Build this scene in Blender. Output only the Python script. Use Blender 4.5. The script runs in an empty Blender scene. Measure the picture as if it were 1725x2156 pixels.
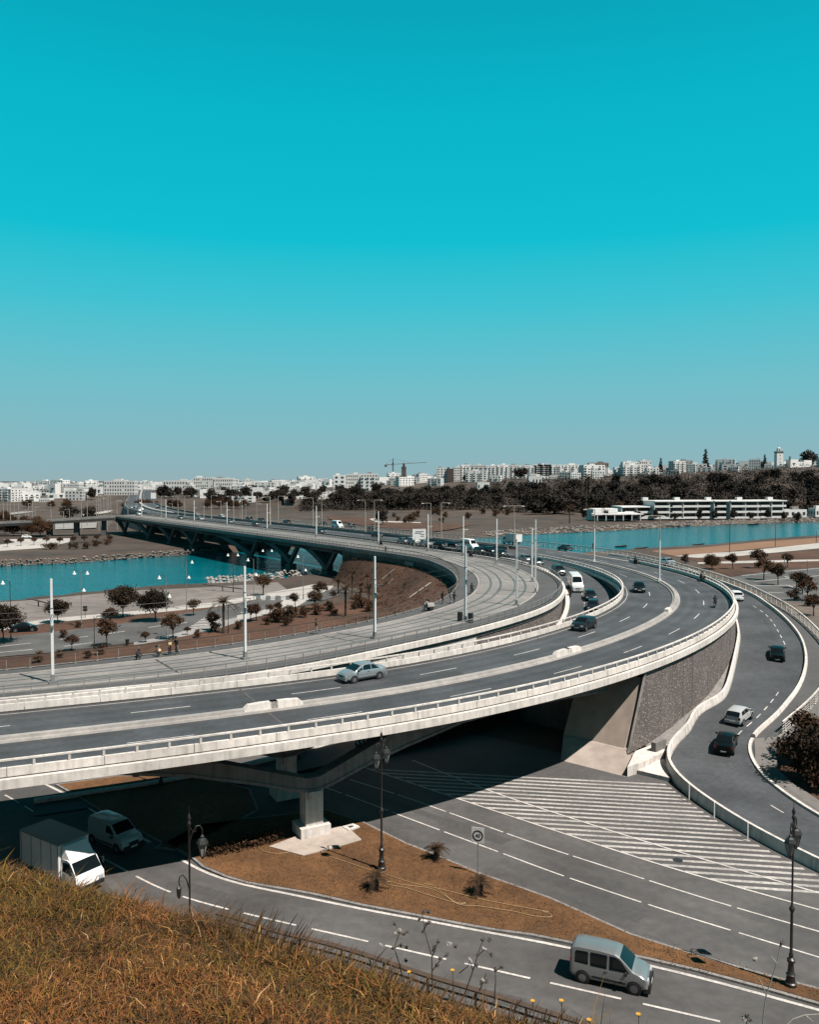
import bpy, bmesh, math, random
import numpy as np
from math import sin, cos, pi, radians, atan2, sqrt, hypot
from mathutils import Vector, Matrix
random.seed(7); rnd = random.Random(11)
sc = bpy.context.scene
COL = sc.collection
# ---------------------------------------------------------------- camera, sky, sun, exposure
F = 1760.0; CX = 862.5; CY = 1078.0; YH = 1010.0; CAMZ = 26.0      # in a 1725 x 2156 pixel frame
TH = math.atan((CY-YH)/F)
cam = bpy.data.cameras.new('camera'); co = bpy.data.objects.new('camera', cam); COL.objects.link(co)
cam.sensor_fit = 'HORIZONTAL'; cam.sensor_width = 36; cam.lens = 36*F/1725
cam.clip_start = 0.1; cam.clip_end = 20000
co.location = (0, 0, CAMZ); co.rotation_euler = (pi/2-TH, 0, 0); sc.camera = co
SUN_EL = radians(59); SDX, SDY = 0.8, -0.6                          # horizontal direction towards the sun
wd = bpy.data.worlds.new('World'); sc.world = wd; wd.use_nodes = True
nt = wd.node_tree; nt.nodes.clear()
N = nt.nodes.new; LK = nt.links.new
out = N('ShaderNodeOutputWorld'); bg = N('ShaderNodeBackground'); LK(bg.outputs[0], out.inputs[0])
sky = N('ShaderNodeTexSky'); sky.sky_type = 'NISHITA'; sky.sun_disc = False
sky.sun_elevation = SUN_EL; sky.sun_rotation = atan2(SDX, SDY)
tc = N('ShaderNodeTexCoord'); sx = N('ShaderNodeSeparateXYZ'); LK(tc.outputs['Generated'], sx.inputs[0])
rp = N('ShaderNodeValToRGB'); LK(sx.outputs['Z'], rp.inputs[0])
def s2l(c): return tuple(((v/255)/12.92 if v/255 < .04045 else ((v/255+.055)/1.055)**2.4) for v in c)
els = [(0.0, (148,177,183)), (.03, (138,182,191)), (.11, (112,190,202)), (.20, (62,194,210)), (.27, (8,191,210)), (.40, (0,180,201)), (.50, (0,163,184)), (.7, (0,100,124)), (1.0, (0,52,74))]
cr = rp.color_ramp
while len(cr.elements) > 1: cr.elements.remove(cr.elements[-1])
for i, (p, c) in enumerate(els):
    e = cr.elements[0] if i == 0 else cr.elements.new(p)
    e.position = p; e.color = (*s2l(c), 1)
sm = N('ShaderNodeVectorMath'); sm.operation = 'SCALE'; LK(sky.outputs[0], sm.inputs[0]); sm.inputs['Scale'].default_value = .085
mx = N('ShaderNodeMix'); mx.data_type = 'RGBA'; mx.inputs[0].default_value = .975
LK(sm.outputs[0], mx.inputs[6]); LK(rp.outputs[0], mx.inputs[7]); LK(mx.outputs[2], bg.inputs[0]); bg.inputs[1].default_value = .452
sl = bpy.data.lights.new('sun', 'SUN'); so = bpy.data.objects.new('sun', sl); COL.objects.link(so)
sl.energy = 5.0; sl.angle = radians(.5); sl.color = (1, .93, .86)
so.rotation_euler = Vector((-SDX*cos(SUN_EL), -SDY*cos(SUN_EL), -sin(SUN_EL))).to_track_quat('-Z', 'Y').to_euler()
so.location = (60, -60, 120)
vs = sc.view_settings; vs.view_transform = 'Standard'; vs.look = 'None'; vs.exposure = 1.15; vs.gamma = 1
vs.use_curve_mapping = False
# ---------------------------------------------------------------- pixels to places
OFF = dict(a1=(0,910.8),a2=(552,910.8),a3=(1117.8,910.8),b1=(0,1186.8),b2=(552,1131.6),b3=(1117.8,1159.2),c1=(0,1435.2),c2=(552,1435.2),c3=(1117.8,1435.2),d1=(0,1766.4),d2=(552,1766.4),d3=(1117.8,1766.4))
def px(r, x, y):
    if r == 'D': return x, y
    o = OFF[r]; return o[0]+x/2.8407, o[1]+y/2.8407
def ray(x, y):
    a = (x-CX)/F; b = (CY-y)/F
    return np.array([a, cos(TH)+b*sin(TH), -sin(TH)+b*cos(TH)])
def W1(r, x, y, z):
    """the place where the sight line through a pixel meets the surface of height z (number or z(x, y))"""
    q = ray(*px(r, x, y)); zz = z if not callable(z) else 5.0
    for _ in range(25 if callable(z) else 1):
        t = (zz-CAMZ)/q[2]
        if callable(z): zz = .5*zz+.5*z(q[0]*t, q[1]*t)
    return (float(q[0]*t), float(q[1]*t), float(zz))
def W(r, z, pts): return [W1(r, x, y, z) for x, y in pts]
def WY(r, x, y, Y):
    q = ray(*px(r, x, y)); t = Y/q[1]; return (float(q[0]*t), float(Y), float(CAMZ+q[2]*t))
# ---------------------------------------------------------------- materials
MATS = {}
def mat(name, col, rough=.85, var=.25, scale=1.0, bump=0.0, bscale=None, col2=None, metal=0, spec=.3, objcol=False, rand=0, big=0.0, voro=False, streak=0, wear=0):
    if name in MATS: return MATS[name]
    col = tuple(c*.463 for c in col); col2 = tuple(c*.463 for c in col2) if col2 else None
    m = bpy.data.materials.new(name); m.use_nodes = True; t = m.node_tree; b = t.nodes['Principled BSDF']
    n = t.nodes.new; l = t.links.new
    b.inputs['Roughness'].default_value = rough; b.inputs['Metallic'].default_value = metal
    b.inputs['Specular IOR Level'].default_value = spec
    tcn = n('ShaderNodeTexCoord'); base = None
    def mixc(mode, f, a, c):
        x = n('ShaderNodeMix'); x.data_type = 'RGBA'; x.blend_type = mode
        for s, v in ((0, f), (6, a), (7, c)):
            if hasattr(v, 'links'): l(v, x.inputs[s])
            elif s == 0: x.inputs[0].default_value = v
            else: x.inputs[s].default_value = (*v[:3], 1)
        return x.outputs[2]
    if objcol:
        oi = n('ShaderNodeObjectInfo'); base = oi.outputs['Color']
    else: base = col
    if var or col2:
        ns = n('ShaderNodeTexNoise'); l(tcn.outputs['Object'], ns.inputs[0]); ns.inputs['Scale'].default_value = scale; ns.inputs['Detail'].default_value = 6; ns.inputs['Roughness'].default_value = .65
        r = n('ShaderNodeMapRange'); l(ns.outputs[0], r.inputs[0]); r.inputs[1].default_value = .3; r.inputs[2].default_value = .7
        if col2: base = mixc('MIX', r.outputs[0], base, col2)
        else:
            g = n('ShaderNodeMapRange'); l(ns.outputs[0], g.inputs[0]); g.inputs[1].default_value = .3; g.inputs[2].default_value = .7
            g.inputs[3].default_value = 1-var; g.inputs[4].default_value = 1+var
            v = n('ShaderNodeVectorMath'); v.operation = 'SCALE'; l(g.outputs[0], v.inputs['Scale'])
            if hasattr(base, 'links'): l(base, v.inputs[0])
            else: v.inputs[0].default_value = base
            base = v.outputs[0]
    if big:
        ns2 = n('ShaderNodeTexNoise'); l(tcn.outputs['Object'], ns2.inputs[0]); ns2.inputs['Scale'].default_value = scale*.09; ns2.inputs['Detail'].default_value = 4
        g = n('ShaderNodeMapRange'); l(ns2.outputs[0], g.inputs[0]); g.inputs[1].default_value = .35; g.inputs[2].default_value = .65; g.inputs[3].default_value = 1-big; g.inputs[4].default_value = 1+big
        v = n('ShaderNodeVectorMath'); v.operation = 'SCALE'; l(g.outputs[0], v.inputs['Scale'])
        if hasattr(base, 'links'): l(base, v.inputs[0])
        else: v.inputs[0].default_value = base
        base = v.outputs[0]
    if streak:
        mp = n('ShaderNodeMapping'); mp.inputs['Scale'].default_value = (2.6, 2.6, .22); l(tcn.outputs['Object'], mp.inputs[0])
        ns3 = n('ShaderNodeTexNoise'); ns3.inputs['Scale'].default_value = 1; ns3.inputs['Detail'].default_value = 5; l(mp.outputs[0], ns3.inputs[0])
        g = n('ShaderNodeMapRange'); l(ns3.outputs[0], g.inputs[0]); g.inputs[1].default_value = .45; g.inputs[2].default_value = .68; g.inputs[3].default_value = 1.03; g.inputs[4].default_value = 1-streak
        v = n('ShaderNodeVectorMath'); v.operation = 'SCALE'; l(g.outputs[0], v.inputs['Scale'])
        if hasattr(base, 'links'): l(base, v.inputs[0])
        else: v.inputs[0].default_value = base
        base = v.outputs[0]
    if wear:
        at_ = n('ShaderNodeAttribute'); at_.attribute_name = 'wear'; g = n('ShaderNodeMapRange'); l(at_.outputs['Fac'], g.inputs[0]); g.inputs[1].default_value = -1; g.inputs[2].default_value = 1; g.inputs[3].default_value = 1+wear; g.inputs[4].default_value = 1-wear
        v = n('ShaderNodeVectorMath'); v.operation = 'SCALE'; l(g.outputs[0], v.inputs['Scale'])
        if hasattr(base, 'links'): l(base, v.inputs[0])
        else: v.inputs[0].default_value = base
        base = v.outputs[0]
    if rand:
        oi = n('ShaderNodeObjectInfo'); g = n('ShaderNodeMapRange'); l(oi.outputs['Random'], g.inputs[0]); g.inputs[3].default_value = 1-rand; g.inputs[4].default_value = 1+rand
        v = n('ShaderNodeVectorMath'); v.operation = 'SCALE'; l(g.outputs[0], v.inputs['Scale'])
        if hasattr(base, 'links'): l(base, v.inputs[0])
        else: v.inputs[0].default_value = base
        base = v.outputs[0]
    if hasattr(base, 'links'): l(base, b.inputs['Base Color'])
    else: b.inputs['Base Color'].default_value = (*base[:3], 1)
    if bump:
        if voro: bn = n('ShaderNodeTexVoronoi')
        else: bn = n('ShaderNodeTexNoise'); bn.inputs['Detail'].default_value = 5
        bn.inputs['Scale'].default_value = bscale or scale*4; l(tcn.outputs['Object'], bn.inputs[0])
        bp = n('ShaderNodeBump'); bp.inputs['Strength'].default_value = bump; bp.inputs['Distance'].default_value = .05
        l(bn.outputs[0], bp.inputs['Height']); l(bp.outputs[0], b.inputs['Normal'])
    MATS[name] = m; return m
ASPH = mat('asphalt', (.074,.078,.085), .8, .2, 2.2, .25, 60, big=.24, wear=.3)
ASPL = mat('asphalt_worn', (.112,.106,.103), .85, .18, 1.6, .3, 60, big=.24, wear=.3)
ASPW = mat('asphalt_walk', (.10,.098,.098), .9, .12, 3, .2, 50, big=.1)
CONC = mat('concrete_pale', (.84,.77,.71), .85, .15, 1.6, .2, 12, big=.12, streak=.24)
CONM = mat('concrete_median', (.42,.39,.365), .85, .2, 1.4, .25, 12, big=.12)
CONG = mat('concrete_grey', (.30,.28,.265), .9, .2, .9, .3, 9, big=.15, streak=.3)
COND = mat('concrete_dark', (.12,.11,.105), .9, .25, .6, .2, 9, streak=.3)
SLAB = mat('tram_slab', (.27,.25,.235), .88, .2, 1.1, .25, 14, big=.18)
PAVE = mat('paving', (.34,.32,.305), .9, .16, .7, .2, 6, big=.12)
PATHM = mat('path_pale', (.52,.48,.44), .9, .12, .5, big=.1)
WHITE = mat('road_paint', (.66,.61,.57), .7, .3, 5, big=.16)
WORNP = mat('road_paint_worn', (.50,.465,.435), .75, .38, 3.5, big=.2)
PAINTW = mat('white_metal', (.90,.88,.86), .45, .05, 2, spec=.4)
YEL = mat('lamp_metal', (.50,.45,.37), .5, .08, 2)
GREYM = mat('galvanised', (.38,.37,.36), .45, .1, 4, metal=.4)
DARKM = mat('dark_iron', (.028,.024,.022), .45, .2, 6, spec=.5)
RUST = mat('brown_rail', (.095,.062,.045), .7, .25, 3)
STEEL = mat('rail_steel', (.07,.055,.045), .5, .2, 4)
GRASS = mat('dry_grass', (.215,.098,.034), .95, 0, 2.3, .6, 14, col2=(.105,.052,.021), big=.3)
EARTH = mat('brown_earth', (.135,.058,.030), .95, 0, .9, .5, 5, col2=(.060,.030,.018), big=.3)
SAND = mat('sand', (.26,.14,.082), .95, .15, .2, big=.15)
LAND = mat('far_land', (.125,.084,.060), .95, 0, .05, col2=(.042,.032,.027), big=.3)
ROCK = mat('rock', (.31,.275,.25), .9, .35, .8, .3, 5, rand=.25)
GLASS = mat('glass', (.008,.013,.016), .05, 0, spec=.4)
RUBBER = mat('rubber', (.014,.014,.015), .8, .2, 8)
RIM = mat('wheel_rim', (.32,.32,.33), .35, .05, 5, metal=.6)
PLAST = mat('black_plastic', (.022,.022,.024), .55, .1, 8)
CARP = mat('car_paint', (.5,.5,.5), .25, 0, spec=.6, objcol=True)
CARM = mat('car_paint_metallic', (.5,.5,.5), .32, 0, spec=.6, metal=.72, objcol=True)
LENS = mat('lamp_lens', (.55,.58,.6), .12, .05, 20, spec=.8)
REDL = mat('red_lens', (.32,.015,.012), .2, .05, 20, spec=.7)
PLATE = mat('number_plate', (.7,.68,.64), .5, .05, 20)
BARK = mat('bark', (.085,.058,.042), .95, .3, 6, .4, 20)
# ---------------------------------------------------------------- mesh helpers
class MB:
    def __init__(s): s.v = []; s.f = []; s.m = []
    def add(s, vs, fs, mi=0):
        o = len(s.v); s.v += [tuple(map(float, p)) for p in vs]; s.f += [[i+o for i in f] for f in fs]; s.m += [mi]*len(fs)
    def box(s, c, d, rz=0, mi=0, taper=1.0, mtx=None):
        x, y, z = d[0]/2, d[1]/2, d[2]/2; vs = []
        for k, sc_ in ((-1, 1), (1, taper)):
            for i, j in ((-1,-1),(1,-1),(1,1),(-1,1)):
                px_, py_ = i*x*sc_, j*y*sc_
                vs.append((c[0]+px_*cos(rz)-py_*sin(rz), c[1]+px_*sin(rz)+py_*cos(rz), c[2]+k*z))
        s.add(vs, [(3,2,1,0),(4,5,6,7),(0,1,5,4),(1,2,6,5),(2,3,7,6),(3,0,4,7)], mi)
    def prism(s, poly, z0, z1, mi=0):
        n = len(poly); a = sum(poly[i][0]*poly[(i+1)%n][1]-poly[(i+1)%n][0]*poly[i][1] for i in range(n))
        if a < 0: poly = poly[::-1]
        f0 = z0 if callable(z0) else (lambda x, y: z0); f1 = z1 if callable(z1) else (lambda x, y: z1)
        vs = [(p[0], p[1], f0(p[0], p[1])) for p in poly]+[(p[0], p[1], f1(p[0], p[1])) for p in poly]
        s.add(vs, [list(range(n-1, -1, -1)), list(range(n, 2*n))]+[(i, (i+1)%n, n+(i+1)%n, n+i) for i in range(n)], mi)
    def sheet(s, poly, z, mi=0):
        n = len(poly); a = sum(poly[i][0]*poly[(i+1)%n][1]-poly[(i+1)%n][0]*poly[i][1] for i in range(n))
        if a < 0: poly = poly[::-1]
        s.add([(p[0], p[1], z) for p in poly], [list(range(n))], mi)
    def tube(s, pts, r, n=8, mi=0, caps=True):
        pts = [Vector(p) for p in pts]; k = len(pts); rs = r if hasattr(r, '__len__') else [r]*k
        vs = []; up = Vector((0, 0, 1)); prev = None
        for i, p in enumerate(pts):
            t = (pts[min(i+1, k-1)]-pts[max(i-1, 0)])
            t = t.normalized() if t.length > 1e-9 else Vector((0,0,1))
            if prev is None: a = t.cross(up if abs(t.z) < .95 else Vector((1,0,0))).normalized()
            else: a = (prev-t*prev.dot(t)); a = a.normalized() if a.length > 1e-6 else t.orthogonal().normalized()
            prev = a; b = t.cross(a)
            for j in range(n):
                an = 2*pi*j/n; vs.append(p+(a*cos(an)+b*sin(an))*rs[i])
        fs = [(i*n+j, i*n+(j+1)%n, (i+1)*n+(j+1)%n, (i+1)*n+j) for i in range(k-1) for j in range(n)]
        if caps: fs += [list(range(n-1,-1,-1)), list(range((k-1)*n, k*n))]
        s.add(vs, fs, mi)
    def lathe(s, prof, c=(0,0,0), n=12, axis='z', mi=0, ph=0):
        vs = []
        for r, h in prof:
            for j in range(n):
                a = 2*pi*j/n+ph
                p = (r*cos(a), r*sin(a), h) if axis == 'z' else ((h, r*cos(a), r*sin(a)) if axis == 'x' else (r*cos(a), h, r*sin(a)))
                vs.append((c[0]+p[0], c[1]+p[1], c[2]+p[2]))
        k = len(prof); rev = axis == 'y'
        fs = [(i*n+j, i*n+(j+1)%n, (i+1)*n+(j+1)%n, (i+1)*n+j) for i in range(k-1) for j in range(n)]
        fs += [list(range(n-1,-1,-1)), list(range((k-1)*n, k*n))]
        if rev: fs = [f[::-1] for f in fs]
        s.add(vs, fs, mi)
    def sweep(s, pts, prof, mi=0, closed=True, caps=True):
        """prof: (offset to the right, height) along a 3-D path; prof may be a function of the station index"""
        P_ = np.array(pts, float); nrm = normals(P_); k = len(P_); vs = []
        for i in range(k):
            pr = prof(i) if callable(prof) else prof
            for o, z in pr: vs.append((P_[i,0]+nrm[i,0]*o, P_[i,1]+nrm[i,1]*o, P_[i,2]+z))
        m = len(pr); e = m if closed else m-1
        fs = [(i*m+j, i*m+(j+1)%m, (i+1)*m+(j+1)%m, (i+1)*m+j) for i in range(k-1) for j in range(e)]
        if closed and caps: fs += [list(range(m)), list(range(k*m-1, (k-1)*m-1, -1))]
        s.add(vs, fs, mi)
    def strip(s, A, B, mi=0, dz=0):
        k = min(len(A), len(B)); vs = [(p[0],p[1],p[2]+dz) for p in A[:k]]+[(p[0],p[1],p[2]+dz) for p in B[:k]]
        s.add(vs, [(i, k+i, k+i+1, i+1) for i in range(k-1)], mi)
    def mesh(s, name, mats, smooth=False, fix=True):
        me = bpy.data.meshes.new(name); me.from_pydata(s.v, [], s.f)
        for m in (mats if isinstance(mats, (list, tuple)) else [mats]): me.materials.append(m)
        if isinstance(mats, (list, tuple)) and len(mats) > 1: me.polygons.foreach_set('material_index', s.m)
        if fix:
            bm = bmesh.new(); bm.from_mesh(me); bmesh.ops.recalc_face_normals(bm, faces=bm.faces); bm.to_mesh(me); bm.free()
        if smooth:
            me.polygons.foreach_set('use_smooth', [True]*len(me.polygons))
            if smooth is not True: me.set_sharp_from_angle(angle=radians(smooth))
        me.update(); return me
    def build(s, name, mats, parent=None, smooth=False, fix=True):
        return link(name, s.mesh(name, mats, smooth, fix), parent)
def link(name, me, parent=None):
    o = bpy.data.objects.new(name, me); COL.objects.link(o)
    if parent: o.parent = parent
    return o
def tag(o, label, cat, group=None, kind=None):
    o['label'] = label
    if cat: o['category'] = cat
    if group: o['group'] = group
    if kind: o['kind'] = kind
    return o
def struct(o): o['kind'] = 'structure'; return o
def thing(name, label, cat, loc=(0,0,0), rz=0, group=None):
    o = bpy.data.objects.new(name, None); COL.objects.link(o); o.location = loc; o.rotation_euler = (0,0,rz); o.empty_display_size = .3
    return tag(o, label, cat, group)
KIDS = {}
def kids(o): return [c for c in o.children]
def dup(root, loc, rz=0, label=None, group=None, scale=None, color=None):
    r = root.copy(); COL.objects.link(r); r.location = loc; r.rotation_euler = (0,0,rz)
    if scale: r.scale = scale if hasattr(scale, '__len__') else (scale,)*3
    if label: r['label'] = label
    if group: r['group'] = group
    if color and r.type == 'MESH': r.color = (*color, 1)
    for ch in kids(root):
        c = ch.copy(); COL.objects.link(c); c.parent = r
        if color: c.color = (*color, 1)
        for g in kids(ch):
            d = g.copy(); COL.objects.link(d); d.parent = c
            if color: d.color = (*color, 1)
    return r
def normals(P_):
    T = np.gradient(P_[:, :2], axis=0); T /= (np.linalg.norm(T, axis=1, keepdims=True)+1e-12)
    return np.c_[T[:,1], -T[:,0]]
def spl(pts, step=2.0, sig=0):
    """smooth curve through points, evenly spaced"""
    p = np.array(pts, float); n = len(p); q = np.vstack([2*p[0]-p[1], p, 2*p[-1]-p[-2]]); o = []
    for i in range(n-1):
        a, b, c, d = q[i], q[i+1], q[i+2], q[i+3]
        for t in np.linspace(0, 1, 24, endpoint=False):
            o.append(.5*((2*b)+(-a+c)*t+(2*a-5*b+4*c-d)*t*t+(-a+3*b-3*c+d)*t**3))
    o.append(p[-1]); o = np.array(o)
    def res(o, st):
        s = np.r_[0, np.cumsum(np.linalg.norm(np.diff(o[:, :2], axis=0), axis=1))]; m = max(2, int(s[-1]/st)+1); u = np.linspace(0, s[-1], m)
        return np.stack([np.interp(u, s, o[:, k]) for k in range(o.shape[1])], 1)
    o = res(o, step)
    if sig:
        w = int(3*sig/step); ke = np.exp(-.5*(np.arange(-w, w+1)*step/sig)**2); ke /= ke.sum()
        for k in range(o.shape[1]):
            ext = np.r_[2*o[0,k]-o[w:0:-1,k], o[:,k], 2*o[-1,k]-o[-2:-w-2:-1,k]]; o[:, k] = np.convolve(ext, ke, 'valid')
        o = res(o, step)
    return o
def offs(P_, o, dz=0):
    n = normals(P_); q = P_.copy(); ov = np.asarray(o).reshape(-1, 1) if np.ndim(o) else o
    q[:, :2] += n*ov; q[:, 2] += dz; return q
def arclen(P_): return np.r_[0, np.cumsum(np.linalg.norm(np.diff(P_[:, :2], axis=0), axis=1))]
def at_s(P_, s):
    u = arclen(P_); p = np.array([np.interp(s, u, P_[:, k]) for k in range(3)])
    q = np.array([np.interp(s+.5, u, P_[:, k]) for k in range(2)])-np.array([np.interp(s-.5, u, P_[:, k]) for k in range(2)])
    return p, atan2(q[1], q[0])
def near_s(P_, x, y):
    i = int(np.argmin((P_[:,0]-x)**2+(P_[:,1]-y)**2)); return arclen(P_)[i]
def cut(P_, s0, s1):
    u = arclen(P_); m = (u > s0+1e-3) & (u < s1-1e-3)
    return np.vstack([[np.interp(s0, u, P_[:, k]) for k in range(3)], P_[m], [np.interp(s1, u, P_[:, k]) for k in range(3)]])
def dashes(parent, P_, on, gap, w, z, name='lane_dash', s0=0, s1=None, m=WHITE):
    L = arclen(P_)[-1] if s1 is None else s1; s = s0
    while s+on <= L:
        q = cut(P_, s, s+on); b = MB(); b.strip(offs(q, -w/2, z), offs(q, w/2, z)); b.build(name, m, parent, fix=False); s += on+gap
def line(parent, P_, w, z, name='edge_line', m=WHITE, off=0):
    b = MB(); b.strip(offs(P_, off-w/2, z), offs(P_, off+w/2, z)); return b.build(name, m, parent, fix=False)

def worn(parent, C, o0, o1, z, m, tracks, name='lane_surface', n=25):
    """a lane sheet whose wheel tracks are polished: a smooth wear attribute across the lane"""
    oo = np.linspace(o0, o1, n); cols = []; b = MB(); k = len(C); sg = np.random.default_rng(int(abs(C[0][0]*10)+abs(o0)*7))
    ph = np.cumsum(sg.normal(0, .25, k)); am = .75+.35*np.sin(ph)
    for o in oo:
        q = offs(C, o); b.v += [(p[0], p[1], p[2]+z if not abs(z) < .0045 else .004) for p in q]
        fade = min(1, (o-o0)/.5, (o1-o)/.5); w = sum(a*math.exp(-((o-t_)/s_)**2) for t_, s_, a in tracks)*fade; cols += list(w*am)
    b.f = [(j*k+i, (j+1)*k+i, (j+1)*k+i+1, j*k+i+1) for j in range(n-1) for i in range(k-1)]; b.m = [0]*len(b.f)
    me = b.mesh(name, m, fix=False); at_ = me.attributes.new('wear', 'FLOAT', 'POINT'); at_.data.foreach_set('value', np.array(cols, np.float32)); return link(name, me, parent)
# ---------------------------------------------------------------- terrain, river, hill
RIV = np.array([(-300,-20),(-160,118),(-91,185),(-78,200),(-69,209),(-42,221),(-30,236),(20,277),(94,328),(118,342),(162,380),(198,404),(320,480),(700,640),(760,800),(420,640),(271,553),(201,522),(148,485),(102,451),(72,433),(0,372),(-60,330),(-95,302),(-115,280),(-134,272),(-200,225),(-400,60)], float)
def sstep(a, b, x): t = np.clip((x-a)/(b-a), 0, 1); return t*t*(3-2*t)
def river_d(x, y):
    """signed distance to the river bank, negative in the water"""
    x = np.asarray(x, float); y = np.asarray(y, float); d = np.full(x.shape, 1e9); ins = np.zeros(x.shape, bool); n = len(RIV)
    for i in range(n):
        a = RIV[i]; b = RIV[(i+1)%n]; e = b-a; t = np.clip(((x-a[0])*e[0]+(y-a[1])*e[1])/(e@e), 0, 1)
        d = np.minimum(d, np.hypot(x-a[0]-t*e[0], y-a[1]-t*e[1]))
        c = ((a[1] > y) != (b[1] > y)); xi = a[0]+(y-a[1])/(b[1]-a[1]+1e-12)*e[0]; ins ^= c & (x < xi)
    return np.where(ins, -d, d)
def hills(x, y):
    x = np.asarray(x, float); y = np.asarray(y, float); u = x/np.maximum(np.abs(y), 60); r = np.hypot(x, y)
    A = np.interp(u, [-.6,-.4,-.2,0,.1,.25,.4,.6], [9,9,11,20,26,33,40,44])
    st = np.interp(u, [-.6,-.2,.1,.25,.6], [650,620,560,575,610])
    h = A*sstep(st, st+620, r)*(y > 100)
    h += (np.sin(x*.013+1)*np.cos(y*.011)*1.2+np.sin(x*.031)*np.sin(y*.027)*.6)*sstep(300, 700, r)
    return h
def hz(x, y):
    d = river_d(x, y); return np.interp(d, [-9, 0, 5, 1e9], [-4.5, -2.15, -.08, -.08])+hills(x, y)*sstep(4, 60, d)
def hz1(x, y): return float(hz(np.array([x]), np.array([y]))[0])
ang = np.radians(np.r_[np.arange(-180, -44, 4), np.arange(-44, 44.01, .4), np.arange(48, 180, 4)])
rad = np.r_[np.arange(4, 120, 8), np.arange(120, 640, 4), np.geomspace(640, 9000, 60)]
AA, RR = np.meshgrid(ang, rad); GX = RR*np.sin(AA); GY = RR*np.cos(AA); GZ = hz(GX, GY)
na, nr = len(ang), len(rad); b = MB()
b.v = [(0,0,-.08)]+list(zip(GX.ravel().tolist(), GY.ravel().tolist(), GZ.ravel().tolist()))
b.f = [(1+i*na+j, 1+i*na+(j+1)%na, 1+(i+1)*na+(j+1)%na, 1+(i+1)*na+j)[::-1] for i in range(nr-1) for j in range(na)]+[(0, 1+(j+1)%na, 1+j) for j in range(na)]
b.m = [0]*len(b.f); ground = struct(b.build('ground', LAND, fix=False, smooth=True))
def water_mat():
    m = mat('water', (.0,.115,.145), .12, 0, spec=.28); t = m.node_tree; n = t.nodes.new; l = t.links.new; bs = t.nodes['Principled BSDF']
    tcn = n('ShaderNodeTexCoord'); mp = n('ShaderNodeMapping'); mp.inputs['Scale'].default_value = (.5, .9, 1); l(tcn.outputs['Object'], mp.inputs[0])
    a = n('ShaderNodeTexNoise'); a.inputs['Scale'].default_value = .9; a.inputs['Detail'].default_value = 4; l(mp.outputs[0], a.inputs[0])
    w = n('ShaderNodeTexNoise'); w.inputs['Scale'].default_value = .12; w.inputs['Detail'].default_value = 3; l(mp.outputs[0], w.inputs[0])
    ad = n('ShaderNodeMath'); l(a.outputs[0], ad.inputs[0]); l(w.outputs[0], ad.inputs[1])
    bp = n('ShaderNodeBump'); bp.inputs['Strength'].default_value = 1.0; bp.inputs['Distance'].default_value = .45; l(ad.outputs[0], bp.inputs['Height']); l(bp.outputs[0], bs.inputs['Normal'])
    g = n('ShaderNodeMix'); g.data_type = 'RGBA'; g.inputs[6].default_value = (.0,.046,.06,1); g.inputs[7].default_value = (.0,.082,.098,1); l(w.outputs[0], g.inputs[0]); l(g.outputs[2], bs.inputs['Base Color'])
    return m
b = MB(); b.sheet([tuple(p) for p in [(-460,-120),(-300,-60),(-60,170),(120,300),(760,560),(900,900),(420,700),(60,470),(-160,310),(-460,90)]], -2.0)
struct(b.build('water', water_mat(), fix=False))
# near hill the photographer stands on
BRX = [-60,-12,-4.2,-2.9,-1.9,-.86,.31,.79,1.6,3,8,60]; BRY = [9,8,6.5,6.0,5.55,5.0,4.0,3.65,3.0,2.2,1,0]
def hill_z(x, y):
    bx = np.interp(x, BRX, BRY); ye = np.minimum(y, bx); d = np.maximum(0, y-bx)
    zb = np.interp(x, [-60,-12,-4.2,-2.9,-1.9,-.86,.31,.79,1.6,3,8,60], [22.6,22.9,23.08,23.13,23.12,23.16,23.375,23.48,23.65,23.8,24,24])
    t = np.clip((ye-.8)/(bx-.8+1e-6), 0, 1)
    zt = 24.28+(zb-24.28)*t+(.05*np.sin(x*2.1+1)*np.sin(ye*2.6)+.03*np.sin(x*5+ye*3))*t*(1-t)*2
    zt = np.where(ye < .8, 24.28-.03*(ye-.8), zt)
    return zt-.76*d-.12*np.minimum(d, 1.5)
xs = np.r_[np.arange(-60, -8, 2), np.arange(-8, 5, .2), np.arange(5, 61, 2.5)]; ys = np.r_[np.arange(-20, 0, 2), np.arange(0, 9, .2), np.arange(9, 45, 1.2)]
XX, YY = np.meshgrid(xs, ys); ZZ = np.maximum(hill_z(XX, YY), -.3); b = MB(); nx, ny = len(xs), len(ys)
b.v = list(zip(XX.ravel().tolist(), YY.ravel().tolist(), ZZ.ravel().tolist()))
b.f = [(i*nx+j, i*nx+j+1, (i+1)*nx+j+1, (i+1)*nx+j) for i in range(ny-1) for j in range(nx-1)]; b.m = [0]*len(b.f)
hill = struct(b.build('hillside', mat('hill_soil', (.105,.055,.022), .95, 0, 5, .6, 30, col2=(.05,.03,.013)), fix=False, smooth=True))
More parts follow.
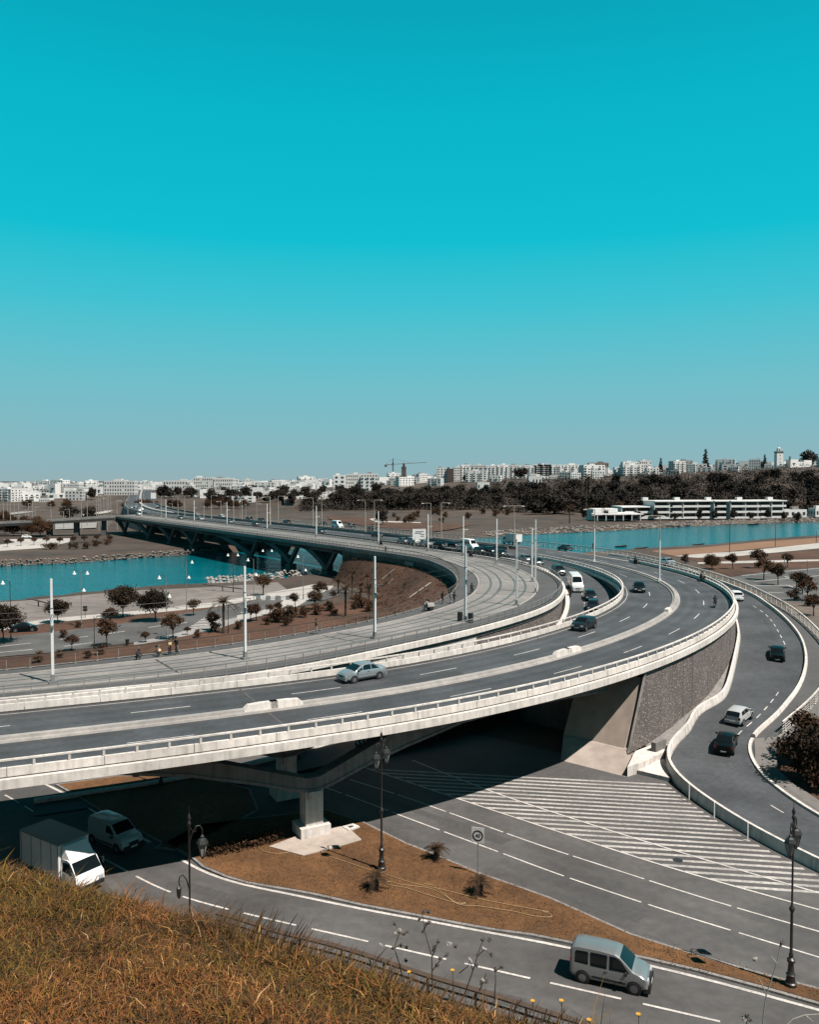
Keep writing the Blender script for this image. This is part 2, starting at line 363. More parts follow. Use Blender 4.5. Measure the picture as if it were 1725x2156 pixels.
# ---------------------------------------------------------------- reference curves of the roads
ZD = 8.5
MED = spl([(x, y, ZD) for x, y in [(-75,36),(-50,45.8),(-27.4,55.3),(-17.4,59.6),(-5.1,65.8),(2.8,71),(11.7,78.6),(20.7,88.5),(29.5,101),(37.2,116),(42.0,133),(43.2,148),(42.3,160),(39.8,174),(35.5,187),(29.5,201.5),(21,217),(0,249),(-22.5,284.5),(-60,339),(-94,388.5),(-124,432),(-150,480)]], 1.0, 5)
TL = spl([(x, y, 8.3) for x, y in [(-72,60.5),(-55,68.5),(-38,76.6),(-29,82),(-23,86),(-15,92.5),(-11,97),(-5.5,103),(-.5,110.5),(4,120),(7,131),(8.4,143),(8.6,155),(7.6,166),(5.4,178),(1,191),(-16,217),(-49,266),(-62,285),(-99,339),(-132,387),(-150,413)]], 1.0, 4)
TR = spl([(x, y, 8.3) for x, y in [(-70,51.5),(-52,58),(-33,66),(-27,68.4),(-21,71.5),(-12,77),(-3,86.5),(6,96.5),(13.5,106.5),(20,117.5),(24,130),(26.2,142),(26.6,154),(25.4,167),(22,181),(16,194),(10,203.5),(-4,229),(-32,273),(-54,305),(-69,327),(-108,384),(-135,423)]], 1.0, 4)
def hit(p, n, C, lo=1.0, hi=40):
    """distance from p along n to curve C"""
    best = None; d = C[1:, :2]-C[:-1, :2]; q = C[:-1, :2]-p[:2]; cr = n[0]*d[:,1]-n[1]*d[:,0]
    with np.errstate(divide='ignore', invalid='ignore'):
        t = (q[:,0]*d[:,1]-q[:,1]*d[:,0])/cr; u = (q[:,0]*n[1]-q[:,1]*n[0])/cr
    ok = (u >= -.01) & (u <= 1.01) & (t > lo) & (t < hi)
    return float(t[ok].min()) if ok.any() else None
TLn = normals(TL); TW = []
for i in range(len(TL)):
    h = hit(TL[i], TLn[i], TR); TW.append(h if h else (TW[-1] if TW else 13.0))
TW = np.convolve(np.r_[[TW[0]]*6, TW, [TW[-1]]*6], np.ones(13)/13, 'valid')
def toff(fr): return offs(TL, TW*fr)
sV = lambda Y, lo=60: arclen(MED)[[i for i in range(len(MED)) if MED[i,1] >= Y][0]]
S186 = sV(186); SEND = sV(438)
sR_Y = [40,62,70,78,86,95,103,112,120,130,150,172]; sR_Z = [.02,.05,.2,.85,1.6,2.2,3.0,4.4,5.2,6.0,7.3,8.45]
def zR(x, y): return float(np.interp(y, sR_Y, sR_Z))
# ---------------------------------------------------------------- low roads
apron = MB(); apron.sheet([(-62,40),(-40,36),(40,28),(70,24),(78,52),(60,66),(40,74),(26,78),(14,79),(0,90),(-16,88),(-30,79),(-60,66),(-110,90),(-140,60)], 0)
low = struct(apron.build('low_road', ASPL, fix=False))
ISL = W('c2', .12, [(380,760),(610,835),(870,962),(1000,1012),(1285,1130)])+W('d2', .12, [(1290,193),(1500,265),(1725,345)])+W('d3', .12, [(300,425),(600,560),(900,655),(1200,745),(1480,822),(1725,885)])
ISL2 = W('d1', .12, [(1050,60),(1140,105),(1210,165),(1350,225),(1480,262),(1725,303)])+W('d2', .12, [(300,328),(600,396),(900,452),(1200,510),(1400,545)])+W('d3', .12, [(0,572),(250,622),(700,716),(1000,786),(1400,893),(1725,985)])
ISLp = [p[:2] for p in ISL]+[p[:2] for p in W('d3', .12, [(2100,985),(2100,1080)])]+[p[:2] for p in ISL2[::-1]]+[(-18,58),(-16,62)]
def inset(poly, d):
    n = len(poly); a = sum(poly[i][0]*poly[(i+1)%n][1]-poly[(i+1)%n][0]*poly[i][1] for i in range(n)); s = 1 if a > 0 else -1; o = []
    for i in range(n):
        p0, p1, p2 = [np.array(poly[k%n]) for k in (i-1, i, i+1)]; e1 = (p1-p0)/(np.linalg.norm(p1-p0)+1e-9); e2 = (p2-p1)/(np.linalg.norm(p2-p1)+1e-9)
        n1 = np.array((-e1[1], e1[0]))*s; n2 = np.array((-e2[1], e2[0]))*s; m = n1+n2; m /= (np.linalg.norm(m)+1e-9); o.append(tuple(p1+m*d/max(.5, m@n1)))
    return o
b = MB(); b.prism(ISLp, -.05, .12); k = b.build('kerb_island', CONG, low)
b = MB(); b.prism(inset(ISLp, .22), .05, .15); k = struct(b.build('island_lawn', GRASS))
b = MB(); b.prism([p[:2] for p in W('c2', .17, [(40,985),(205,925),(400,878),(505,862),(595,945),(400,1002),(245,1040)])], .1, .21); b.build('concrete_apron', mat('apron', (.50,.42,.36), .9, .2, 1.2, big=.2), k)
# island behind, seen under the viaduct
ISB = [p[:2] for p in W('c1', .12, [(330,612),(470,690),(650,800),(1040,1000),(1300,900),(1550,760),(1500,640),(1200,560),(700,560)])]
b = MB(); b.prism(ISB, -.05, .12); b.build('kerb_island', CONG, low)
b = MB(); b.prism(inset(ISB, .22), .05, .15); struct(b.build('island_lawn', GRASS))
# painted lines on the low roads
def pl(r, pts, z=.012): return spl(W(r, z, pts), 1.0)
ln = pl('c2', [(-560,320),(-200,395),(40,470),(300,560),(600,640),(1175,700)][-1:]+[(1725,880)])
E3 = spl(W('c2', .012, [(600,508),(1175,700),(1725,880)])+W('d3', .012, [(760,148),(1250,290),(1725,422)]), 1.0, 2); line(low, E3, .17, .012, 'edge_line')
DG = spl(W('c2', .012, [(900,470),(1355,650),(1725,775)])+W('d3', .012, [(640,0),(1150,155),(1725,322),(2000,400)]), 1.0, 2)
L2 = spl(W('c2', .012, [(0,430),(640,620),(1005,742),(1500,920),(1725,1000)])+W('d3', .012, [(345,130),(700,245),(1010,345),(1390,457),(1725,552),(2000,630)]), 1.0, 2)
L1 = spl(W('c2', .012, [(0,500),(500,675),(805,790),(1200,938),(1460,1033),(1725,1135)])+W('d3', .012, [(445,305),(820,430),(1225,553),(1650,683),(2000,790)]), 1.0, 2)
dashes(low, L1, 4.9, .45, .14, .012, s0=.1); dashes(low, L2, 5.2, .35, .14, .012)
EA = spl(W('d1', .012, [(1085,122),(1200,195),(1350,250),(1480,282),(1725,325)])+W('d2', .012, [(600,420),(1000,490),(1400,567)])+W('d3', .012, [(0,602),(250,652),(720,757),(1000,822),(1400,932),(1725,1022),(2000,1098)]), 1.0, 2); line(low, EA, .22, .012)
DA = spl(W('d1', .012, [(560,85),(760,190),(905,275),(1050,335),(1300,405),(1568,468)])+W('d2', .012, [(225,520),(615,607),(1005,697),(1470,800),(1725,862)])+W('d3', .012, [(350,910),(870,1030),(1220,1110),(1600,1200)]), 1.0, 2)
dashes(low, DA, 3.6, 1.05, .15, .012, s0=.6)
EL = spl(W('c1', .012, [(270,612),(350,650),(450,705),(620,810),(900,960)]), 1.0, 1); line(low, EL, .25, .012)
DL = spl(W('c1', .012, [(-200,560),(0,660),(150,745),(260,815)]), 1.0, 1); dashes(low, DL, 2.6, 1.0, .16, .012)
for ip_, (C, s_, o, l_, w_) in enumerate(((L1,20,-1.6,6,1.2),(L1,34,1.9,4,1.0),(DA,14,1.4,5,1.1),(DA,30,2.2,3,.9),(L2,16,1.4,7,.8),(DA,8,-1.2,4,.8))):
    q = cut(offs(C, o), s_, s_+l_); b = MB(); b.strip(offs(q, -w_/2, .0), offs(q, w_/2, .0)); b.v = [(x, y, .0055+.001*ip_) for x, y, z in b.v]; b.build('asphalt_patch', mat('asphalt_patch_low', (.088,.084,.082), .85, .2, 3), low, fix=False)
for r, x, y in (('d3',880,125),):
    p = W1(r, x, y, .01); b = MB(); b.lathe([(.34,.004),(.34,.012)], (p[0],p[1],0), 16); b.build('manhole_cover', DARKM, low)
worn(low, L1, -3.4, 3.3, .004, ASPL, [(-2.4,.4,.5),(-.9,.4,.5),(.95,.4,.5),(2.5,.4,.5),(-1.6,.35,-.4),(1.7,.35,-.4)], n=33)
worn(low, DA, -3.3, 3.1, .004, ASPL, [(-2.4,.4,.5),(-.9,.4,.5),(.9,.4,.5),(2.4,.4,.5),(1.6,.35,-.5)], n=33)
# ramp curves
RLp = W('b3', zR, [(1318,420),(1345,500),(1362,590),(1352,660),(1325,735),(1275,800),(1180,870),(1080,935),(980,1005)])+W('c3', zR, [(985,285),(905,345),(850,410),(832,470),(850,545),(905,610),(1000,690),(1100,762),(1300,890),(1500,1000),(1725,1112),(2100,1290)])
RRp = W('b3', zR, [(1300,262),(1400,325),(1490,395),(1570,480),(1618,560),(1635,650),(1622,745),(1580,840),(1510,930),(1450,1000)])+W('c3', zR, [(1350,300),(1300,345),(1288,385),(1300,450),(1345,530),(1400,592),(1500,668),(1600,738),(1725,815),(2100,1010)])
i0, i1 = [int(np.argmin(np.abs(arclen(MED)-s))) for s in (sV(120), sV(190))]
vr = offs(MED, 8.25)[i0:i1][::-12]; vr2 = offs(MED, 8.25+4.6)[i0:i1][::-12]
i0 = int(np.argmin(np.abs(arclen(MED)-near_s(MED, 34, 109)))); vr = offs(MED, 8.6)[i0:i1][::-6]; RLfar = [(p[0], p[1], zR(p[0], p[1])) for p in vr if p[1] > 98]; RLp = [p for p in RLp if p[1] < 95]; RRfar = [(p[0], p[1], zR(p[0], p[1])) for p in vr2 if p[1] > RRp[0][1]+6]
RL = spl(RLfar+RLp, 1.0, 2.0); RR = spl(RRfar+RRp, 1.0, 2.0)
def matchc(A, B, n=170):
    def rs(P_): u = arclen(P_); t = np.linspace(0, u[-1], n); return np.stack([np.interp(t, u, P_[:,k]) for k in range(3)], 1)
    return rs(A), rs(B)
a_, b_ = matchc(RL, RR); b = MB(); b.strip(b_, a_); ramp = struct(b.build('ramp_road', ASPH, fix=False))
rc = spl(W('b3', zR, [(1330,330),(1400,375),(1450,430),(1490,500),(1525,570),(1545,640),(1540,720),(1510,800),(1460,880),(1400,950),(1350,1008)])+W('c3', zR, [(1260,290),(1210,350),(1165,425),(1180,490),(1250,590),(1320,665),(1440,745),(1560,810),(1725,900)]), 1.0, 2)
rc[:,2] = [zR(*p[:2]) for p in rc]; dashes(ramp, rc, 1.5, 1.4, .12, .02); worn(ramp, rc, -2.6, 4.2, .006, ASPH, [(1.0,.4,.6),(2.6,.4,.6),(-1.6,.4,.4)], n=33)
# zebra area
RLb = offs(RL, .0)
def poly_hit_x(C, y0, m, x0):
    """first crossing of the line (x, y0+m*(x-x0)) with curve C, largest x"""
    o = []
    for p, q in zip(C[:-1], C[1:]):
        f0 = p[1]-(y0+m*(p[0]-x0)); f1 = q[1]-(y0+m*(q[0]-x0))
        if f0*f1 <= 0 and f0 != f1: t = f0/(f0-f1); o.append(p[0]+(q[0]-p[0])*t)
    return o
zb = struct(thing('zebra_marking', 'x', 'x')); zb.name = 'hatched_area'
for k_ in ('label', 'category'): del zb[k_]
m = -.15; y0 = 42.0; cnt = 0
while y0 < 86:
    xl = poly_hit_x(E3, y0, m, 20); xr = [x for x in poly_hit_x(RL, y0, m, 20) if x > 10]
    if not xr and y0 > 60: xr = [22]
    if xl and xr:
        a, c = min(xl)+.15, min(xr)-1.15
        if y0+m*(c-20) > 71.0 or y0 > 70: c = min(c, (72.3-.875*(a-19)-y0-m*(a-20))/(m+.875)+a-.4 if False else 19.2-(y0-72.5)*1.5)
        if c-a > .8:
            w = .32; q = [(a, y0+m*(a-20)), (c, y0+m*(c-20))]; b = MB(); b.strip([(q[0][0], q[0][1]+w/2, .008), (q[1][0], q[1][1]+w/2, .008)], [(q[0][0], q[0][1]-w/2, .008), (q[1][0], q[1][1]-w/2, .008)]); b.build('stripe', WORNP, zb, fix=False); cnt += 1
    y0 += .82
line(low, DG, .17, .016)
# barrier beside the ramp
def barrier(P_, parent, name, h=.8, w=.32, m=CONC, side=1, step=4.0, down=0.25):
    L = arclen(P_)[-1]; s = 0
    while s < L-.5:
        q = cut(P_, s, min(s+step-.03, L)); b = MB(); b.sweep(q, [(-.5*w, -down), (-.5*w, .2), (-.28*w, h), (.28*w, h), (.5*w, .2), (.5*w, -down)]); b.build(name, m, parent); s += step
bt = thing('ramp_barrier', 'pale concrete barrier curving along the wall side of the right-hand ramp', 'barrier')
iB = near_s(RL, 46.5, 120); barrier(offs(cut(RL, iB, arclen(RL)[-1]), .3), bt, 'barrier_block', .82, .42)
POST = MB(); POST.box((0,0,.6), (.07,.07,1.2)); POSTM = POST.mesh('marker_post', PAINTW)
for x, y in ((968,690), (1119,800), (1320,925)):
    p = W1('c3', x, y, .3); o = link('marker_post', POSTM, bt); o.location = (p[0]-.3, p[1]-.1, .15)
vg = offs(MED, 7.95)[int(near_s(MED, 16.5, 83.5)):int(near_s(MED, 44, 150))]; vz = []
for p in vg:
    i = int(np.argmin((RL[:,0]-p[0])**2+(RL[:,1]-p[1])**2)); vz.append(RL[i])
vz = np.array(vz); vz[:,2] += .02; vg = vg.copy(); vg[:,2] = vz[:,2]+.03
b = MB(); b.strip(vg, vz); struct(b.build('wall_verge', CONG, fix=False))
bt2 = thing('ramp_kerb', 'low pale kerb wall on the outer edge of the right-hand ramp', 'kerb')
barrier(offs(cut(RR, 0, near_s(RR, *RRp[11][:2])), -.25), bt2, 'kerb_block', .5, .4, down=.1)
barrier(offs(cut(RR, near_s(RR, *RRp[11][:2])+.1, arclen(RR)[-1]), -.2), bt2, 'kerb_block', .16, .3, down=.1)
# footway outside the ramp with its fence curve
zF = lambda x, y: zR(x, y)+.15
FR = spl([(-94,402,8.6),(-30,309.5,8.6),(-10,281,8.6),(11,252,8.6),(25,232,8.6),(37,214,8.6),(45,199,8.6),(50.5,184,8.6)]+W('b3', zF, [(1000,142),(1250,222),(1400,292),(1550,375),(1650,455),(1725,532),(1790,620),(1800,720),(1760,820),(1700,905),(1650,962),(1575,1022)])+W('c3', zF, [(1475,325)]), 1.0, 3)
iS = near_s(FR, 50.5, 184); fw = cut(FR, iS, arclen(FR)[-1]); a_, b_ = matchc(offs(cut(RR, 0, near_s(RR, *RRp[11][:2])), -.45, .12), fw)
b = MB(); b.strip(b_, a_); struct(b.build('ramp_footway', ASPW, fix=False))
b = MB(); b.sweep(fw, lambda i: [(-.25,-fw[i][2]-.1),(-.25,-.02),(.0,-.02),(.0,-fw[i][2]-.1)]); tag(b.build('ramp_side_wall', CONG), 'grey side wall under the railing of the right-hand ramp', 'wall')
FW2 = W('c3', zF, [(1475,325),(1430,385),(1462,400),(1480,520),(1560,602),(1640,650),(1725,705),(2100,900)]); i2 = near_s(RR, *RRp[11][:2])
b = MB(); b.prism([tuple(p[:2]) for p in offs(cut(RR, i2, arclen(RR)[-1]), -.3)[::6]]+[p[:2] for p in FW2[::-1]], -.1, lambda x, y: zR(x, y)+.14); struct(b.build('footway', mat('footway_slab', (.20,.185,.172), .9, .14, 1.5, big=.12)))
# ---------------------------------------------------------------- road viaduct
V = thing('road_viaduct', 'curving four-lane road viaduct with pale parapets sweeping across the picture', 'viaduct')
s0 = 8; Vm = cut(MED, s0, S186+2)
b = MB(); b.sweep(Vm, [(-8.0,0),(8.0,0),(8.0,-.4),(5.2,-1.25),(-5.2,-1.25),(-8.0,-.4)], closed=True); b.build('deck', ASPH, V)
for a_, c_ in ((-7.5,-.6),(.6,7.5)):
    l0 = 1.9 if a_ > 0 else -5.55; worn(V, Vm, a_, c_, .005, ASPH, [(l0-.8,.38,.55),(l0+.8,.38,.55),(l0,.3,-.35),(l0+3.65-.8,.38,.55),(l0+3.65+.8,.38,.55),(l0+3.65,.3,-.35),(a_+.3 if a_ < 0 else c_-.3,.5,-.5)], n=49)
for sd in (-1, 1):
    b = MB(); b.sweep(offs(Vm, sd*8.12), [(-.16,-.5),(-.16,.07),(.16,.07),(.16,-.5)]); b.build('cornice', CONC, V)
    L = arclen(Vm)[-1]; s = 1.2
    while s < L-5.5:
        q = cut(offs(Vm, sd*7.72), s, s+5.36); b = MB(); b.sweep(q, [(-.13,.1),(-.11,.62),(.11,.62),(.13,.1)]); b.build('parapet_panel', CONC, V); s += 5.4
    b = MB(); b.sweep(offs(Vm, sd*7.72), [(-.14,.003),(-.14,.06),(.14,.06),(.14,.003)]); b.build('drain_slot', COND, V)
    b = MB(); b.sweep(offs(Vm, sd*7.72), [(-.09,1.02),(-.09,1.12),(.09,1.12),(.09,1.02)]); b.build('guard_rail', CONC, V)
    b = MB(); b.box((0,0,.2), (.16,.16,.42), taper=.8); pm = b.mesh('rail_post', CONC); s = 1.0
    while s < L: p, a = at_s(offs(Vm, sd*7.72), s); o = link('rail_post', pm, V); o.location = (p[0], p[1], p[2]+.615); o.rotation_euler = (0,0,a); s += 1.95
    line(V, Vm, .09, .012, 'edge_line', off=sd*7.05)
b = MB(); b.sweep(Vm, [(-.55,.005),(-.5,.16),(-.28,.18),(-.24,.36),(.24,.36),(.28,.18),(.5,.16),(.55,.005)]); b.build('median_kerb', CONM, V)
dk = at = None
for sd, r, q in ((-1,'c1',(775,198)), (1,'c1',(760,360))):
    C = offs(Vm, sd*3.75); p = W1(r, *q, ZD); s = near_s(C, p[0], p[1]); dashes(V, C, 4.4, 8.2, .12, .012, s0=s % 12.6)
for r, q in (('c1',(1560,150)), ('c1',(1680,140)), ('b3',(150,610)), ('b3',(215,595)), ('b3',(820,360))):
    p = W1(r, *q, ZD+.3); s = near_s(Vm, p[0], p[1]); c = cut(Vm, max(0, s-1.3), s+1.3); b = MB(); k2 = len(c)
    hh = lambda i: .36+.32*min(1, max(0, (i if q[0] in (1560,150) else k2-1-i))/1.2)
    b.sweep(c, lambda i: [(-.33,.1),(-.24,hh(i)+.01),(.24,hh(i)+.01),(.33,.1)]); b.build('median_block', CONC, V)
for sj in (22, 61.5, 101, 140):
    p, a = at_s(Vm, sj); b = MB(); b.box((p[0],p[1],ZD+.006), (.16,14.6,.012), a); b.build('expansion_joint', COND, V)
PATCH = mat('asphalt_patch', (.055,.057,.06), .85, .2, 3, .25, 60)
for sj, o, l_, w_ in ((30,5.2,5,1.3),(74,-2.2,7,1.1),(96,4.6,4,1.6),(118,-5.2,9,1.0),(152,2.3,6,1.2)):
    q = cut(offs(Vm, o), sj, sj+l_); b = MB(); b.strip(offs(q, -w_/2, .006), offs(q, w_/2, .006)); b.build('asphalt_patch', PATCH, V, fix=False)
# haunched girders and piers
pp = W1('c2', 300, 965, 0); sP = near_s(Vm, -7, 60.5)
RB = ([-60,-22,-14,-9,-4,-.8,.8,4,7.5,13,19,26,34], [6.9,6.9,6.8,5.9,4.5,3.4,3.4,4.5,5.4,6.4,6.6,6.2,5.4])
for off_ in (3.9, -4.2):
    C = cut(offs(Vm, off_), max(0, sP-50), sP+34); u = arclen(C)-min(50, sP); b = MB()
    def prof(i):
        d = u[i]; zbm = np.interp(d, *RB)-ZD; zt = -1.3 if (d < -8.7 or d > 7.6) else (4.25+abs(d)/(8.7 if d < 0 else 7.6)*2.9-ZD)
        return [(-.55,zbm),(-.55,zt),(.55,zt),(.55,zbm)]
    b.sweep(C, prof); b.build('haunch_girder', CONG, V)
    def prof2(i):
        d = u[i]; zbm = np.interp(d, *RB)-ZD; return [(-.62,zbm-.002),(-.62,zbm+.22),(.62,zbm+.22),(.62,zbm-.002)]
    b = MB(); b.sweep(C, prof2); b.build('girder_flange', CONG, V)
    p, a = at_s(offs(Vm, off_), sP); b = MB(); b.box((p[0],p[1],2.15), (1.35,1.25,2.6), a); b.box((p[0],p[1],3.2), (1.0,1.5,.5), a); b.box((p[0]+.68*cos(a), p[1]+.68*sin(a), 2.15), (.2,.5,2.6), a)
    pr = b.build('pier_column', CONC, V); b = MB(); b.box((p[0],p[1],.47), (2.3,1.9,.95), a); b.build('pier_base', CONC, V)
for d in (-22,-12,14,24):
    p, a = at_s(Vm, sP+d); b = MB(); b.box((p[0],p[1],7.02), (.5,7.3,.5), a); b.build('cross_beam', CONG, V)
# abutment and textured wall
T0 = np.array((19.0,72.3)); tp = np.array((.73,.68)); acr = np.array((-.75,.66))
Q0 = np.array((23.4,79.0)); b = MB()
def quadprism(b, lo, hi): b.add([(*p[:2], p[2]) for p in lo]+[(*p[:2], p[2]) for p in hi], [(3,2,1,0),(4,5,6,7),(0,1,5,4),(1,2,6,5),(2,3,7,6),(3,0,4,7)])
Cw = offs(Vm, 7.9); sA = near_s(Cw, 20.8, 76.0); w0, aw0 = at_s(Cw, sA); w1, aw1 = at_s(Cw, sA+3.27); tn = np.array((cos(aw0), sin(aw0))); rn = np.array((sin(aw0), -cos(aw0)))
A = T0; B = T0+acr*6.6; Tq = w1[:2]-rn*.3-tn*.25; Bq = Tq+acr*6.4; bk = np.array((4,3.9)); A2 = w0[:2]-rn*.3
HEX = [(3,2,1,0),(4,5,6,7),(0,1,5,4),(1,2,6,5),(2,3,7,6),(3,0,4,7)]
F2 = w0[:2]-rn*.1-tn*.5; FB = F2+acr*6.4
b.add([(*A,0),(*B,0),(*(FB+bk),0),(*(F2+bk*.3),0),(*F2,1.3),(*FB,1.3),(*(FB+bk),1.3),(*(F2+bk*.3),1.3)], HEX); b.build('abutment_foot', mat('abutment_foot', (.46,.385,.33), .9, .18, .8, .25, 9, big=.15), V)
A3 = w0[:2]-rn*.3-tn*.2; B3 = A3+acr*6.4
b.__init__(); b.add([(*A3,1.2),(*B3,1.2),(*(B3+bk),1.2),(*(A2+bk*.5),1.2),(*Tq,7.3),(*Bq,7.3),(*(Bq+bk*.4),7.3),(*(Tq+bk*.4),7.3)], HEX); b.build('abutment_slope', mat('abutment_concrete', (.50,.405,.34), .9, .16, .8, .25, 9, big=.15), V)
R0 = A3+acr*6.0+bk*.9; b = MB(); b.prism([tuple(R0), tuple(R0+acr*9.5), tuple(R0+acr*9.5+bk*.3), tuple(R0+bk*.3)], -.05, 7.2); b.build('added_shade_wall', COND, V)  # dark wall added behind the narrowed slope to deepen the shade under the deck
b = MB(); b.prism([tuple(A+np.array((.1,0))),(20.9,73.6),(23.5,76.3),(26.0,79.2),(25.3,80.5),(20.9,76.5)], -.05, .9); b.build('plinth', CONC, V)
WALLM = mat('textured_wall', (.17,.142,.13), .95, .3, 4, 1.0, 8, voro=True, big=.12, rand=.08)
def specks(m, c):
    t = m.node_tree; n = t.nodes.new; l = t.links.new; bs = t.nodes['Principled BSDF']; src = bs.inputs['Base Color'].links[0].from_socket; tcn = [q for q in t.nodes if q.type == 'TEX_COORD'][0]
    vo = n('ShaderNodeTexVoronoi'); vo.inputs['Scale'].default_value = 3.6; l(tcn.outputs['Object'], vo.inputs[0]); r = n('ShaderNodeMapRange'); l(vo.outputs['Distance'], r.inputs[0]); r.inputs[1].default_value = .16; r.inputs[2].default_value = .34; r.inputs[3].default_value = .9; r.inputs[4].default_value = 0
    x = n('ShaderNodeMix'); x.data_type = 'RGBA'; l(r.outputs[0], x.inputs[0]); l(src, x.inputs[6]); x.inputs[7].default_value = (*c, 1); l(x.outputs[2], bs.inputs['Base Color'])
specks(WALLM, (.24,.215,.2))
C = offs(Vm, 7.9); sA = near_s(C, 20.8, 76.0); sE = near_s(C, 47, 152); s = sA
while s < sE:
    q = cut(C, s, s+.945); xx = arclen(q)+s-sA; hs = [min(7.98, .95+max(0, x_)*2.15) for x_ in xx]; ho = -ZD
    zb_ = [max(.85, zR(*p[:2])-.3) for p in q]; j = rnd.uniform(-.012,.012)
    b = MB(); b.sweep(q, lambda i: [(-.3,zb_[i]+ho),(-.3,max(hs[i], zb_[i]+.05)+ho),(.05+j,max(hs[i], zb_[i]+.05)+ho),(.05+j,zb_[i]+ho)]); b.build('wall_panel', WALLM, V); s += .95
b = MB(); b.tube([(*(w0[:2]+rn*.05-tn*.1),.9),(*(w1[:2]+rn*.05-tn*.1),8.0)], .15, 4); b.build('wall_edge', CONG, V)
b = MB(); p = W('c3', .1, [(640,545),(735,460),(790,440),(830,590)]); b.prism([q[:2] for q in p], -.05, .35); b.build('service_slab', CONC, V)
p = W1('c3', 765, 455, .3); b = MB(); b.box((p[0]+.2,p[1]+.6,.9), (1.9,.5,1.7), .75); b.build('service_box', CONG, V)
# ---------------------------------------------------------------- tram viaduct
T = thing('tram_viaduct', 'curving pale concrete tram viaduct with four embedded rails and footways', 'viaduct')
def tcut(fr, i0, i1, dz=0): return offs(TL, TW*fr, dz)[i0:i1]
iT0, iT1 = 4, int(near_s(TL, -16, 217)); nT = len(TL)
b = MB(); b.sweep(TL, lambda i: [(0,-.2),(TW[i],-.2),(TW[i],-1.0),(TW[i]-2.5,-1.5),(2.5,-1.5),(0,-1.0)]); b.build('deck', CONG, T)
f1, f2 = .2, .76
for nm, fa, fb, dz, mt in (('left_footway', .012, f1, .06, ASPW), ('tram_slab', f1, f2, .1, SLAB), ('right_footway', f2, .985, .05, ASPW)):
    b = MB(); n_ = len(TL); A_, B_ = toff(fa), toff(fb); A_[:,2] += -.25; B_[:,2] += -.25
    vs = []
    for i in range(n_):
        for q, z in ((A_[i], 0), (A_[i], dz+.25), (B_[i], dz+.25), (B_[i], 0)): vs.append((q[0], q[1], q[2]+z))
    b.add(vs, [(i*4+j, i*4+j+1, i*4+j+5, i*4+j+4) for i in range(n_-1) for j in range(3)]); b.build(nm, mt, T)
for fa in (f1, f2):
    b = MB(); b.sweep(toff(fa), [(-.12,0),(-.12,.17),(.12,.17),(.12,0)]); b.build('slab_kerb', CONM, T)
mid = TW*(f1+f2)/2
for o in (-2.5,-1.06,1.06,2.5):
    b = MB(); C = offs(TL, mid+o*np.clip(TW/15, .8, 1.15)); b.strip(offs(C, -.17, .106), offs(C, .17, .106)); b.build('rail_groove', STEEL, T, fix=False)
    b = MB(); b.sweep(C, [(-.05,.1),(-.05,.125),(.05,.125),(.05,.1)]); b.build('rail', GREYM, T)
s = 12
while s < 330:
    i = int(s); b = MB(); q0, q1 = toff(f1+.02)[i], toff(f2-.02)[i]; b.strip([(q0[0],q0[1],8.412),(q1[0],q1[1],8.412)], [(q0[0]+.22,q0[1]+.1,8.412),(q1[0]+.22,q1[1]+.1,8.412)]); o = b.build('drain_slot', STEEL, T, fix=False); s += 19.5
TRe = toff(1.0); TLe = toff(0.0)
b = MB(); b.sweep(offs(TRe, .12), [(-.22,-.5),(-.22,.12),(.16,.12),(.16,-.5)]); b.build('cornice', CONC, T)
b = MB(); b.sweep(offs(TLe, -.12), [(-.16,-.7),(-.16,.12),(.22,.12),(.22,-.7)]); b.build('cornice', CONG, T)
# columns under the left part
for s in (14, 52, 84):
    for fr in (.25, .75):
        p, a = at_s(toff(fr), s); b = MB(); b.box((p[0],p[1],3.3), (1.6,1.8,7.0), a); b.build('pier_column', CONG, T)
for o_, lb in ((-1.75,'thin overhead wire above the left tram track'),(1.75,'thin overhead wire above the right tram track')):
    C = offs(TL, mid+o_, 5.9)[::3]; b = MB(); b.tube([tuple(q) for q in C], .016, 4); tag(b.build('overhead_wire', DARKM), lb, 'wire')
# retaining walls
def wall(C, z0, z1, name, m, parent, th=.35, step=2.0):
    L = arclen(C)[-1]; s = 0
    while s < L-.3:
        q = cut(C, s, min(L, s+step-.02)); zz = [z0(*p[:2]) if callable(z0) else z0 for p in q]
        b = MB(); b.sweep(q, lambda i: [(-th/2, zz[i]-q[i][2]),(-th/2, z1-q[i][2]),(th/2, z1-q[i][2]),(th/2, zz[i]-q[i][2])]); b.build(name, m, parent); s += step
iw = int(near_s(TRe, 3, 93)); iw2 = int(near_s(TRe, 10, 203))
wall(offs(TRe, -.3)[iw:iw2], -.1, 7.45, 'wall_panel', WALLM, T)
il = int(near_s(TLe, -2, 108)); wall(offs(TLe, .3)[il:iT1+4], 2.0, 7.6, 'wall_panel', COND, T)
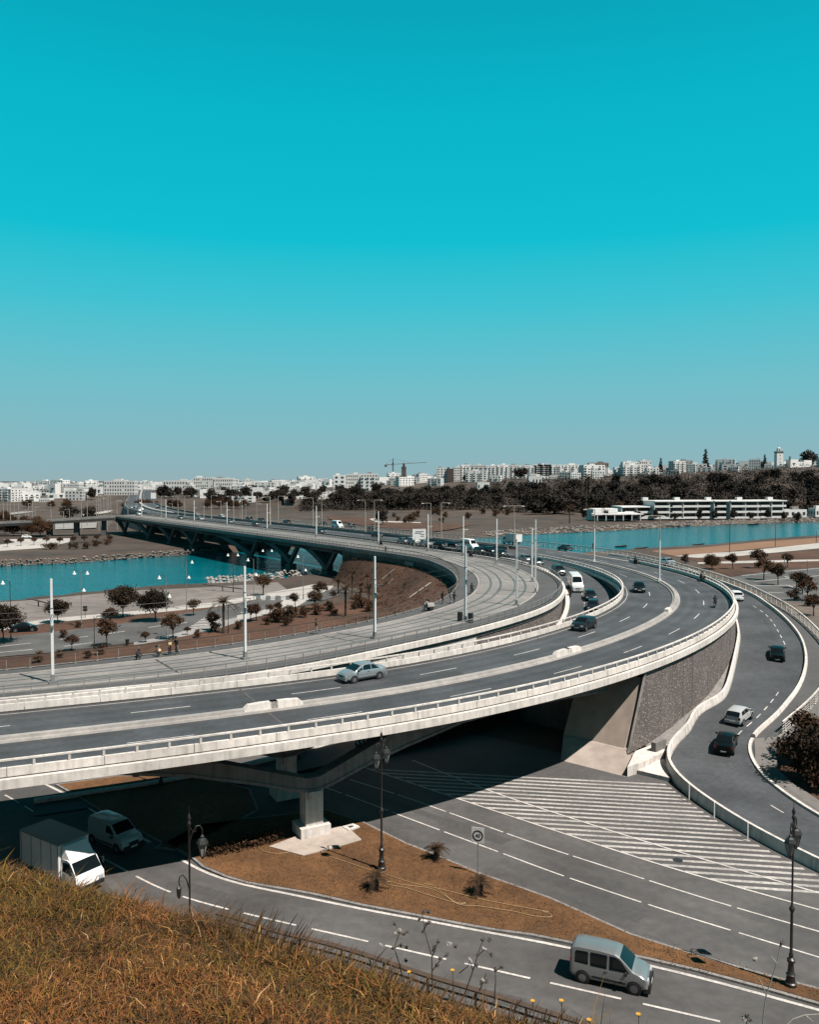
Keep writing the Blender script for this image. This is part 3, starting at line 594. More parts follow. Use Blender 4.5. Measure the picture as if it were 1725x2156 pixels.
# embankment inside the bend
iE0 = int(near_s(TLe, -20, 88)); E_ = TLe[iE0:iT1+2]; rows = []; kk = len(E_)
for o, z in ((-.2,6.2),(-3,5.6),(-9,3.4),(-16,1.2),(-21,.05),(-26,-.2)):
    q = offs(E_, -.2+(o+.2)*np.interp(np.arange(kk), [0,kk*.4,kk*.68,kk], [1,1,.55,.14])); q[:,2] = z*np.interp(np.arange(len(q)), [0,20,45,len(q)], [.35,.55,1,1]); rows.append(q)
b = MB(); kk = len(E_)
for q in rows: b.v += [tuple(p) for p in q]
b.f = [(r*kk+i, (r+1)*kk+i, (r+1)*kk+i+1, r*kk+i+1) for r in range(len(rows)-1) for i in range(kk-1)]; b.m = [0]*len(b.f); struct(b.build('embankment', EARTH, smooth=True))
def zE(x, y):
    d = np.hypot(E_[:,0]-x, E_[:,1]-y); i = int(np.argmin(d)); f = float(np.interp(i, [0,kk*.4,kk*.68,kk], [1,1,.55,.14])); return float(np.interp(d[i]/f, [.2,3,9,16,21,26], [6.2,5.6,3.4,1.2,.05,-.05])*np.interp(i, [0,20,45,kk], [.35,.55,1,1]))
for (x0, y0_), (x1, y1_) in (((640,815),(690,770)), ((705,890),(795,818)), ((750,912),(855,830)), ((880,990),(1008,900))):
    if x0 == 640: continue
    ch = [W1('a2', x_, y_, zE) for x_, y_ in ((x0,y0_),(x1,y1_))]; b = MB(); b.tube([(c[0],c[1],c[2]+.1) for c in ch], .13, 4)
    tag(b.build('concrete_channel', PAVE), {640:'short pale drain channel beside the bridge abutment on the brown bank', 705:'pale drain channel running down the brown bank, left of two alike', 750:'pale drain channel running down the brown bank, middle one', 880:'lowest pale drain channel on the brown bank near the fence'}[x0], 'drain channel')
# ---------------------------------------------------------------- slip road going down between the viaducts
i0 = int(near_s(MED, -26, 56)); i1 = int(S186)+6; mR = offs(MED, -8.35)[i0:i1]; MN = normals(MED)[i0:i1]; zz = []; mL = []
sm_ = arclen(MED)[i0:i1]; s165 = sV(168); s128 = s165-42
def zM(s): return float(np.interp(s, [s128-88, s128-70, s128, s165-6, s165+14], [.06, .5, 5.9, 8.2, 8.47]))
for i in range(len(mR)):
    h = hit(mR[i], -MN[i], TRe, .5, 30) or 6.0; z = zM(sm_[i]); mR[i,2] = z; mL.append((mR[i,0]-MN[i,0]*(h-.1), mR[i,1]-MN[i,1]*(h-.1), z))
mL = np.array(mL); b = MB(); b.strip(mL, mR); slip = struct(b.build('slip_road', ASPH, fix=False))
mC = mL*.62+mR*.38; dashes(slip, mC, 1.2, 1.2, .12, .02, s0=30); 
b = MB(); b.sweep(offs(mL, .55), [(-.35,-.1),(-.3,.25),(.3,.25),(.35,-.1)]); b.build('kerb', CONC, slip)
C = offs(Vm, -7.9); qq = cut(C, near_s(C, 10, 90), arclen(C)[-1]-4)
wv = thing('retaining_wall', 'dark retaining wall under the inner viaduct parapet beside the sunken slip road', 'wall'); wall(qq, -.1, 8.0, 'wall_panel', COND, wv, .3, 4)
# ---------------------------------------------------------------- river bridge
B = thing('river_bridge', 'long dark bridge on arched concrete ribs crossing the river to the far bank', 'bridge')
Bm = cut(MED, S186+2, SEND); u = arclen(Bm)
wl = np.interp(u, [0, 12, 30], [8, 10.2, 11.4]); wr = np.interp(u, [0, 10, 30], [8, 9.6, 10.4])
b = MB(); b.sweep(Bm, lambda i: [(-wl[i],0),(wr[i],0),(wr[i],-1.0),(wr[i]-2,-1.4),(-wl[i],-1.4)]); b.build('deck', ASPH, B)
for o in (-7.3,-3.9,3.9,7.3): dashes(B, cut(offs(Bm, o), 10, arclen(Bm)[-1]), 3.5, 8, .18, .012)
for o in (-1.2, 1.2): b = MB(); b.sweep(cut(offs(Bm, o), 22, arclen(Bm)[-1]), [(-.2,.005),(-.12,.8),(.12,.8),(.2,.005)]); b.build('median_barrier', CONG, B)
b = MB(); b.strip(offs(cut(Bm, 20, arclen(Bm)[-1]), -1.1, .05), offs(cut(Bm, 20, arclen(Bm)[-1]), 1.1, .05)); b.build('median_strip', EARTH, B, fix=False)
line(B, Bm, .18, .012, off=9.2); line(B, cut(Bm, 16, arclen(Bm)[-1]), .18, .012, off=-10.6)
PY = [212,228.8,248,271.7,316.5,338,361,392]; dl = np.array((-.566,.825)); rt = np.array((.825,.566))
for row, off_ in enumerate((1.6, 14, 30)):
    C = offs(TL, off_); C = C[int(near_s(TL, -6, 200)):]; u = arclen(C)
    sp = [u[int(np.argmin(np.abs(TL[int(near_s(TL,-6,200)):,1]-y)))] for y in PY]
    for i in range(len(sp)):
        p, a = at_s(C, sp[i]); b = MB(); b.box((p[0],p[1],-1.2), (3.2,2.2,4.2), a); b.build('pier_base', COND, B)
        d = (sp[i+1]-sp[i]) if i+1 < len(sp) else 25; n_ = 14
        arc = cut(C, sp[i], sp[i]+d*.8); k2 = len(arc)
        def pa(j, k2=k2): t = j/(k2-1); zb_ = .6+6.1*sin(t*pi/2)**.9; return [(-.6,zb_-8.3),(-.6,min(zb_+1.7-.5*t,7.0)-8.3),(.6,min(zb_+1.7-.5*t,7.0)-8.3),(.6,zb_-8.3)]
        b = MB(); b.sweep(arc, pa); b.build('arch_rib', COND, B)
        st = cut(C, max(0, sp[i]-5.5), sp[i]); k3 = len(st)
        def pb(j, k3=k3): t = 1-j/(k3-1); zb_ = .6+6.2*t; return [(-.5,zb_-8.3),(-.5,min(7.0, zb_+1.6)-8.3),(.5,min(7.0, zb_+1.6)-8.3),(.5,zb_-8.3)]
        b = MB(); b.sweep(st, pb); b.build('strut', COND, B)
    b = MB(); b.sweep(C, [(-.6,-2.1),(-.6,-1.3),(.6,-1.3),(.6,-2.1)]); b.build('edge_girder', COND, B)
p, a = at_s(offs(TL, 16), near_s(TL, -13, 212)); b = MB(); b.box((p[0]+dl[0]*2,p[1]+dl[1]*2,3), (4,32,8.2), a); b.build('abutment', CONG, B)
# the road beyond the bridge and its side ramp
far = spl([(-122,429,8.45),(-144,471,8.4),(-165,525,8),(-195,610,7),(-237,735,6),(-317,985,7),(-412,1290,10)], 8, 30); far[:,2] = [max(z, hz1(x, y)+.5) for x, y, z in far]
b = MB(); b.sweep(far, [(-13,0),(13,0),(16,-9),(-16,-9)]); ap = struct(b.build('approach_road', ASPH))
for o in (-3.5,3.5): dashes(ap, offs(far, o), 6, 10, .3, .05)
b = MB(); b.sweep(offs(far, 0), [(-1.3,.02),(-1,.9),(1,.9),(1.3,.02)]); b.build('median_kerb', CONM, ap)
for o in (-12, 12): b = MB(); b.sweep(offs(far, o), [(-.2,.02),(-.2,.9),(.2,.9),(.2,.02)]); b.build('side_wall', CONG, ap)
sr = spl([(-139,394,8.3),(-152,390.5,7.6),(-166,388,6.8),(-185,385,6.0),(-210,380,5.0),(-250,372,3.6)], 2, 3)
rb = thing('ramp_bridge', 'slim dark ramp bridge on three piers branching left at the far bank', 'bridge')
b = MB(); b.sweep(sr, [(-4.5,0),(4.5,0),(4.2,-1.2),(-4.2,-1.2)]); b.build('deck', ASPW, rb)
for o in (-4.3, 4.3): b = MB(); b.sweep(offs(sr, o), [(-.12,.002),(-.12,.9),(.12,.9),(.12,.002)]); b.build('parapet', CONG, rb)
for s in (5, 17, 29): p, a = at_s(sr, s); b = MB(); b.box((p[0],p[1],(p[2]-1.2)/2-.1), (2.0,4,p[2]-1.1), a); b.build('pier_column', COND, rb)
# ---------------------------------------------------------------- fences
def fence(C, label, s0=0, s1=None, step=2.0, h=1.12, m=GREYM, rail=GREYM, wires=3, pw=.07, toprail=.045, plate=True, name='railing'):
    t = thing(name, label, 'railing', tuple(C[0]))
    o0 = np.array(C[0]); C = np.array(C)-o0; C = cut(C, s0, arclen(C)[-1] if s1 is None else s1)
    b = MB(); b.box((0,0,h/2), (pw,pw,h), taper=.8)
    if plate: b.box((0,0,.04), (.26,.3,.08))
    pm = b.mesh('post', m); L = arclen(C)[-1]; s = .3
    while s < L: p, a = at_s(C, s); o = link('post', pm, t); o.location = tuple(p); o.rotation_euler = (0,0,a); s += step
    C2 = C[::2] if len(C) > 60 else C
    b = MB(); r = toprail; b.sweep(C2, [(-r,h-r),(-r,h+r),(r,h+r),(r,h-r)]); b.build('top_rail', rail, t)
    for k in range(wires):
        b = MB(); z = h*(k+.6)/(wires+.4); r = .018; b.sweep(C2, [(-r,z-r),(-r,z+r),(r,z+r),(r,z-r)]); b.build('cable', rail, t)
    return t
fence(offs(TLe, .25, .08), 'brown-topped railing along the left edge of the tram viaduct', s1=near_s(TLe, -16, 217), m=CONG, rail=RUST, wires=2, toprail=.06)
fence(offs(TLe, .25, .08), 'dark railing on the outer edge of the river bridge beside the tram tracks', s0=near_s(TLe, -16, 217)+.5, m=COND, rail=COND, wires=4)
fence(offs(TRe, -.3, .06), 'pale post and wire railing along the right edge of the tram viaduct', s1=near_s(TRe, 10, 203), m=CONG, rail=GREYM, wires=3)
fence(offs(TRe, -.3, .06), 'railing between the tram tracks and the road on the river bridge', s0=near_s(TRe, 10, 203)+6, m=CONG, rail=GREYM, wires=4, pw=.12)
fence(offs(FR, -.15), 'railing along the river side of the bridge footway and right-hand ramp', s0=near_s(FR, -60, 353), m=CONC, rail=CONC, wires=4, pw=.14, toprail=.07)
nr_ = spl(W('d1', 1.05, [(1300,440),(1520,500)])+W('d2', 1.05, [(50,545),(320,605),(620,690),(1000,820),(1300,905),(1725,1040)])+W('d3', 1.05, [(450,1140),(900,1290)]), .5, 1); nr_[:,2] = 0
t = thing('roadside_railing', 'dark brown roadside railing at the foot of the grassy hill', 'railing', tuple(nr_[0]))
C = nr_-nr_[0]; b = MB(); b.sweep(C, [(-.16,1.0),(-.16,1.09),(.16,1.09),(.16,1.0)]); b.build('top_beam', RUST, t)
b = MB(); b.sweep(C, [(-.04,.55),(-.04,.63),(.04,.63),(.04,.55)]); b.build('lower_rail', RUST, t)
b = MB(); b.box((0,0,.5), (.1,.1,1.0)); pm = b.mesh('post', RUST); s = .5
while s < arclen(C)[-1]: p, a = at_s(C, s); o = link('post', pm, t); o.location = tuple(p); o.rotation_euler = (0,0,a); s += 2.6
b = MB(); b.sweep(offs(nr_, 1.2), [(-1.2,-.05),(-1.2,.1),(.9,.1),(.9,-.05)]); struct(b.build('roadside_path', mat('roadside_earth', (.17,.13,.105), .95, .25, 1.2, big=.2)))
# ---------------------------------------------------------------- street lamps and masts
LGL = mat('lantern_glass', (.45,.43,.40), .25, .05, 9, spec=.5)
def ornate(label, loc, rz, arms=2, lower=False):
    t = thing('street_lamp', label, 'street lamp', loc, rz, 'ornate iron lanterns along the low roads')
    b = MB(); b.lathe([(.30,0),(.30,.15),(.24,.2),(.2,.5),(.24,.58),(.17,.66),(.13,1.15),(.2,1.25),(.2,1.36),(.1,1.45),(.12,1.6),(.075,1.7),(.072,3.85)], n=12); b.build('base_column', DARKM, t, smooth=40)
    b = MB(); b.lathe([(.1,3.85),(.14,3.95),(.14,4.02),(.08,4.12),(.052,4.2),(.045,8.6),(.09,8.66),(.09,8.75),(.045,8.85),(.1,9.0),(.05,9.15),(.012,9.25),(.008,9.6)], n=10); b.build('upper_pole', DARKM, t, smooth=40)
    for k in range(arms):
        sg = 1 if k == 0 else -1
        b = MB(); pts = [(0,0,7.7),(sg*.13,0,8.15),(sg*.33,0,8.55),(sg*.53,0,8.57),(sg*.64,0,8.35),(sg*.64,0,8.05)]; b.tube(pts, .03, 6)
        b.tube([(sg*.05,0,8.5),(sg*.2,0,8.25),(sg*.33,0,8.3),(sg*.34,0,8.45)], .018, 5); ar = b.build('arm', DARKM, t)
        b = MB(); c = (sg*.64,0,0); b.lathe([(.03,8.1),(.1,8.0),(.06,7.93),(.2,7.86),(.29,7.68),(.30,7.62)], c, 6); b.lathe([(.11,6.98),(.06,6.9),(.02,6.82)], c, 6)
        for j in range(6):
            a = 2*pi*j/6; b.tube([(c[0]+.265*cos(a), .265*sin(a), 7.62),(c[0]+.115*cos(a), .115*sin(a), 6.98)], .016, 4)
        ltn = b.build('lantern', DARKM, ar)
        b = MB(); b.lathe([(.09,7.0),(.235,7.61)], c, 6); b.build('lantern_glass', LGL, ar)
    if lower:
        b = MB(); b.tube([(0,0,5.3),(-.15,0,5.9),(-.33,0,6.15),(-.48,0,6.05),(-.52,0,5.8),(-.48,0,5.6)], .035, 6); b.lathe([(.02,5.6),(.13,5.5),(.1,5.1),(.03,4.95)], (-.52,0,0), 6); b.build('lower_bracket', DARKM, t)
    return t
p = W1('c2', 715, 1120, .15); ornate('two-lantern iron street lamp on the brown island beside the viaduct pier', (p[0],p[1],.15), atan2(.9,.5))
p = W1('d3', 1555, 872, .15); ornate('two-lantern iron street lamp at the right end of the brown island', (p[0],p[1],.15), atan2(.8,.6))
p = WY('c1', 1130, 780, 41.2); ornate('iron street lamp with one lantern rising behind the grassy hill', (p[0],p[1],.1), .25, 1, True)
for r, x, y, Y, lb in (('c1',962,560,70,'dark lamp post under the viaduct in front of the shaded island'),('c2',222,470,76,'dark lamp post between the two viaducts seen under the parapet'),('D',799,1560,88,'x')):
    if lb == 'x': continue
    p = WY(r, x, y, Y); t = thing('lamp_post', lb, 'street lamp', (p[0],p[1],.05)); b = MB(); b.lathe([(.2,0),(.16,.6),(.08,.8),(.07,3.6),(.13,3.7),(.06,3.85),(.045,5.6)], n=10); b.build('pole', DARKM, t); b = MB(); b.lathe([(.05,5.55),(.22,5.7),(.28,6.1),(.1,6.3),(.02,6.4)], n=6); b.build('lantern', DARKM, t)
def mast(label, loc, h, rz, thick=.17, box=False):
    t = thing('catenary_mast', label, 'mast', loc, rz, 'tram overhead line masts')
    b = MB(); b.box((0,0,h*.36), (thick*1.5,thick*1.35,h*.72)); b.box((0,0,h*.86), (thick*1.2,thick*1.1,h*.28)); b.build('pole', PAINTW, t)
    b = MB(); b.box((0,0,.12), (.7,.7,.24)); b.box((0,0,.5), (thick*1.9,thick*1.8,.6)); b.build('foot', GREYM, t)
    b = MB(); b.box((0,0,h*.72), (thick*1.7,thick*1.5,.1)); b.tube([(0,0,h*.66),(-1.3,0,h*.67)], .035, 5); b.tube([(0,0,h*.60),(-1.25,0,h*.665)], .02, 4); b.box((-.25,0,h*.55), (.3,.25,.18)); b.build('bracket', GREYM, t)
    if box:
        for o in (-.75,.75): b = MB(); b.box((o,0,.6), (.5,.45,1.2)); b.build('control_box', DARKM, t)
ml = [('b1',316,715,90,'nearest mast, at the left end of the tram viaduct'),('b1',1467,572,15,'second mast from the left on the tram viaduct'),('b2',674,606,112,'third mast from the left, in front of the palm grove'),('b2',1216,506,50,'mast with two dark control boxes at its foot'),('b2',1522,408,10,'mast on the outside of the tram bend by the right railing'),('b2',1636,332,-107,'left one of two close masts on the asphalt strip at the bend'),('a2',1616,893,570,'shorter of two close masts at the bend'),('a2',1404,783,516,'mast beside the start of the slip road railing'),('a2',1204,738,500,'mast next to the gap in the bridge railing'),('a2',993,710,487,'mast on the bridge beside the white billboard'),('a2',696,668,470,'mast on the bridge third from the river abutment'),('a2',325,624,440,'tall white mast over the middle of the bridge'),('a2',30,585,426,'mast on the bridge over the near arches'),('a1',1598,582,425,'x'),('a1',1358,556,415,'mast over the widest bridge arch'),('a1',1162,536,405,'mast on the far third of the bridge'),('a1',993,522,400,'mast near the far end of the bridge'),('a1',848,512,395,'last mast at the far end of the bridge')]
ALT = {'b1':0,'b2':0}
for r, x, y, top, lb in ml:
    if lb == 'x': continue
    p = W1(r, x, y, 8.36); q = WY(r, x, top, p[1]); s = near_s(TL, p[0], p[1]); _, a = at_s(TL, s)
    mast('white '+lb if not lb.startswith('tall') else lb, p, max(8.8, min(11.5, q[2]-p[2])), a+pi/2+(pi if False else 0), .17, 'control boxes' in lb)
def blamp(label, r, x, y, top, left, right, zb=ZD+.3, m=YEL):
    p = W1(r, x, y, zb); q = WY(r, x, top, p[1]); h = q[2]-p[2]; s = near_s(MED, p[0], p[1]); _, a = at_s(MED, s)
    t = thing('street_lamp', label, 'street lamp', p, 0, 'tall right-angled lamps along the bridge')
    b = MB(); b.tube([(0,0,0),(0,0,h*.62)], .15, 8); b.box((0,0,.2), (.5,.5,.45)); b.build('lower_pole', PAINTW if zb > 8.7 and p[1] < 190 else m, t)
    b = MB(); b.tube([(0,0,h*.62),(0,0,h)], .08, 8); b.build('upper_pole', m, t)
    for e in (left, right):
        if e:
            l = (e-x)/2.8407*p[1]/F; b = MB(); b.box((l/2,0,h), (abs(l),.11,.12)); ar = b.build('arm', m, t)
            b = MB(); b.box((l*.94,0,h-.12), (.75,.3,.14)); b.build('lamp_head', PAINTW, ar)
bl = [('a2',1010,638,422,957,0,'pair of lamps nearest the billboard'),('a2',1072,638,420,0,1122,'pair of lamps nearest the billboard'),('a2',618,596,403,572,0,'second pair from the billboard'),('a2',672,592,403,0,718,'second pair from the billboard'),('a2',305,566,390,260,0,'third pair from the billboard'),('a2',357,562,390,0,400,'third pair from the billboard'),('a2',47,550,385,5,0,'fourth pair from the billboard'),('a2',97,544,380,0,135,'fourth pair from the billboard'),('a1',1618,548,384,1575,0,'fifth pair from the billboard'),('a1',1665,543,380,0,1705,'fifth pair from the billboard'),('a1',1398,528,380,1360,0,'sixth pair from the billboard'),('a1',1448,525,378,0,1485,'sixth pair from the billboard'),('a1',1220,515,378,1180,0,'seventh pair from the billboard'),('a1',1265,513,377,0,1300,'seventh pair from the billboard'),('a1',1065,506,380,1030,0,'pair of lamps nearest the far bank'),('a1',1105,504,378,0,1137,'pair of lamps nearest the far bank'),('a1',965,500,380,0,995,'x')]
for r, x, y, top, l_, r_, lb in bl:
    if lb != 'x': blamp('yellowish bridge lamp with %s-pointing arm, %s' % ('left' if l_ else 'right', lb), r, x, y, top, l_, r_)
blamp('bridge lamp with last single arm at the far bank', 'a1', 965, 500, 380, 0, 995)
blamp('double-armed lamp where the slip road leaves the bridge', 'a2', 1508, 690, 438, 1445, 1565)
blamp('tall white lamp on the viaduct median opposite the moored boats', 'a3', 380, 772, 457, 320, 0)
blamp('tall white lamp on the viaduct median at the top of the bend', 'a3', 770, 888, 497, 680, 790)
def qlamp(label, r, x, y, h=10.0, double=True, z=.0, dirs=None, low=False):
    p = W1(r, x, y, z); t = thing('quay_lamp', label, 'street lamp', p, 0, 'white bell lamps along the quay')
    b = MB(); b.lathe([(.14,0),(.12,1.0),(.07,1.2),(.05,h)], n=8); b.build('pole', DARKM if not low else GREYM, t)
    for sg in (dirs or ((-1,1) if double else (-1,))):
        b = MB(); b.tube([(0,0,h-.3),(sg*.5,0,h+.15),(sg*1.0,0,h+.2),(sg*1.15,0,h)], .035, 5); ar = b.build('arm', DARKM, t)
        b = MB(); b.lathe([(.05,h+.1),(.12,h),(.16,h-.2),(.34,h-.42),(.36,h-.47)], (sg*1.15,0,0), 10); b.build('bell_shade', PAINTW, ar, smooth=True)
    if low:
        b = MB(); b.tube([(0,0,h*.68),(.35,0,h*.72),(.5,0,h*.7)], .03, 5); ar = b.build('low_arm', DARKM, t); b = MB(); b.lathe([(.05,h*.7),(.15,h*.68),(.34,h*.65),(.36,h*.645)], (.5,0,0), 10); b.build('bell_shade', PAINTW, ar, smooth=True)
qlamp('white double-headed quay lamp left of the large round trees', 'b1', 488, 378, 9.8, True, low=True)
qlamp('white quay lamp at the left frame edge beside the parked black car', 'b1', 66, 470, 9.8, False)
qlamp('white quay lamp right of the two large round trees', 'b1', 998, 432, 10.0, False, low=True)
qlamp('white quay lamp standing on the paved bank left of the date palm', 'b1', 1117, 276, 9.8, False, dirs=(1,), low=True)
qlamp('white double-headed quay lamp behind the date palm near the water', 'b1', 1395, 168, 8.8, True)
qlamp('white quay lamp behind the second tram mast by the barrier blocks', 'b1', 1519, 255, 9.8, False, low=True)
qlamp('white double-headed quay lamp near the pale rocks', 'b1', 1600, 102, 8.0, True)
qlamp('white quay lamp right of the pale barrier blocks', 'a2', 247, 998, 9.6, False, low=True)
# scroll-armed small lamps on the promenade
for x, y, lb in ((565,505,'small scroll-armed lamp left of the stunted promenade trees'),(1365,415,'small scroll-armed lamp beside the date palm')):
    p = W1('b1', x, y, 0); t = thing('lamp_post', lb, 'street lamp', p); b = MB(); b.lathe([(.12,0),(.06,.8),(.05,5)], n=8); b.build('pole', DARKM, t); b = MB(); b.tube([(0,0,4.2),(.4,0,4.9),(1.0,0,5),(1.4,0,4.5),(1.3,0,4.0),(1,0,4)], .05, 6); b.build('scroll_arm', DARKM, t)
# ---------------------------------------------------------------- signs and writing
def text(body, size, m, parent, loc, rot, name='lettering', ext=.004):
    cu = bpy.data.curves.new('t', 'FONT'); cu.body = body; cu.size = size; cu.align_x = 'CENTER'; cu.align_y = 'CENTER'; cu.extrude = ext
    o = bpy.data.objects.new('t', cu); COL.objects.link(o); dg = bpy.context.evaluated_depsgraph_get(); me = bpy.data.meshes.new_from_object(o.evaluated_get(dg)); bpy.data.objects.remove(o); me.materials.clear(); me.materials.append(m)
    q = link(name, me, parent); q.location = loc; q.rotation_euler = rot; return q
p = W1('c2', 1291, 1150, .15); t = thing('speed_sign', 'white square speed limit sign reading 40 beside the low road', 'road sign', (p[0],p[1],.12), -.28)
b = MB(); b.tube([(0,0,0),(0,0,2.35)], .035, 8); b.build('pole', GREYM, t); b = MB(); b.box((0,-.03,2.65), (.82,.03,1.02)); bd = b.build('board', PAINTW, t)
b = MB(); n_ = 28; vs = [(rr*cos(2*pi*i/n_), -.056, 2.62+rr*sin(2*pi*i/n_)) for rr in (.36,.27) for i in range(n_)]; b.add(vs, [(i, (i+1)%n_, n_+(i+1)%n_, n_+i) for i in range(n_)]); b.build('ring', mat('sign_ring', (.05,.035,.035), .6, .05, 5), bd)
text('40', .34, PLAST, bd, (0,-.056,2.62), (pi/2,0,0))
wb = WY('c2', 602, 342, 80.5); t = thing('chevron_sign', 'black and white chevron board on the pale wall between the viaducts', 'road sign', (wb[0],wb[1]-.6,0), .55)
b = MB(); b.box((0,0,wb[2]), (1.5,.05,.62)); bd = b.build('board', PLAST, t); b = MB(); b.tube([(0,.05,0),(0,.05,wb[2])], .04, 6); b.build('pole', GREYM, t)
for k in range(3):
    x0 = -.5+k*.45; z0 = wb[2]; b = MB(); b.add([(x0-.2,-.03,z0),(x0+.0,-.03,z0+.26),(x0+.2,-.03,z0+.26),(x0,-.03,z0),(x0+.2,-.03,z0-.26),(x0,-.03,z0-.26)], [(0,3,2,1),(0,5,4,3)]); b.build('chevron', PAINTW, bd)
aw = thing('abutment_wall', 'pale low wall below the tram viaduct behind the chevron board', 'wall'); i0 = int(near_s(TRe, -10.2, 78.8)); wall(offs(TRe, -.2)[i0:iw+2], -.05, 7.3, 'wall_panel', CONC, aw, .3, 3)
for k in range(7):
    q0 = W1('c2', 235+k*28, 388+k*9, .01); q1 = W1('c2', 420+k*36, 372+k*10, .01); b = MB(); w = .16; b.strip([(q0[0],q0[1]+w,.01),(q1[0],q1[1]+w,.01)], [(q0[0],q0[1]-w,.01),(q1[0],q1[1]-w,.01)]); b.build('stripe', WHITE, zb, fix=False)
p = W1('a2', 940, 690, ZD); q = WY('a2', 940, 575, p[1]); t = thing('billboard', 'large white billboard standing beside the bridge road', 'billboard', p, .25)
hb = q[2]-p[2]; b = MB()
for x in (-1.2, 1.2): b.tube([(x,0,0),(x,0,hb*.6)], .12, 6)
b.build('legs_frame', GREYM, t); b = MB(); b.box((0,0,hb*.72), (3.5,.2,hb*.54)); bd = b.build('panel', PAINTW, t)
LIN = mat('print_grey', (.25,.25,.26), .7, .1, 9)
for k, (x0, x1, z) in enumerate(((-1,1.2,.86),(-1.2,.5,.78),(.3,1.4,.72),(.3,1.3,.62))):
    b = MB(); b.box(((x0+x1)/2,-.14,hb*z), (x1-x0,.02,.16)); b.build('print_line', LIN, bd)
for r, x, y, top, w, Y, lb in (('a1',918,395,360,30,520,'white billboard at the far end of the bridge road'),('a2',1442,648,610,36,225,None)):
    if lb is None: continue
    p = WY(r, x, y, Y); q = WY(r, x, top, Y); t = thing('billboard', lb, 'billboard', (p[0],Y,hz1(p[0],Y)+6), .2); b = MB(); b.tube([(0,0,-6),(0,0,p[2]-hz1(p[0],Y)-6)], .4, 6); b.build('pole', GREYM, t); b = MB(); zc = (p[2]+q[2])/2-hz1(p[0],Y)-6; b.box((0,0,zc), (w/2.84*Y/F,.4,q[2]-p[2])); b.build('panel', PAINTW, t)
# ---------------------------------------------------------------- vehicles
def disc(b, c, r, w, n=18, mi=0): b.lathe([(r*.9,-w/2),(r,-w*.35),(r,w*.35),(r*.9,w/2)], c, n, 'y', mi)
WHEELS = {}
def wheel_parts(t, x, y, r, w=.2):
    k = (round(r,3), round(w,3))
    if k not in WHEELS:
        b = MB(); disc(b, (0,0,0), r, w); tm = b.mesh('tyre', RUBBER, 30)
        b = MB(); b.lathe([(r*.62,-w*.52),(r*.62,w*.52)], (0,0,0), 16, 'y')
        for j in range(6):
            a = j*pi/3; b.box((r*.36*cos(a), 0, r*.36*sin(a)), (.05,w*1.08,.05))
        b.lathe([(r*.16,-w*.57),(r*.16,w*.57)], (0,0,0), 10, 'y'); rm = b.mesh('rim', RIM, 30); WHEELS[k] = (tm, rm)
    tm, rm = WHEELS[k]; o = link('wheel', tm, t); o.location = (x,y,r); q = link('rim', rm, o); return o
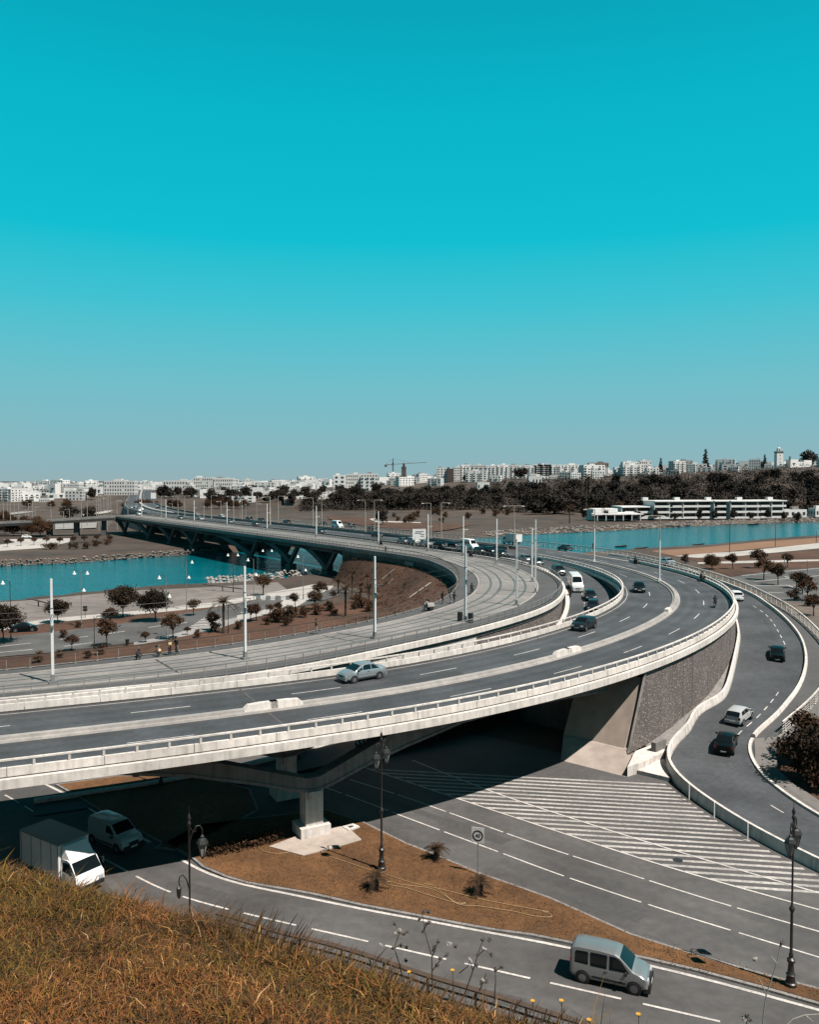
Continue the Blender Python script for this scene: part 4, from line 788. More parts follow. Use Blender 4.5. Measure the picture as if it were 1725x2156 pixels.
def car(label, top, L, Wd, H, belt, wins, ws, rw, wx, wr=.31, cat='car', name='car', group=None, zb=.24, roofw=.74, vanrear=False, black_bumper=False, tails='corner', grille=True, plates=True, ts=.72, pm=None):
    pm = pm or CARP
    """one vehicle facing +x: a lofted body with glass, lamps, bumpers, mirrors and wheels as parts"""
    t = thing(name, label, cat, (0,0,0), 0, group); hw = Wd/2; X = np.array([p[0] for p in top]); Z = np.array([p[1] for p in top])
    tz = lambda x: float(np.interp(x, X, Z))
    def wid(x): e = max(0, (abs(x)-ts*L/2)/((1-ts)*L/2)); return hw*(1-.13*e**2.2)
    def beltw(x): return wid(x)*.965
    def topw(x):
        f = min(1, max(0, (tz(x)-belt)/(H-belt))); return beltw(x)*(1-f)+min(hw*roofw, wid(x))*f
    st = sorted(set([round(float(x), 3) for x in np.linspace(-L/2, L/2, 30)]+[round(x, 3) for x in X])); b = MB(); vs = []
    for x in st:
        w = wid(x); t_ = tz(x); sh = min(belt, t_-.05); lo = zb+.02+.1*max(0, (abs(x)-.8*L/2)/(.2*L/2)); sh = max(sh, lo+.1); mid = lo+(sh-lo)*.5; tw = topw(x)
        half = [(w*.9, lo), (w, lo+(sh-lo)*.22), (w, mid+(sh-lo)*.12), (beltw(x), sh), (tw, max(t_-.045, sh+.005)), (tw*.86, max(t_, sh+.01)), (0, max(t_, sh+.01)+.02)]
        ring = [(x, -y, z) for y, z in half]+[(x, y, z) for y, z in half[-2::-1]]; vs += ring
    m = len(ring); k = len(st); b.add(vs, [(i*m+j, i*m+(j+1)%m, (i+1)*m+(j+1)%m, (i+1)*m+j) for i in range(k-1) for j in range(m)]+[list(range(m)), list(range(k*m-1, (k-1)*m-1, -1))])
    body = b.build('body', pm, t, smooth=34)
    def sy(x, z): f = min(1, max(0, (z-belt)/(H-belt))); return beltw(x)*(1-f)+min(hw*roofw, wid(x))*f+.010
    for sg in (-1, 1):
        for poly in wins:
            b = MB(); b.add([(x, sg*sy(x, z), z) for x, z in poly], [list(range(len(poly)))]); b.build('side_window', GLASS, t)
        x0 = (min(ws)+.05); b = MB(); b.box((max(ws)-.25, sg*(hw+.09), belt+.06), (.11,.2,.14)); b.build('door_mirror', PLAST, t)
    for nm, r in (('windscreen', ws), ('rear_window', rw)):
        if not r: continue
        xs_ = np.linspace(r[0], r[1], 7); g = []
        sl_ = (tz(r[1])-tz(r[0]))/(r[1]-r[0]+1e-6); nn = (-sl_/sqrt(1+sl_*sl_), 1/sqrt(1+sl_*sl_))
        for x in xs_:
            for v in (-.9,-.5,0,.5,.9): g.append((x+nn[0]*.014, v*topw(x), tz(x)+nn[1]*.014+.02*(1-abs(v))))
        b = MB(); b.add(g, [(i*5+j, i*5+j+1, (i+1)*5+j+1, (i+1)*5+j) for i in range(6) for j in range(4)]); b.build(nm, GLASS, t, smooth=True)
    for x in wx:
        for sg in (-1, 1):
            wheel_parts(t, x, sg*(hw-.072), wr)
            b = MB(); b.lathe([(wr*1.2,-.012),(wr*1.2,.012)], (x, sg*(hw-.002), wr*1.02), 18, 'y'); b.build('wheel_arch', PLAST, t)
    bm = PLAST if black_bumper else pm
    b = MB(); b.box((L/2-.06,0,.42), (.22,Wd*.86,.30)) if not black_bumper else b.box((L/2-.13,0,.40), (.40,Wd*.95,.40), taper=.94); b.build('front_bumper', bm, t); b = MB(); b.box((-L/2+.05,0,.44), (.2,Wd*.88,.28)); b.build('rear_bumper', bm, t)
    zl = min(.72, tz(L/2-.12)-.1)
    for sg in (-1, 1):
        b = MB(); b.box((L/2-.14, sg*hw*.64, zl), (.26,.36,.17), taper=.85); b.build('headlight', LENS, t)
        b = MB(); tall = .5 if vanrear else .2; b.box((-L/2+.09, sg*hw*.78, .95 if vanrear else .82), (.16,.2,tall)); b.build('tail_light', REDL, t)
        b = MB(); b.box((0, sg*(hw+.004), .47), (L*.42,.03,.09)); b.build('side_strip', PLAST if black_bumper else pm, t)
        b = MB(); b.box((-.15, sg*(hw+.004), belt-.12), (.17,.03,.03)); b.build('door_handle', PLAST, t)
    if grille: b = MB(); b.box((L/2+.0,0,zl-.02), (.12,Wd*.42,.12)); b.build('grille', PLAST, t)
    if plates:
        for x in (L/2+.06, -L/2-.06): b = MB(); b.box((x,0,.47), (.03,.5,.11)); b.build('number_plate', PLATE, t)
    return t
def paint(t, c):
    c = tuple(v*.5 for v in c)
    for o in [t]+list(t.children):
        if o.type == 'MESH': o.color = (*c, 1)
SED = dict(top=[(-2.14,.62),(-2.1,.98),(-1.55,1.06),(-1.4,1.1),(-.75,1.47),(-.1,1.52),(.35,1.46),(.62,1.36),(1.2,1.0),(1.5,.95),(1.95,.8),(2.1,.66),(2.14,.5)], L=4.28, Wd=1.74, H=1.52, belt=.97, wins=[[(-1.3,1.02),(-.52,1.02),(-.5,1.4),(-.78,1.37)],[(-.44,1.02),(.42,1.02),(.3,1.36),(.1,1.42),(-.42,1.42)],[(.48,1.02),(.95,1.02),(.45,1.28)]], ws=(.55,1.18), rw=(-1.38,-.78), wx=(-1.3,1.33), pm=CARM)
HAT = dict(top=[(-1.96,.6),(-1.93,.98),(-1.55,1.38),(-1.3,1.44),(-.4,1.5),(.2,1.47),(.5,1.38),(1.12,1.02),(1.35,.97),(1.8,.82),(1.93,.66),(1.97,.48)], L=3.94, Wd=1.74, H=1.5, belt=.96, wins=[[(-1.45,1.04),(-.62,1.02),(-.6,1.38),(-1.25,1.36)],[(-.54,1.02),(.4,1.02),(.2,1.36),(-.52,1.4)],[(.46,1.02),(.88,1.02),(.38,1.28)]], ws=(.45,1.1), rw=(-1.92,-1.56), wx=(-1.24,1.25))
SUV = dict(top=[(-2.1,.7),(-2.06,1.1),(-1.8,1.6),(-1.5,1.68),(-.4,1.72),(.2,1.69),(.5,1.58),(1.1,1.18),(1.35,1.13),(1.9,1.0),(2.08,.8),(2.12,.5)], L=4.24, Wd=1.82, H=1.72, belt=1.12, wins=[[(-1.65,1.2),(-.66,1.18),(-.64,1.58),(-1.5,1.55)],[(-.58,1.18),(.42,1.18),(.22,1.56),(-.56,1.6)]], ws=(.45,1.08), rw=(-2.05,-1.82), wx=(-1.32,1.34), wr=.36, zb=.3)
KAN = dict(top=[(-2.0,.55),(-1.985,1.0),(-1.93,1.66),(-1.8,1.78),(-1.5,1.82),(-.4,1.83),(.3,1.78),(.52,1.70),(1.16,1.16),(1.28,1.10),(1.6,1.02),(1.86,.86),(1.98,.68),(2.0,.45)], L=4.0, Wd=1.66, H=1.83, belt=.97, roofw=.80, wins=[[(-1.74,1.04),(-1.05,1.02),(-1.05,1.6),(-1.12,1.64),(-1.66,1.62),(-1.72,1.56)],[(-.93,1.0),(-.1,1.0),(-.08,1.62),(-.14,1.66),(-.89,1.66),(-.95,1.62)],[(.03,1.0),(1.04,1.02),(.62,1.5),(.44,1.61),(.3,1.65),(.03,1.66)]], ws=(.54,1.14), rw=(-1.98,-1.94), wx=(-1.32,1.28), wr=.315, vanrear=True, black_bumper=True, ts=.9, pm=CARM)
DOB = dict(KAN); DOB['pm'] = CARP; DOB['wins'] = [[(.1,1.14),(.95,1.14),(.55,1.5),(.38,1.57),(.1,1.6)]]
SPR = dict(top=[(-2.9,.7),(-2.88,1.6),(-2.8,2.5),(-2.6,2.66),(-.5,2.7),(1.0,2.66),(1.35,2.5),(1.98,1.55),(2.1,1.45),(2.65,1.2),(2.85,.9),(2.9,.5)], L=5.8, Wd=1.98, H=2.7, belt=1.4, roofw=.8, wins=[[(-2.7,1.5),(-1.6,1.5),(-1.6,2.15),(-2.65,2.15)],[(-1.5,1.5),(-.4,1.5),(-.4,2.15),(-1.5,2.15)],[(-.3,1.5),(.6,1.5),(.6,2.15),(-.3,2.15)],[(.7,1.45),(1.75,1.42),(1.35,2.05),(.7,2.1)]], ws=(1.38,1.96), rw=None, ts=.9, wx=(-1.8,1.85), wr=.36, vanrear=True, cat='van', name='van')
def put(t, r, x, y, z, head): 
    p = W1(r, x, y, z); t.location = p; t.rotation_euler = (0,0,head); return t
# silver multi-purpose car on the near road
_, a = at_s(DA, near_s(DA, 12, 40)); k = car('silver-teal high-roofed car driving right on the near road', name='car', **KAN); paint(k, (.52,.55,.55)); f_, r_ = W1('d3', 618, 928, 0), W1('d3', 316, 858, 0)
hd = atan2(f_[1]-r_[1], f_[0]-r_[0]); nrm = (-sin(hd), cos(hd)); mx_, my_ = (f_[0]+r_[0])/2, (f_[1]+r_[1])/2; k.location = (mx_+nrm[0]*.75, my_+nrm[1]*.75, .012); k.rotation_euler = (0,0,hd)
for o in list(k.children):
    if o.name.startswith('rear_window'): bpy.data.objects.remove(o)
b = MB(); b.box((-1.985,0,1.36), (.03,1.15,.42)); b.build('rear_window', GLASS, k)
# silver saloon on the viaduct
k = car('silver saloon car driving left on the viaduct', **SED); paint(k, (.66,.69,.71)); f_, r_ = W1('b2', 548, 872, ZD), W1('b2', 703, 845, ZD); hd = atan2(f_[1]-r_[1], f_[0]-r_[0]); nrm = (sin(hd), -cos(hd)); k.location = ((f_[0]+r_[0])/2+nrm[0]*.78*-1*(1 if nrm[1] < 0 else -1), (f_[1]+r_[1])/2-nrm[1]*.78*(1 if nrm[1] < 0 else -1), ZD+.012); k.rotation_euler = (0,0,hd)
sedan = k
def vh(p): s = near_s(MED, p[0], p[1]); return at_s(MED, s)[1]
def onV(proto, lab, col, r, x, y, rev=True, z=ZD, group=None, kw=None):
    p = W1(r, x, y, z); h = vh(p)+(pi if rev else 0)
    if kw is None: t = dup(proto, (p[0],p[1],p[2]+.012), h, lab, group, color=tuple(v*.5 for v in col))
    else: t = car(lab, **kw); paint(t, col); t.location = (p[0],p[1],p[2]+.012); t.rotation_euler = (0,0,h)
    return t
hatch = onV(None, 'black hatchback driving toward the camera on the inner viaduct lanes', (.014,.016,.02), 'b3', 318, 470, kw=HAT)
onV(sedan, 'dark saloon coming round the bend ahead of the tall lamp', (.015,.022,.025), 'b3', 648, 245)
zS = lambda x, y: zM(near_s(MED, x, y))
def onM(proto, lab, col, r, x, y, kw=None):
    p = W1(r, x, y, zS); h = vh(p)+pi
    if kw is None: t = dup(proto, (p[0],p[1],p[2]+.02), h, lab, None, color=tuple(v*.5 for v in col))
    else: t = car(lab, **kw); paint(t, col); t.location = (p[0],p[1],p[2]+.02); t.rotation_euler = (0,0,h)
    s = near_s(MED, p[0], p[1]); t.rotation_euler[1] = math.atan((zM(s+2)-zM(s-2))/4); return t
onM(None, 'white passenger van driving down the sunken slip road', (.74,.74,.72), 'b3', 268, 232, SPR)
suv = onM(None, 'dark off-roader behind the white van on the slip road', (.02,.024,.026), 'b3', 165, 142, SUV)
onM(hatch, 'black car between the white van and the car below it', (.012,.013,.016), 'b3', 356, 290)
onM(hatch, 'lowest black car on the sunken slip road', (.012,.014,.018), 'b3', 372, 352)
def onR(proto, lab, col, r, x, y, hd):
    p = W1(r, x, y, zR); s = near_s(rc, p[0], p[1]); a = at_s(rc, s)[1]+pi
    t = dup(proto, (p[0],p[1],p[2]+.03), a, lab, None, color=tuple(v*.5 for v in col)); q = at_s(rc, s-2)[0]; q2 = at_s(rc, s+2)[0]; t.rotation_euler[1] = -math.atan((q[2]-q2[2])/4); return t
onR(sedan, 'dark green saloon seen from behind, highest on the right-hand ramp', (.012,.03,.028), 'b3', 1475, 640, 0)
onR(hatch, 'silver hatchback climbing the right-hand ramp', (.5,.5,.5), 'c3', 1248, 232, 0)
onR(sedan, 'black car behind the silver hatchback on the right-hand ramp', (.012,.015,.016), 'c3', 1168, 398, 0)
p = W1('a3', 815, 792, zR); dup(sedan, p, vh(p), 'white car half hidden by the parapet at the top of the ramp', color=(.5,.5,.5))
p = W1('b3', 1287, 295, zR); dup(hatch, (p[0]-1.5,p[1]+.5,p[2]), vh(p), 'white hatchback glimpsed between parapet and ramp kerb', color=(.5,.5,.5))
p = W1('a3', 205, 706, ZD); dup(sedan, (p[0],p[1],ZD+.01), vh(p), 'grey saloon by the bridge railing in front of the moored boats', color=(.06,.075,.08))
# panel van and box truck under the viaduct
k = car('light grey panel van in the shade beside the box truck', cat='van', name='van', **DOB); paint(k, (.55,.56,.55)); f_ = W1('c1', 770, 1010, 0); hd = atan2(-.56,.83); k.location = (f_[0]-1.2*cos(hd)-.3, f_[1]-1.2*sin(hd)+.3, .012); k.rotation_euler = (0,0,-.62); k.scale = (1.08,1.06,1.06)
def truck():
    t = thing('truck', 'white box truck half in shade at the grassy hill', 'truck'); PW = mat('truck_white', (1.0,.99,.97), .4, .04, 2, spec=.4); PB = mat('truck_box', (.95,.93,.91), .6, .08, 1.5)
    b = MB(); b.box((-1.55,0,2.05), (4.3,2.15,2.3)); bx = b.build('cargo_box', PB, t)
    for x in (-3.55,-2.4,-1.3,-.2,.5): b = MB(); b.box((x,0,2.05), (.05,2.19,2.32)); b.build('box_rib', GREYM, bx)
    for z in (.92, 3.18): b = MB(); b.box((-1.55,0,z), (4.34,2.2,.08)); b.build('box_rail', GREYM, bx)
    prof = [(.68,.5),(.68,2.25),(1.3,2.3),(1.6,2.2),(2.15,1.45),(2.32,1.2),(2.36,.5)]; b = MB(); n_ = len(prof); vs = []
    for y, sc_ in ((-.95,.9),(-1.0,1),(1.0,1),(.95,.9)):
        for x, z in prof: vs.append((.68+(x-.68)*(1 if sc_ == 1 else .97), y*(1 if z < 1.4 else .93), z if sc_ == 1 else .5+(z-.5)*.98))
    b.add(vs, [(i*n_+j, i*n_+(j+1)%n_, (i+1)*n_+(j+1)%n_, (i+1)*n_+j) for i in range(3) for j in range(n_)]+[list(range(n_))[::-1], list(range(3*n_, 4*n_))]); cb = b.build('cab', PW, t, smooth=40)
    b = MB(); b.add([(.72,-.92,2.3),(.72,.92,2.3),(1.45,.85,2.3),(1.45,-.85,2.3),(.72,-.85,3.1),(.72,.85,3.1),(.85,.8,3.1),(.85,-.8,3.1)], [(0,1,2,3),(4,5,6,7),(0,1,5,4),(1,2,6,5),(2,3,7,6),(3,0,4,7)]); b.build('wind_deflector', PW, t)
    b = MB(); b.add([(1.64,-.85,2.16),(1.64,.85,2.16),(2.14,.9,1.49),(2.14,-.9,1.49)], [(0,1,2,3)]); b.v = [(x+.03, y, z+.02) for x, y, z in b.v]; b.build('windscreen', GLASS, t)
    for sg in (-1, 1):
        b = MB(); b.add([(.9,sg*1.012,1.5),(1.95,sg*1.012,1.45),(1.5,sg*.965,2.1),(.9,sg*.965,2.1)], [(0,1,2,3)]); b.build('side_window', GLASS, t)
        b = MB(); b.box((2.3,sg*.75,.85), (.16,.34,.2)); b.build('headlight', LENS, t); b = MB(); b.box((1.95,sg*1.18,1.75), (.1,.12,.4)); b.build('door_mirror', PLAST, t)
        for x in (1.5,-2.3): wheel_parts(t, x, sg*.85, .39, .26)
    b = MB(); b.box((2.35,0,.55), (.16,1.9,.28)); b.build('bumper', PLAST, t); b = MB(); b.box((-.8,0,.72), (5.6,.9,.22)); b.build('chassis', DARKM, t); return t
tk = truck(); f_ = W1('c1', 590, 1165, .3); hd = -.60; tk.location = (f_[0]-1.7*cos(hd)-.45, f_[1]-1.7*sin(hd)-1.2, .012); tk.scale = (1,1,.93); tk.rotation_euler = (0,0,hd)
# traffic on the bridge
G = None
tr = [('a2',147,542,hatch,(.02,.02,.02),'black car level with the fourth lamp pair on the bridge',1),('a2',365,556,sedan,(.03,.03,.03),'dark car level with the third lamp pair on the bridge',1),('a2',530,572,suv,(.015,.016,.017),'dark off-roader between two lamp pairs on the far bridge lane',1),('a2',352,600,hatch,(.03,.03,.035),'dark car by the tall mast on the bridge',0),('a2',655,586,sedan,(.02,.022,.024),'dark saloon beyond the near lamp pairs on the bridge',1),('a2',688,624,suv,(.01,.01,.01),'black off-roader beside the railing mast on the bridge',0),('a2',845,660,sedan,(.36,.36,.36),'silver car left of the billboard foot',0),('a2',908,664,suv,(.5,.5,.48),'pale high car under the billboard',0),('a2',980,676,sedan,(.55,.55,.54),'white car right of the billboard foot',0),('a2',1065,684,sedan,(.02,.02,.02),'black saloon, first of the dark queue near the bend',0),('a2',1148,684,hatch,(.025,.02,.02),'dark hatchback, second of the dark queue near the bend',0),('a2',1305,720,hatch,(.012,.012,.013),'black hatchback beside the white van by the railing gap',0),('a2',1368,724,suv,(.012,.013,.013),'black off-roader just past the railing gap',0),('a2',1430,736,hatch,(.012,.012,.015),'black car under the double-armed lamp',0),('a2',1578,772,sedan,(.4,.4,.4),'pale car entering the slip road',0),('a2',1642,792,hatch,(.014,.014,.014),'dark car entering the slip road',0),
 ('a1',1200,524,hatch,(.5,.5,.5),'white car on the far third of the bridge',0),('a1',1372,542,sedan,(.4,.4,.4),'pale saloon over the widest arch',0),('a1',1490,524,suv,(.03,.03,.03),'dark car left of the fifth lamp pair',1),('a1',1562,530,hatch,(.03,.03,.03),'dark car right of the fifth lamp pair',1),('a1',1532,556,suv,(.02,.02,.02),'dark off-roader on the near bridge lanes over the arches',0),('a1',1325,510,suv,(.5,.5,.5),'white high car beyond the sixth lamp pair',1),('a1',1080,518,hatch,(.03,.03,.03),'dark car near the far end of the bridge',0),('a1',1180,502,hatch,(.5,.5,.5),'white car near the seventh lamp pair',1),('a1',830,494,hatch,(.4,.42,.42),'silver car at the far bridge end',0)]
for r, x, y, pr, c, lb, away in tr: onV(pr, lb, c, r, x, y, not away, ZD, 'traffic on the river bridge')
q = W1('a2', 1240, 700, ZD); spv = [o for o in bpy.data.objects if o.get('label', '').startswith('white passenger van')][0]
dup(spv, (q[0],q[1],ZD+.01), vh(q)+pi, 'white van by the railing gap on the bridge', 'traffic on the river bridge', color=(.5,.5,.5))
q = W1('a2', 450, 570, ZD); dup(spv, (q[0],q[1],ZD+.01), vh(q)+pi, 'white van between the second and third lamp pairs', 'traffic on the river bridge', color=(.5,.5,.5))
for i, (x, y) in enumerate(((812,468),(820,458),(808,448),(822,440),(815,430),(838,450),(950,465),(945,450),(1020,480),(1045,486))):
    q = WY('a1', x, y, 470+i*14 if i < 6 else 480+i*6); s = near_s(far, q[0], q[1]); pz, a = at_s(far, s)
    o = (-6 if i % 2 else -9) if i < 6 else 6
    dup(hatch if i % 2 else sedan, (pz[0]+o*sin(a), pz[1]-o*cos(a), pz[2]+.03), a+(pi if i < 6 else 0), 'small distant car on the straight road beyond the bridge', 'distant cars beyond the bridge', color=rnd.choice([(.5,.5,.5),(.03,.03,.03),(.3,.32,.33)]))
p = W1('b1', 145, 405, 0); dup(sedan, (p[0],p[1],.06), .35, 'black car parked on the promenade at the left frame edge', color=(.01,.01,.012))
p = W1('a1', 160, 634, 0); dup(hatch, (p[0],p[1],.2), .2, 'white car parked on the far bank by the brown trees', color=(.5,.5,.5))
# box lorry
p = W1('a2', 1440, 668, ZD); tk2 = dup(tk, (p[0]+2,p[1],ZD+.01), vh(p), 'small white box truck driving away beyond the double-armed lamp', 'traffic on the river bridge')
# ---------------------------------------------------------------- people and two-wheelers
SKIN = mat('skin', (.30,.17,.11), .7, .05, 9)
def cloth(c): return mat('cloth_%d_%d_%d' % tuple(int(v*255) for v in c), c, .9, .12, 9)
POSE = {
 'walk': dict(hip=(0,0,.93), chest=(.02,0,1.32), neck=(.03,0,1.5), head=(.06,0,1.66), la=((.0,.19,1.42),(-.1,.24,1.16),(-.02,.25,.93)), ra=((.0,-.19,1.42),(.12,-.24,1.17),(.28,-.23,1.0)), ll=((.0,.09,.9),(.14,.1,.5),(.06,.1,.08),(.22,.1,.04)), rl=((.0,-.09,.9),(-.06,-.1,.48),(-.32,-.1,.1),(-.2,-.1,.03))),
 'stand': dict(hip=(0,0,.93), chest=(0,0,1.32), neck=(.01,0,1.5), head=(.03,0,1.66), la=((0,.19,1.42),(-.02,.25,1.15),(.1,.24,.95)), ra=((0,-.19,1.42),(-.02,-.25,1.15),(.1,-.24,.95)), ll=((0,.1,.9),(.02,.12,.5),(-.02,.13,.08),(.14,.14,.04)), rl=((0,-.1,.9),(.02,-.12,.5),(-.02,-.13,.08),(.14,-.14,.04))),
 'crouch': dict(hip=(-.15,0,.36), chest=(.1,0,.7), neck=(.2,0,.86), head=(.28,0,.98), la=((.12,.19,.8),(.3,.24,.6),(.48,.16,.42)), ra=((.12,-.19,.8),(.3,-.24,.6),(.48,-.16,.42)), ll=((-.12,.12,.36),(.25,.2,.5),(.05,.18,.1),(.22,.2,.04)), rl=((-.12,-.12,.36),(.25,-.2,.5),(.05,-.18,.1),(.22,-.2,.04))),
 'bend': dict(hip=(0,0,.9), chest=(.3,0,1.2), neck=(.42,0,1.34), head=(.54,0,1.44), la=((.34,.19,1.26),(.45,.24,1.0),(.62,.2,.85)), ra=((.34,-.19,1.26),(.45,-.24,1.0),(.62,-.2,.85)), ll=((0,.1,.88),(.1,.11,.48),(-.05,.11,.08),(.11,.11,.04)), rl=((0,-.1,.88),(-.08,-.11,.46),(-.28,-.11,.1),(-.14,-.11,.04))),
 'ride': dict(hip=(-.15,0,.78), chest=(-.02,0,1.15), neck=(.02,0,1.32), head=(.06,0,1.46), la=((0,.19,1.25),(.22,.27,1.06),(.45,.24,1.0)), ra=((0,-.19,1.25),(.22,-.27,1.06),(.45,-.24,1.0)), ll=((-.1,.12,.78),(.28,.17,.72),(.2,.16,.34),(.36,.16,.3)), rl=((-.1,-.12,.78),(.28,-.17,.72),(.2,-.16,.34),(.36,-.16,.3)))}
PM = {}
def person(label, loc, rz, pose, shirt, legs, shoe=(.02,.02,.02), vest=None, hair=(.015,.012,.01), sc_=1.0, helmet=None):
    P_ = POSE[pose]; V_ = [P_['hip'], P_['chest'], P_['neck'], P_['head']]; R_ = [(.155,.12),(.175,.125),(.062,.062),(.098,.112)]; E_ = [(0,1),(1,2),(2,3)]; seg = [(0,1,'shirt'),(1,2,'shirt'),(2,3,'skin')]
    def chain(root, pts, rs, names):
        k = root
        for p, r, nm in zip(pts, rs, names):
            V_.append(p); R_.append((r,r)); E_.append((k, len(V_)-1)); seg.append((k, len(V_)-1, nm)); k = len(V_)-1
        return k
    for a in ('la','ra'):
        k = chain(1, P_[a], (.068,.05,.036), ('shirt','shirt','shirt')); w = Vector(P_[a][2]); d = (w-Vector(P_[a][1])).normalized()
        chain(k, [tuple(w+d*.09)], (.034,), ('skin',)); h = len(V_)-1; s_ = 1 if a == 'la' else -1
        for q in range(5):
            o = Vector((.012*(q-2), s_*.004, 0)) if q < 4 else Vector((.045, -s_*.01, .03)); chain(h, [tuple(w+d*(.17-.012*abs(q-2))+o*1.2)], (.009,), ('skin',))
    for a in ('ll','rl'): chain(0, P_[a], (.095,.07,.05,.042), ('legs','legs','legs','shoe'))
    me = bpy.data.meshes.new('body'); me.from_pydata(V_, E_, []); o = bpy.data.objects.new('tmp', me); COL.objects.link(o)
    md = o.modifiers.new('s', 'SKIN'); sv = me.skin_vertices[0].data
    for i, r in enumerate(R_): sv[i].radius = r; sv[i].use_root = i == 0
    md.use_smooth_shade = True; o.modifiers.new('u', 'SUBSURF').levels = 1
    dg = bpy.context.evaluated_depsgraph_get(); m2 = bpy.data.meshes.new_from_object(o.evaluated_get(dg)); bpy.data.objects.remove(o)
    nm = ['shirt','legs','skin','shoe']; m2.materials.clear()
    for c in (cloth(shirt), cloth(legs), SKIN, cloth(shoe)): m2.materials.append(c)
    A_ = np.array([V_[a] for a, b_, n in seg]); B_ = np.array([V_[b_] for a, b_, n in seg]); ids = [nm.index(n) for _, _, n in seg]; D_ = B_-A_; L2 = (D_**2).sum(1)+1e-9
    for f in m2.polygons:
        c = np.array(f.center); tt = np.clip(((c-A_)*D_).sum(1)/L2, 0, 1); dd = ((A_+D_*tt[:,None]-c)**2).sum(1); f.material_index = ids[int(np.argmin(dd))]
    t = thing('person', label, 'person', loc, rz); t.scale = (sc_,)*3; link('body', m2, t)
    hx, hy, hz_ = P_['head']; b = MB(); b.lathe([(.10,.0),(.118,.05),(.105,.11),(.06,.15),(.01,.165)], (hx-.015,hy,hz_-.0), 10); b.lathe([(.09,-.09),(.1,-.03),(.1,.02)], (hx-.035,hy,hz_), 10)
    b.build('helmet' if helmet else 'hair', cloth(helmet or hair), t, smooth=True)
    b = MB(); b.add([(hx+.095,-.012,hz_-.035),(hx+.095,.012,hz_-.035),(hx+.125,0,hz_-.04),(hx+.095,0,hz_+.005)], [(0,1,2),(0,2,3),(1,3,2),(0,3,1)])
    for s_ in (-1,1): b.box((hx+.092, s_*.035, hz_+.012), (.02,.024,.012), mi=1); b.box((hx, s_*.104, hz_-.01), (.03,.02,.05))
    b.box((hx+.088,0,hz_-.066), (.02,.045,.01), mi=1); b.build('face', [SKIN, cloth((.05,.02,.018))], t)
    if vest:
        c0, c1 = Vector(P_['hip'])*.75+Vector(P_['chest'])*.25, Vector(P_['chest'])*.85+Vector(P_['neck'])*.15; b = MB(); vs = []; d = (c1-c0).normalized(); sx_ = d.cross(Vector((0,1,0)))
        for q, (rx, ry) in zip((0,.3,.7,1.0), ((.175,.215),(.18,.22),(.18,.235),(.15,.21))):
            for j in range(14): a = 2*pi*j/14; vs.append(c0.lerp(c1, q)+sx_*rx*cos(a)+Vector((0,1,0))*ry*sin(a))
        b.add(vs, [(i*14+j, i*14+(j+1)%14, (i+1)*14+(j+1)%14, (i+1)*14+j) for i in range(3) for j in range(14)]); b.m = [0]*14+[1]*14+[0]*14; b.build('vest', [cloth(vest), cloth((.7,.68,.6))], t, smooth=True)
    return t
ZT = 8.38
def ppl(lab, r, x, y, rz, pose, sh, lg, z=ZT, **k): return person(lab, W1(r, x, y, z), rz, pose, sh, lg, **k)
ppl('worker in orange vest crouching at the tram viaduct railing', 'b1', 953, 553, pi, 'crouch', (.1,.1,.1), (.05,.05,.06), vest=(.75,.30,.02))
ppl('worker in yellow vest standing at the tram viaduct railing', 'b1', 1015, 546, -.5, 'stand', (.06,.06,.07), (.02,.02,.025), vest=(.75,.42,.02))
ppl('person in black standing beside the two workers', 'b1', 1055, 540, -2.4, 'walk', (.02,.018,.018), (.02,.018,.018))
ppl('person in dark clothes sitting low by the railing left of the workers', 'b1', 822, 580, 1.2, 'crouch', (.03,.025,.025), (.02,.02,.02))
ppl('person in dark top and shorts walking along the railing', 'b2', 322, 577, 0, 'walk', (.03,.03,.03), (.35,.32,.30))
ppl('person in a white shirt pushing a cart along the footway', 'b2', 972, 442, 0, 'bend', (.62,.60,.58), (.12,.1,.09))
ppl('left one of three walkers by the fence inside the bend, dressed in black', 'b2', 1080, 396, .9, 'walk', (.02,.02,.02), (.025,.02,.02))
ppl('walker in a pale top at the fence inside the bend', 'b2', 1130, 393, .9, 'walk', (.45,.42,.4), (.3,.28,.27))
ppl('walker in dark grey right of the pale-topped walker', 'b2', 1150, 398, .9, 'walk', (.06,.055,.05), (.05,.05,.05))
ppl('tiny distant walker on the bridge by the tram tracks', 'a2', 740, 722, 1.9, 'walk', (.03,.03,.03), (.03,.03,.03))
ppl('person in dark clothes on the bridge footway before the moored boats', 'a3', 372, 702, -1.0, 'walk', (.03,.03,.04), (.03,.03,.03), z=8.65)
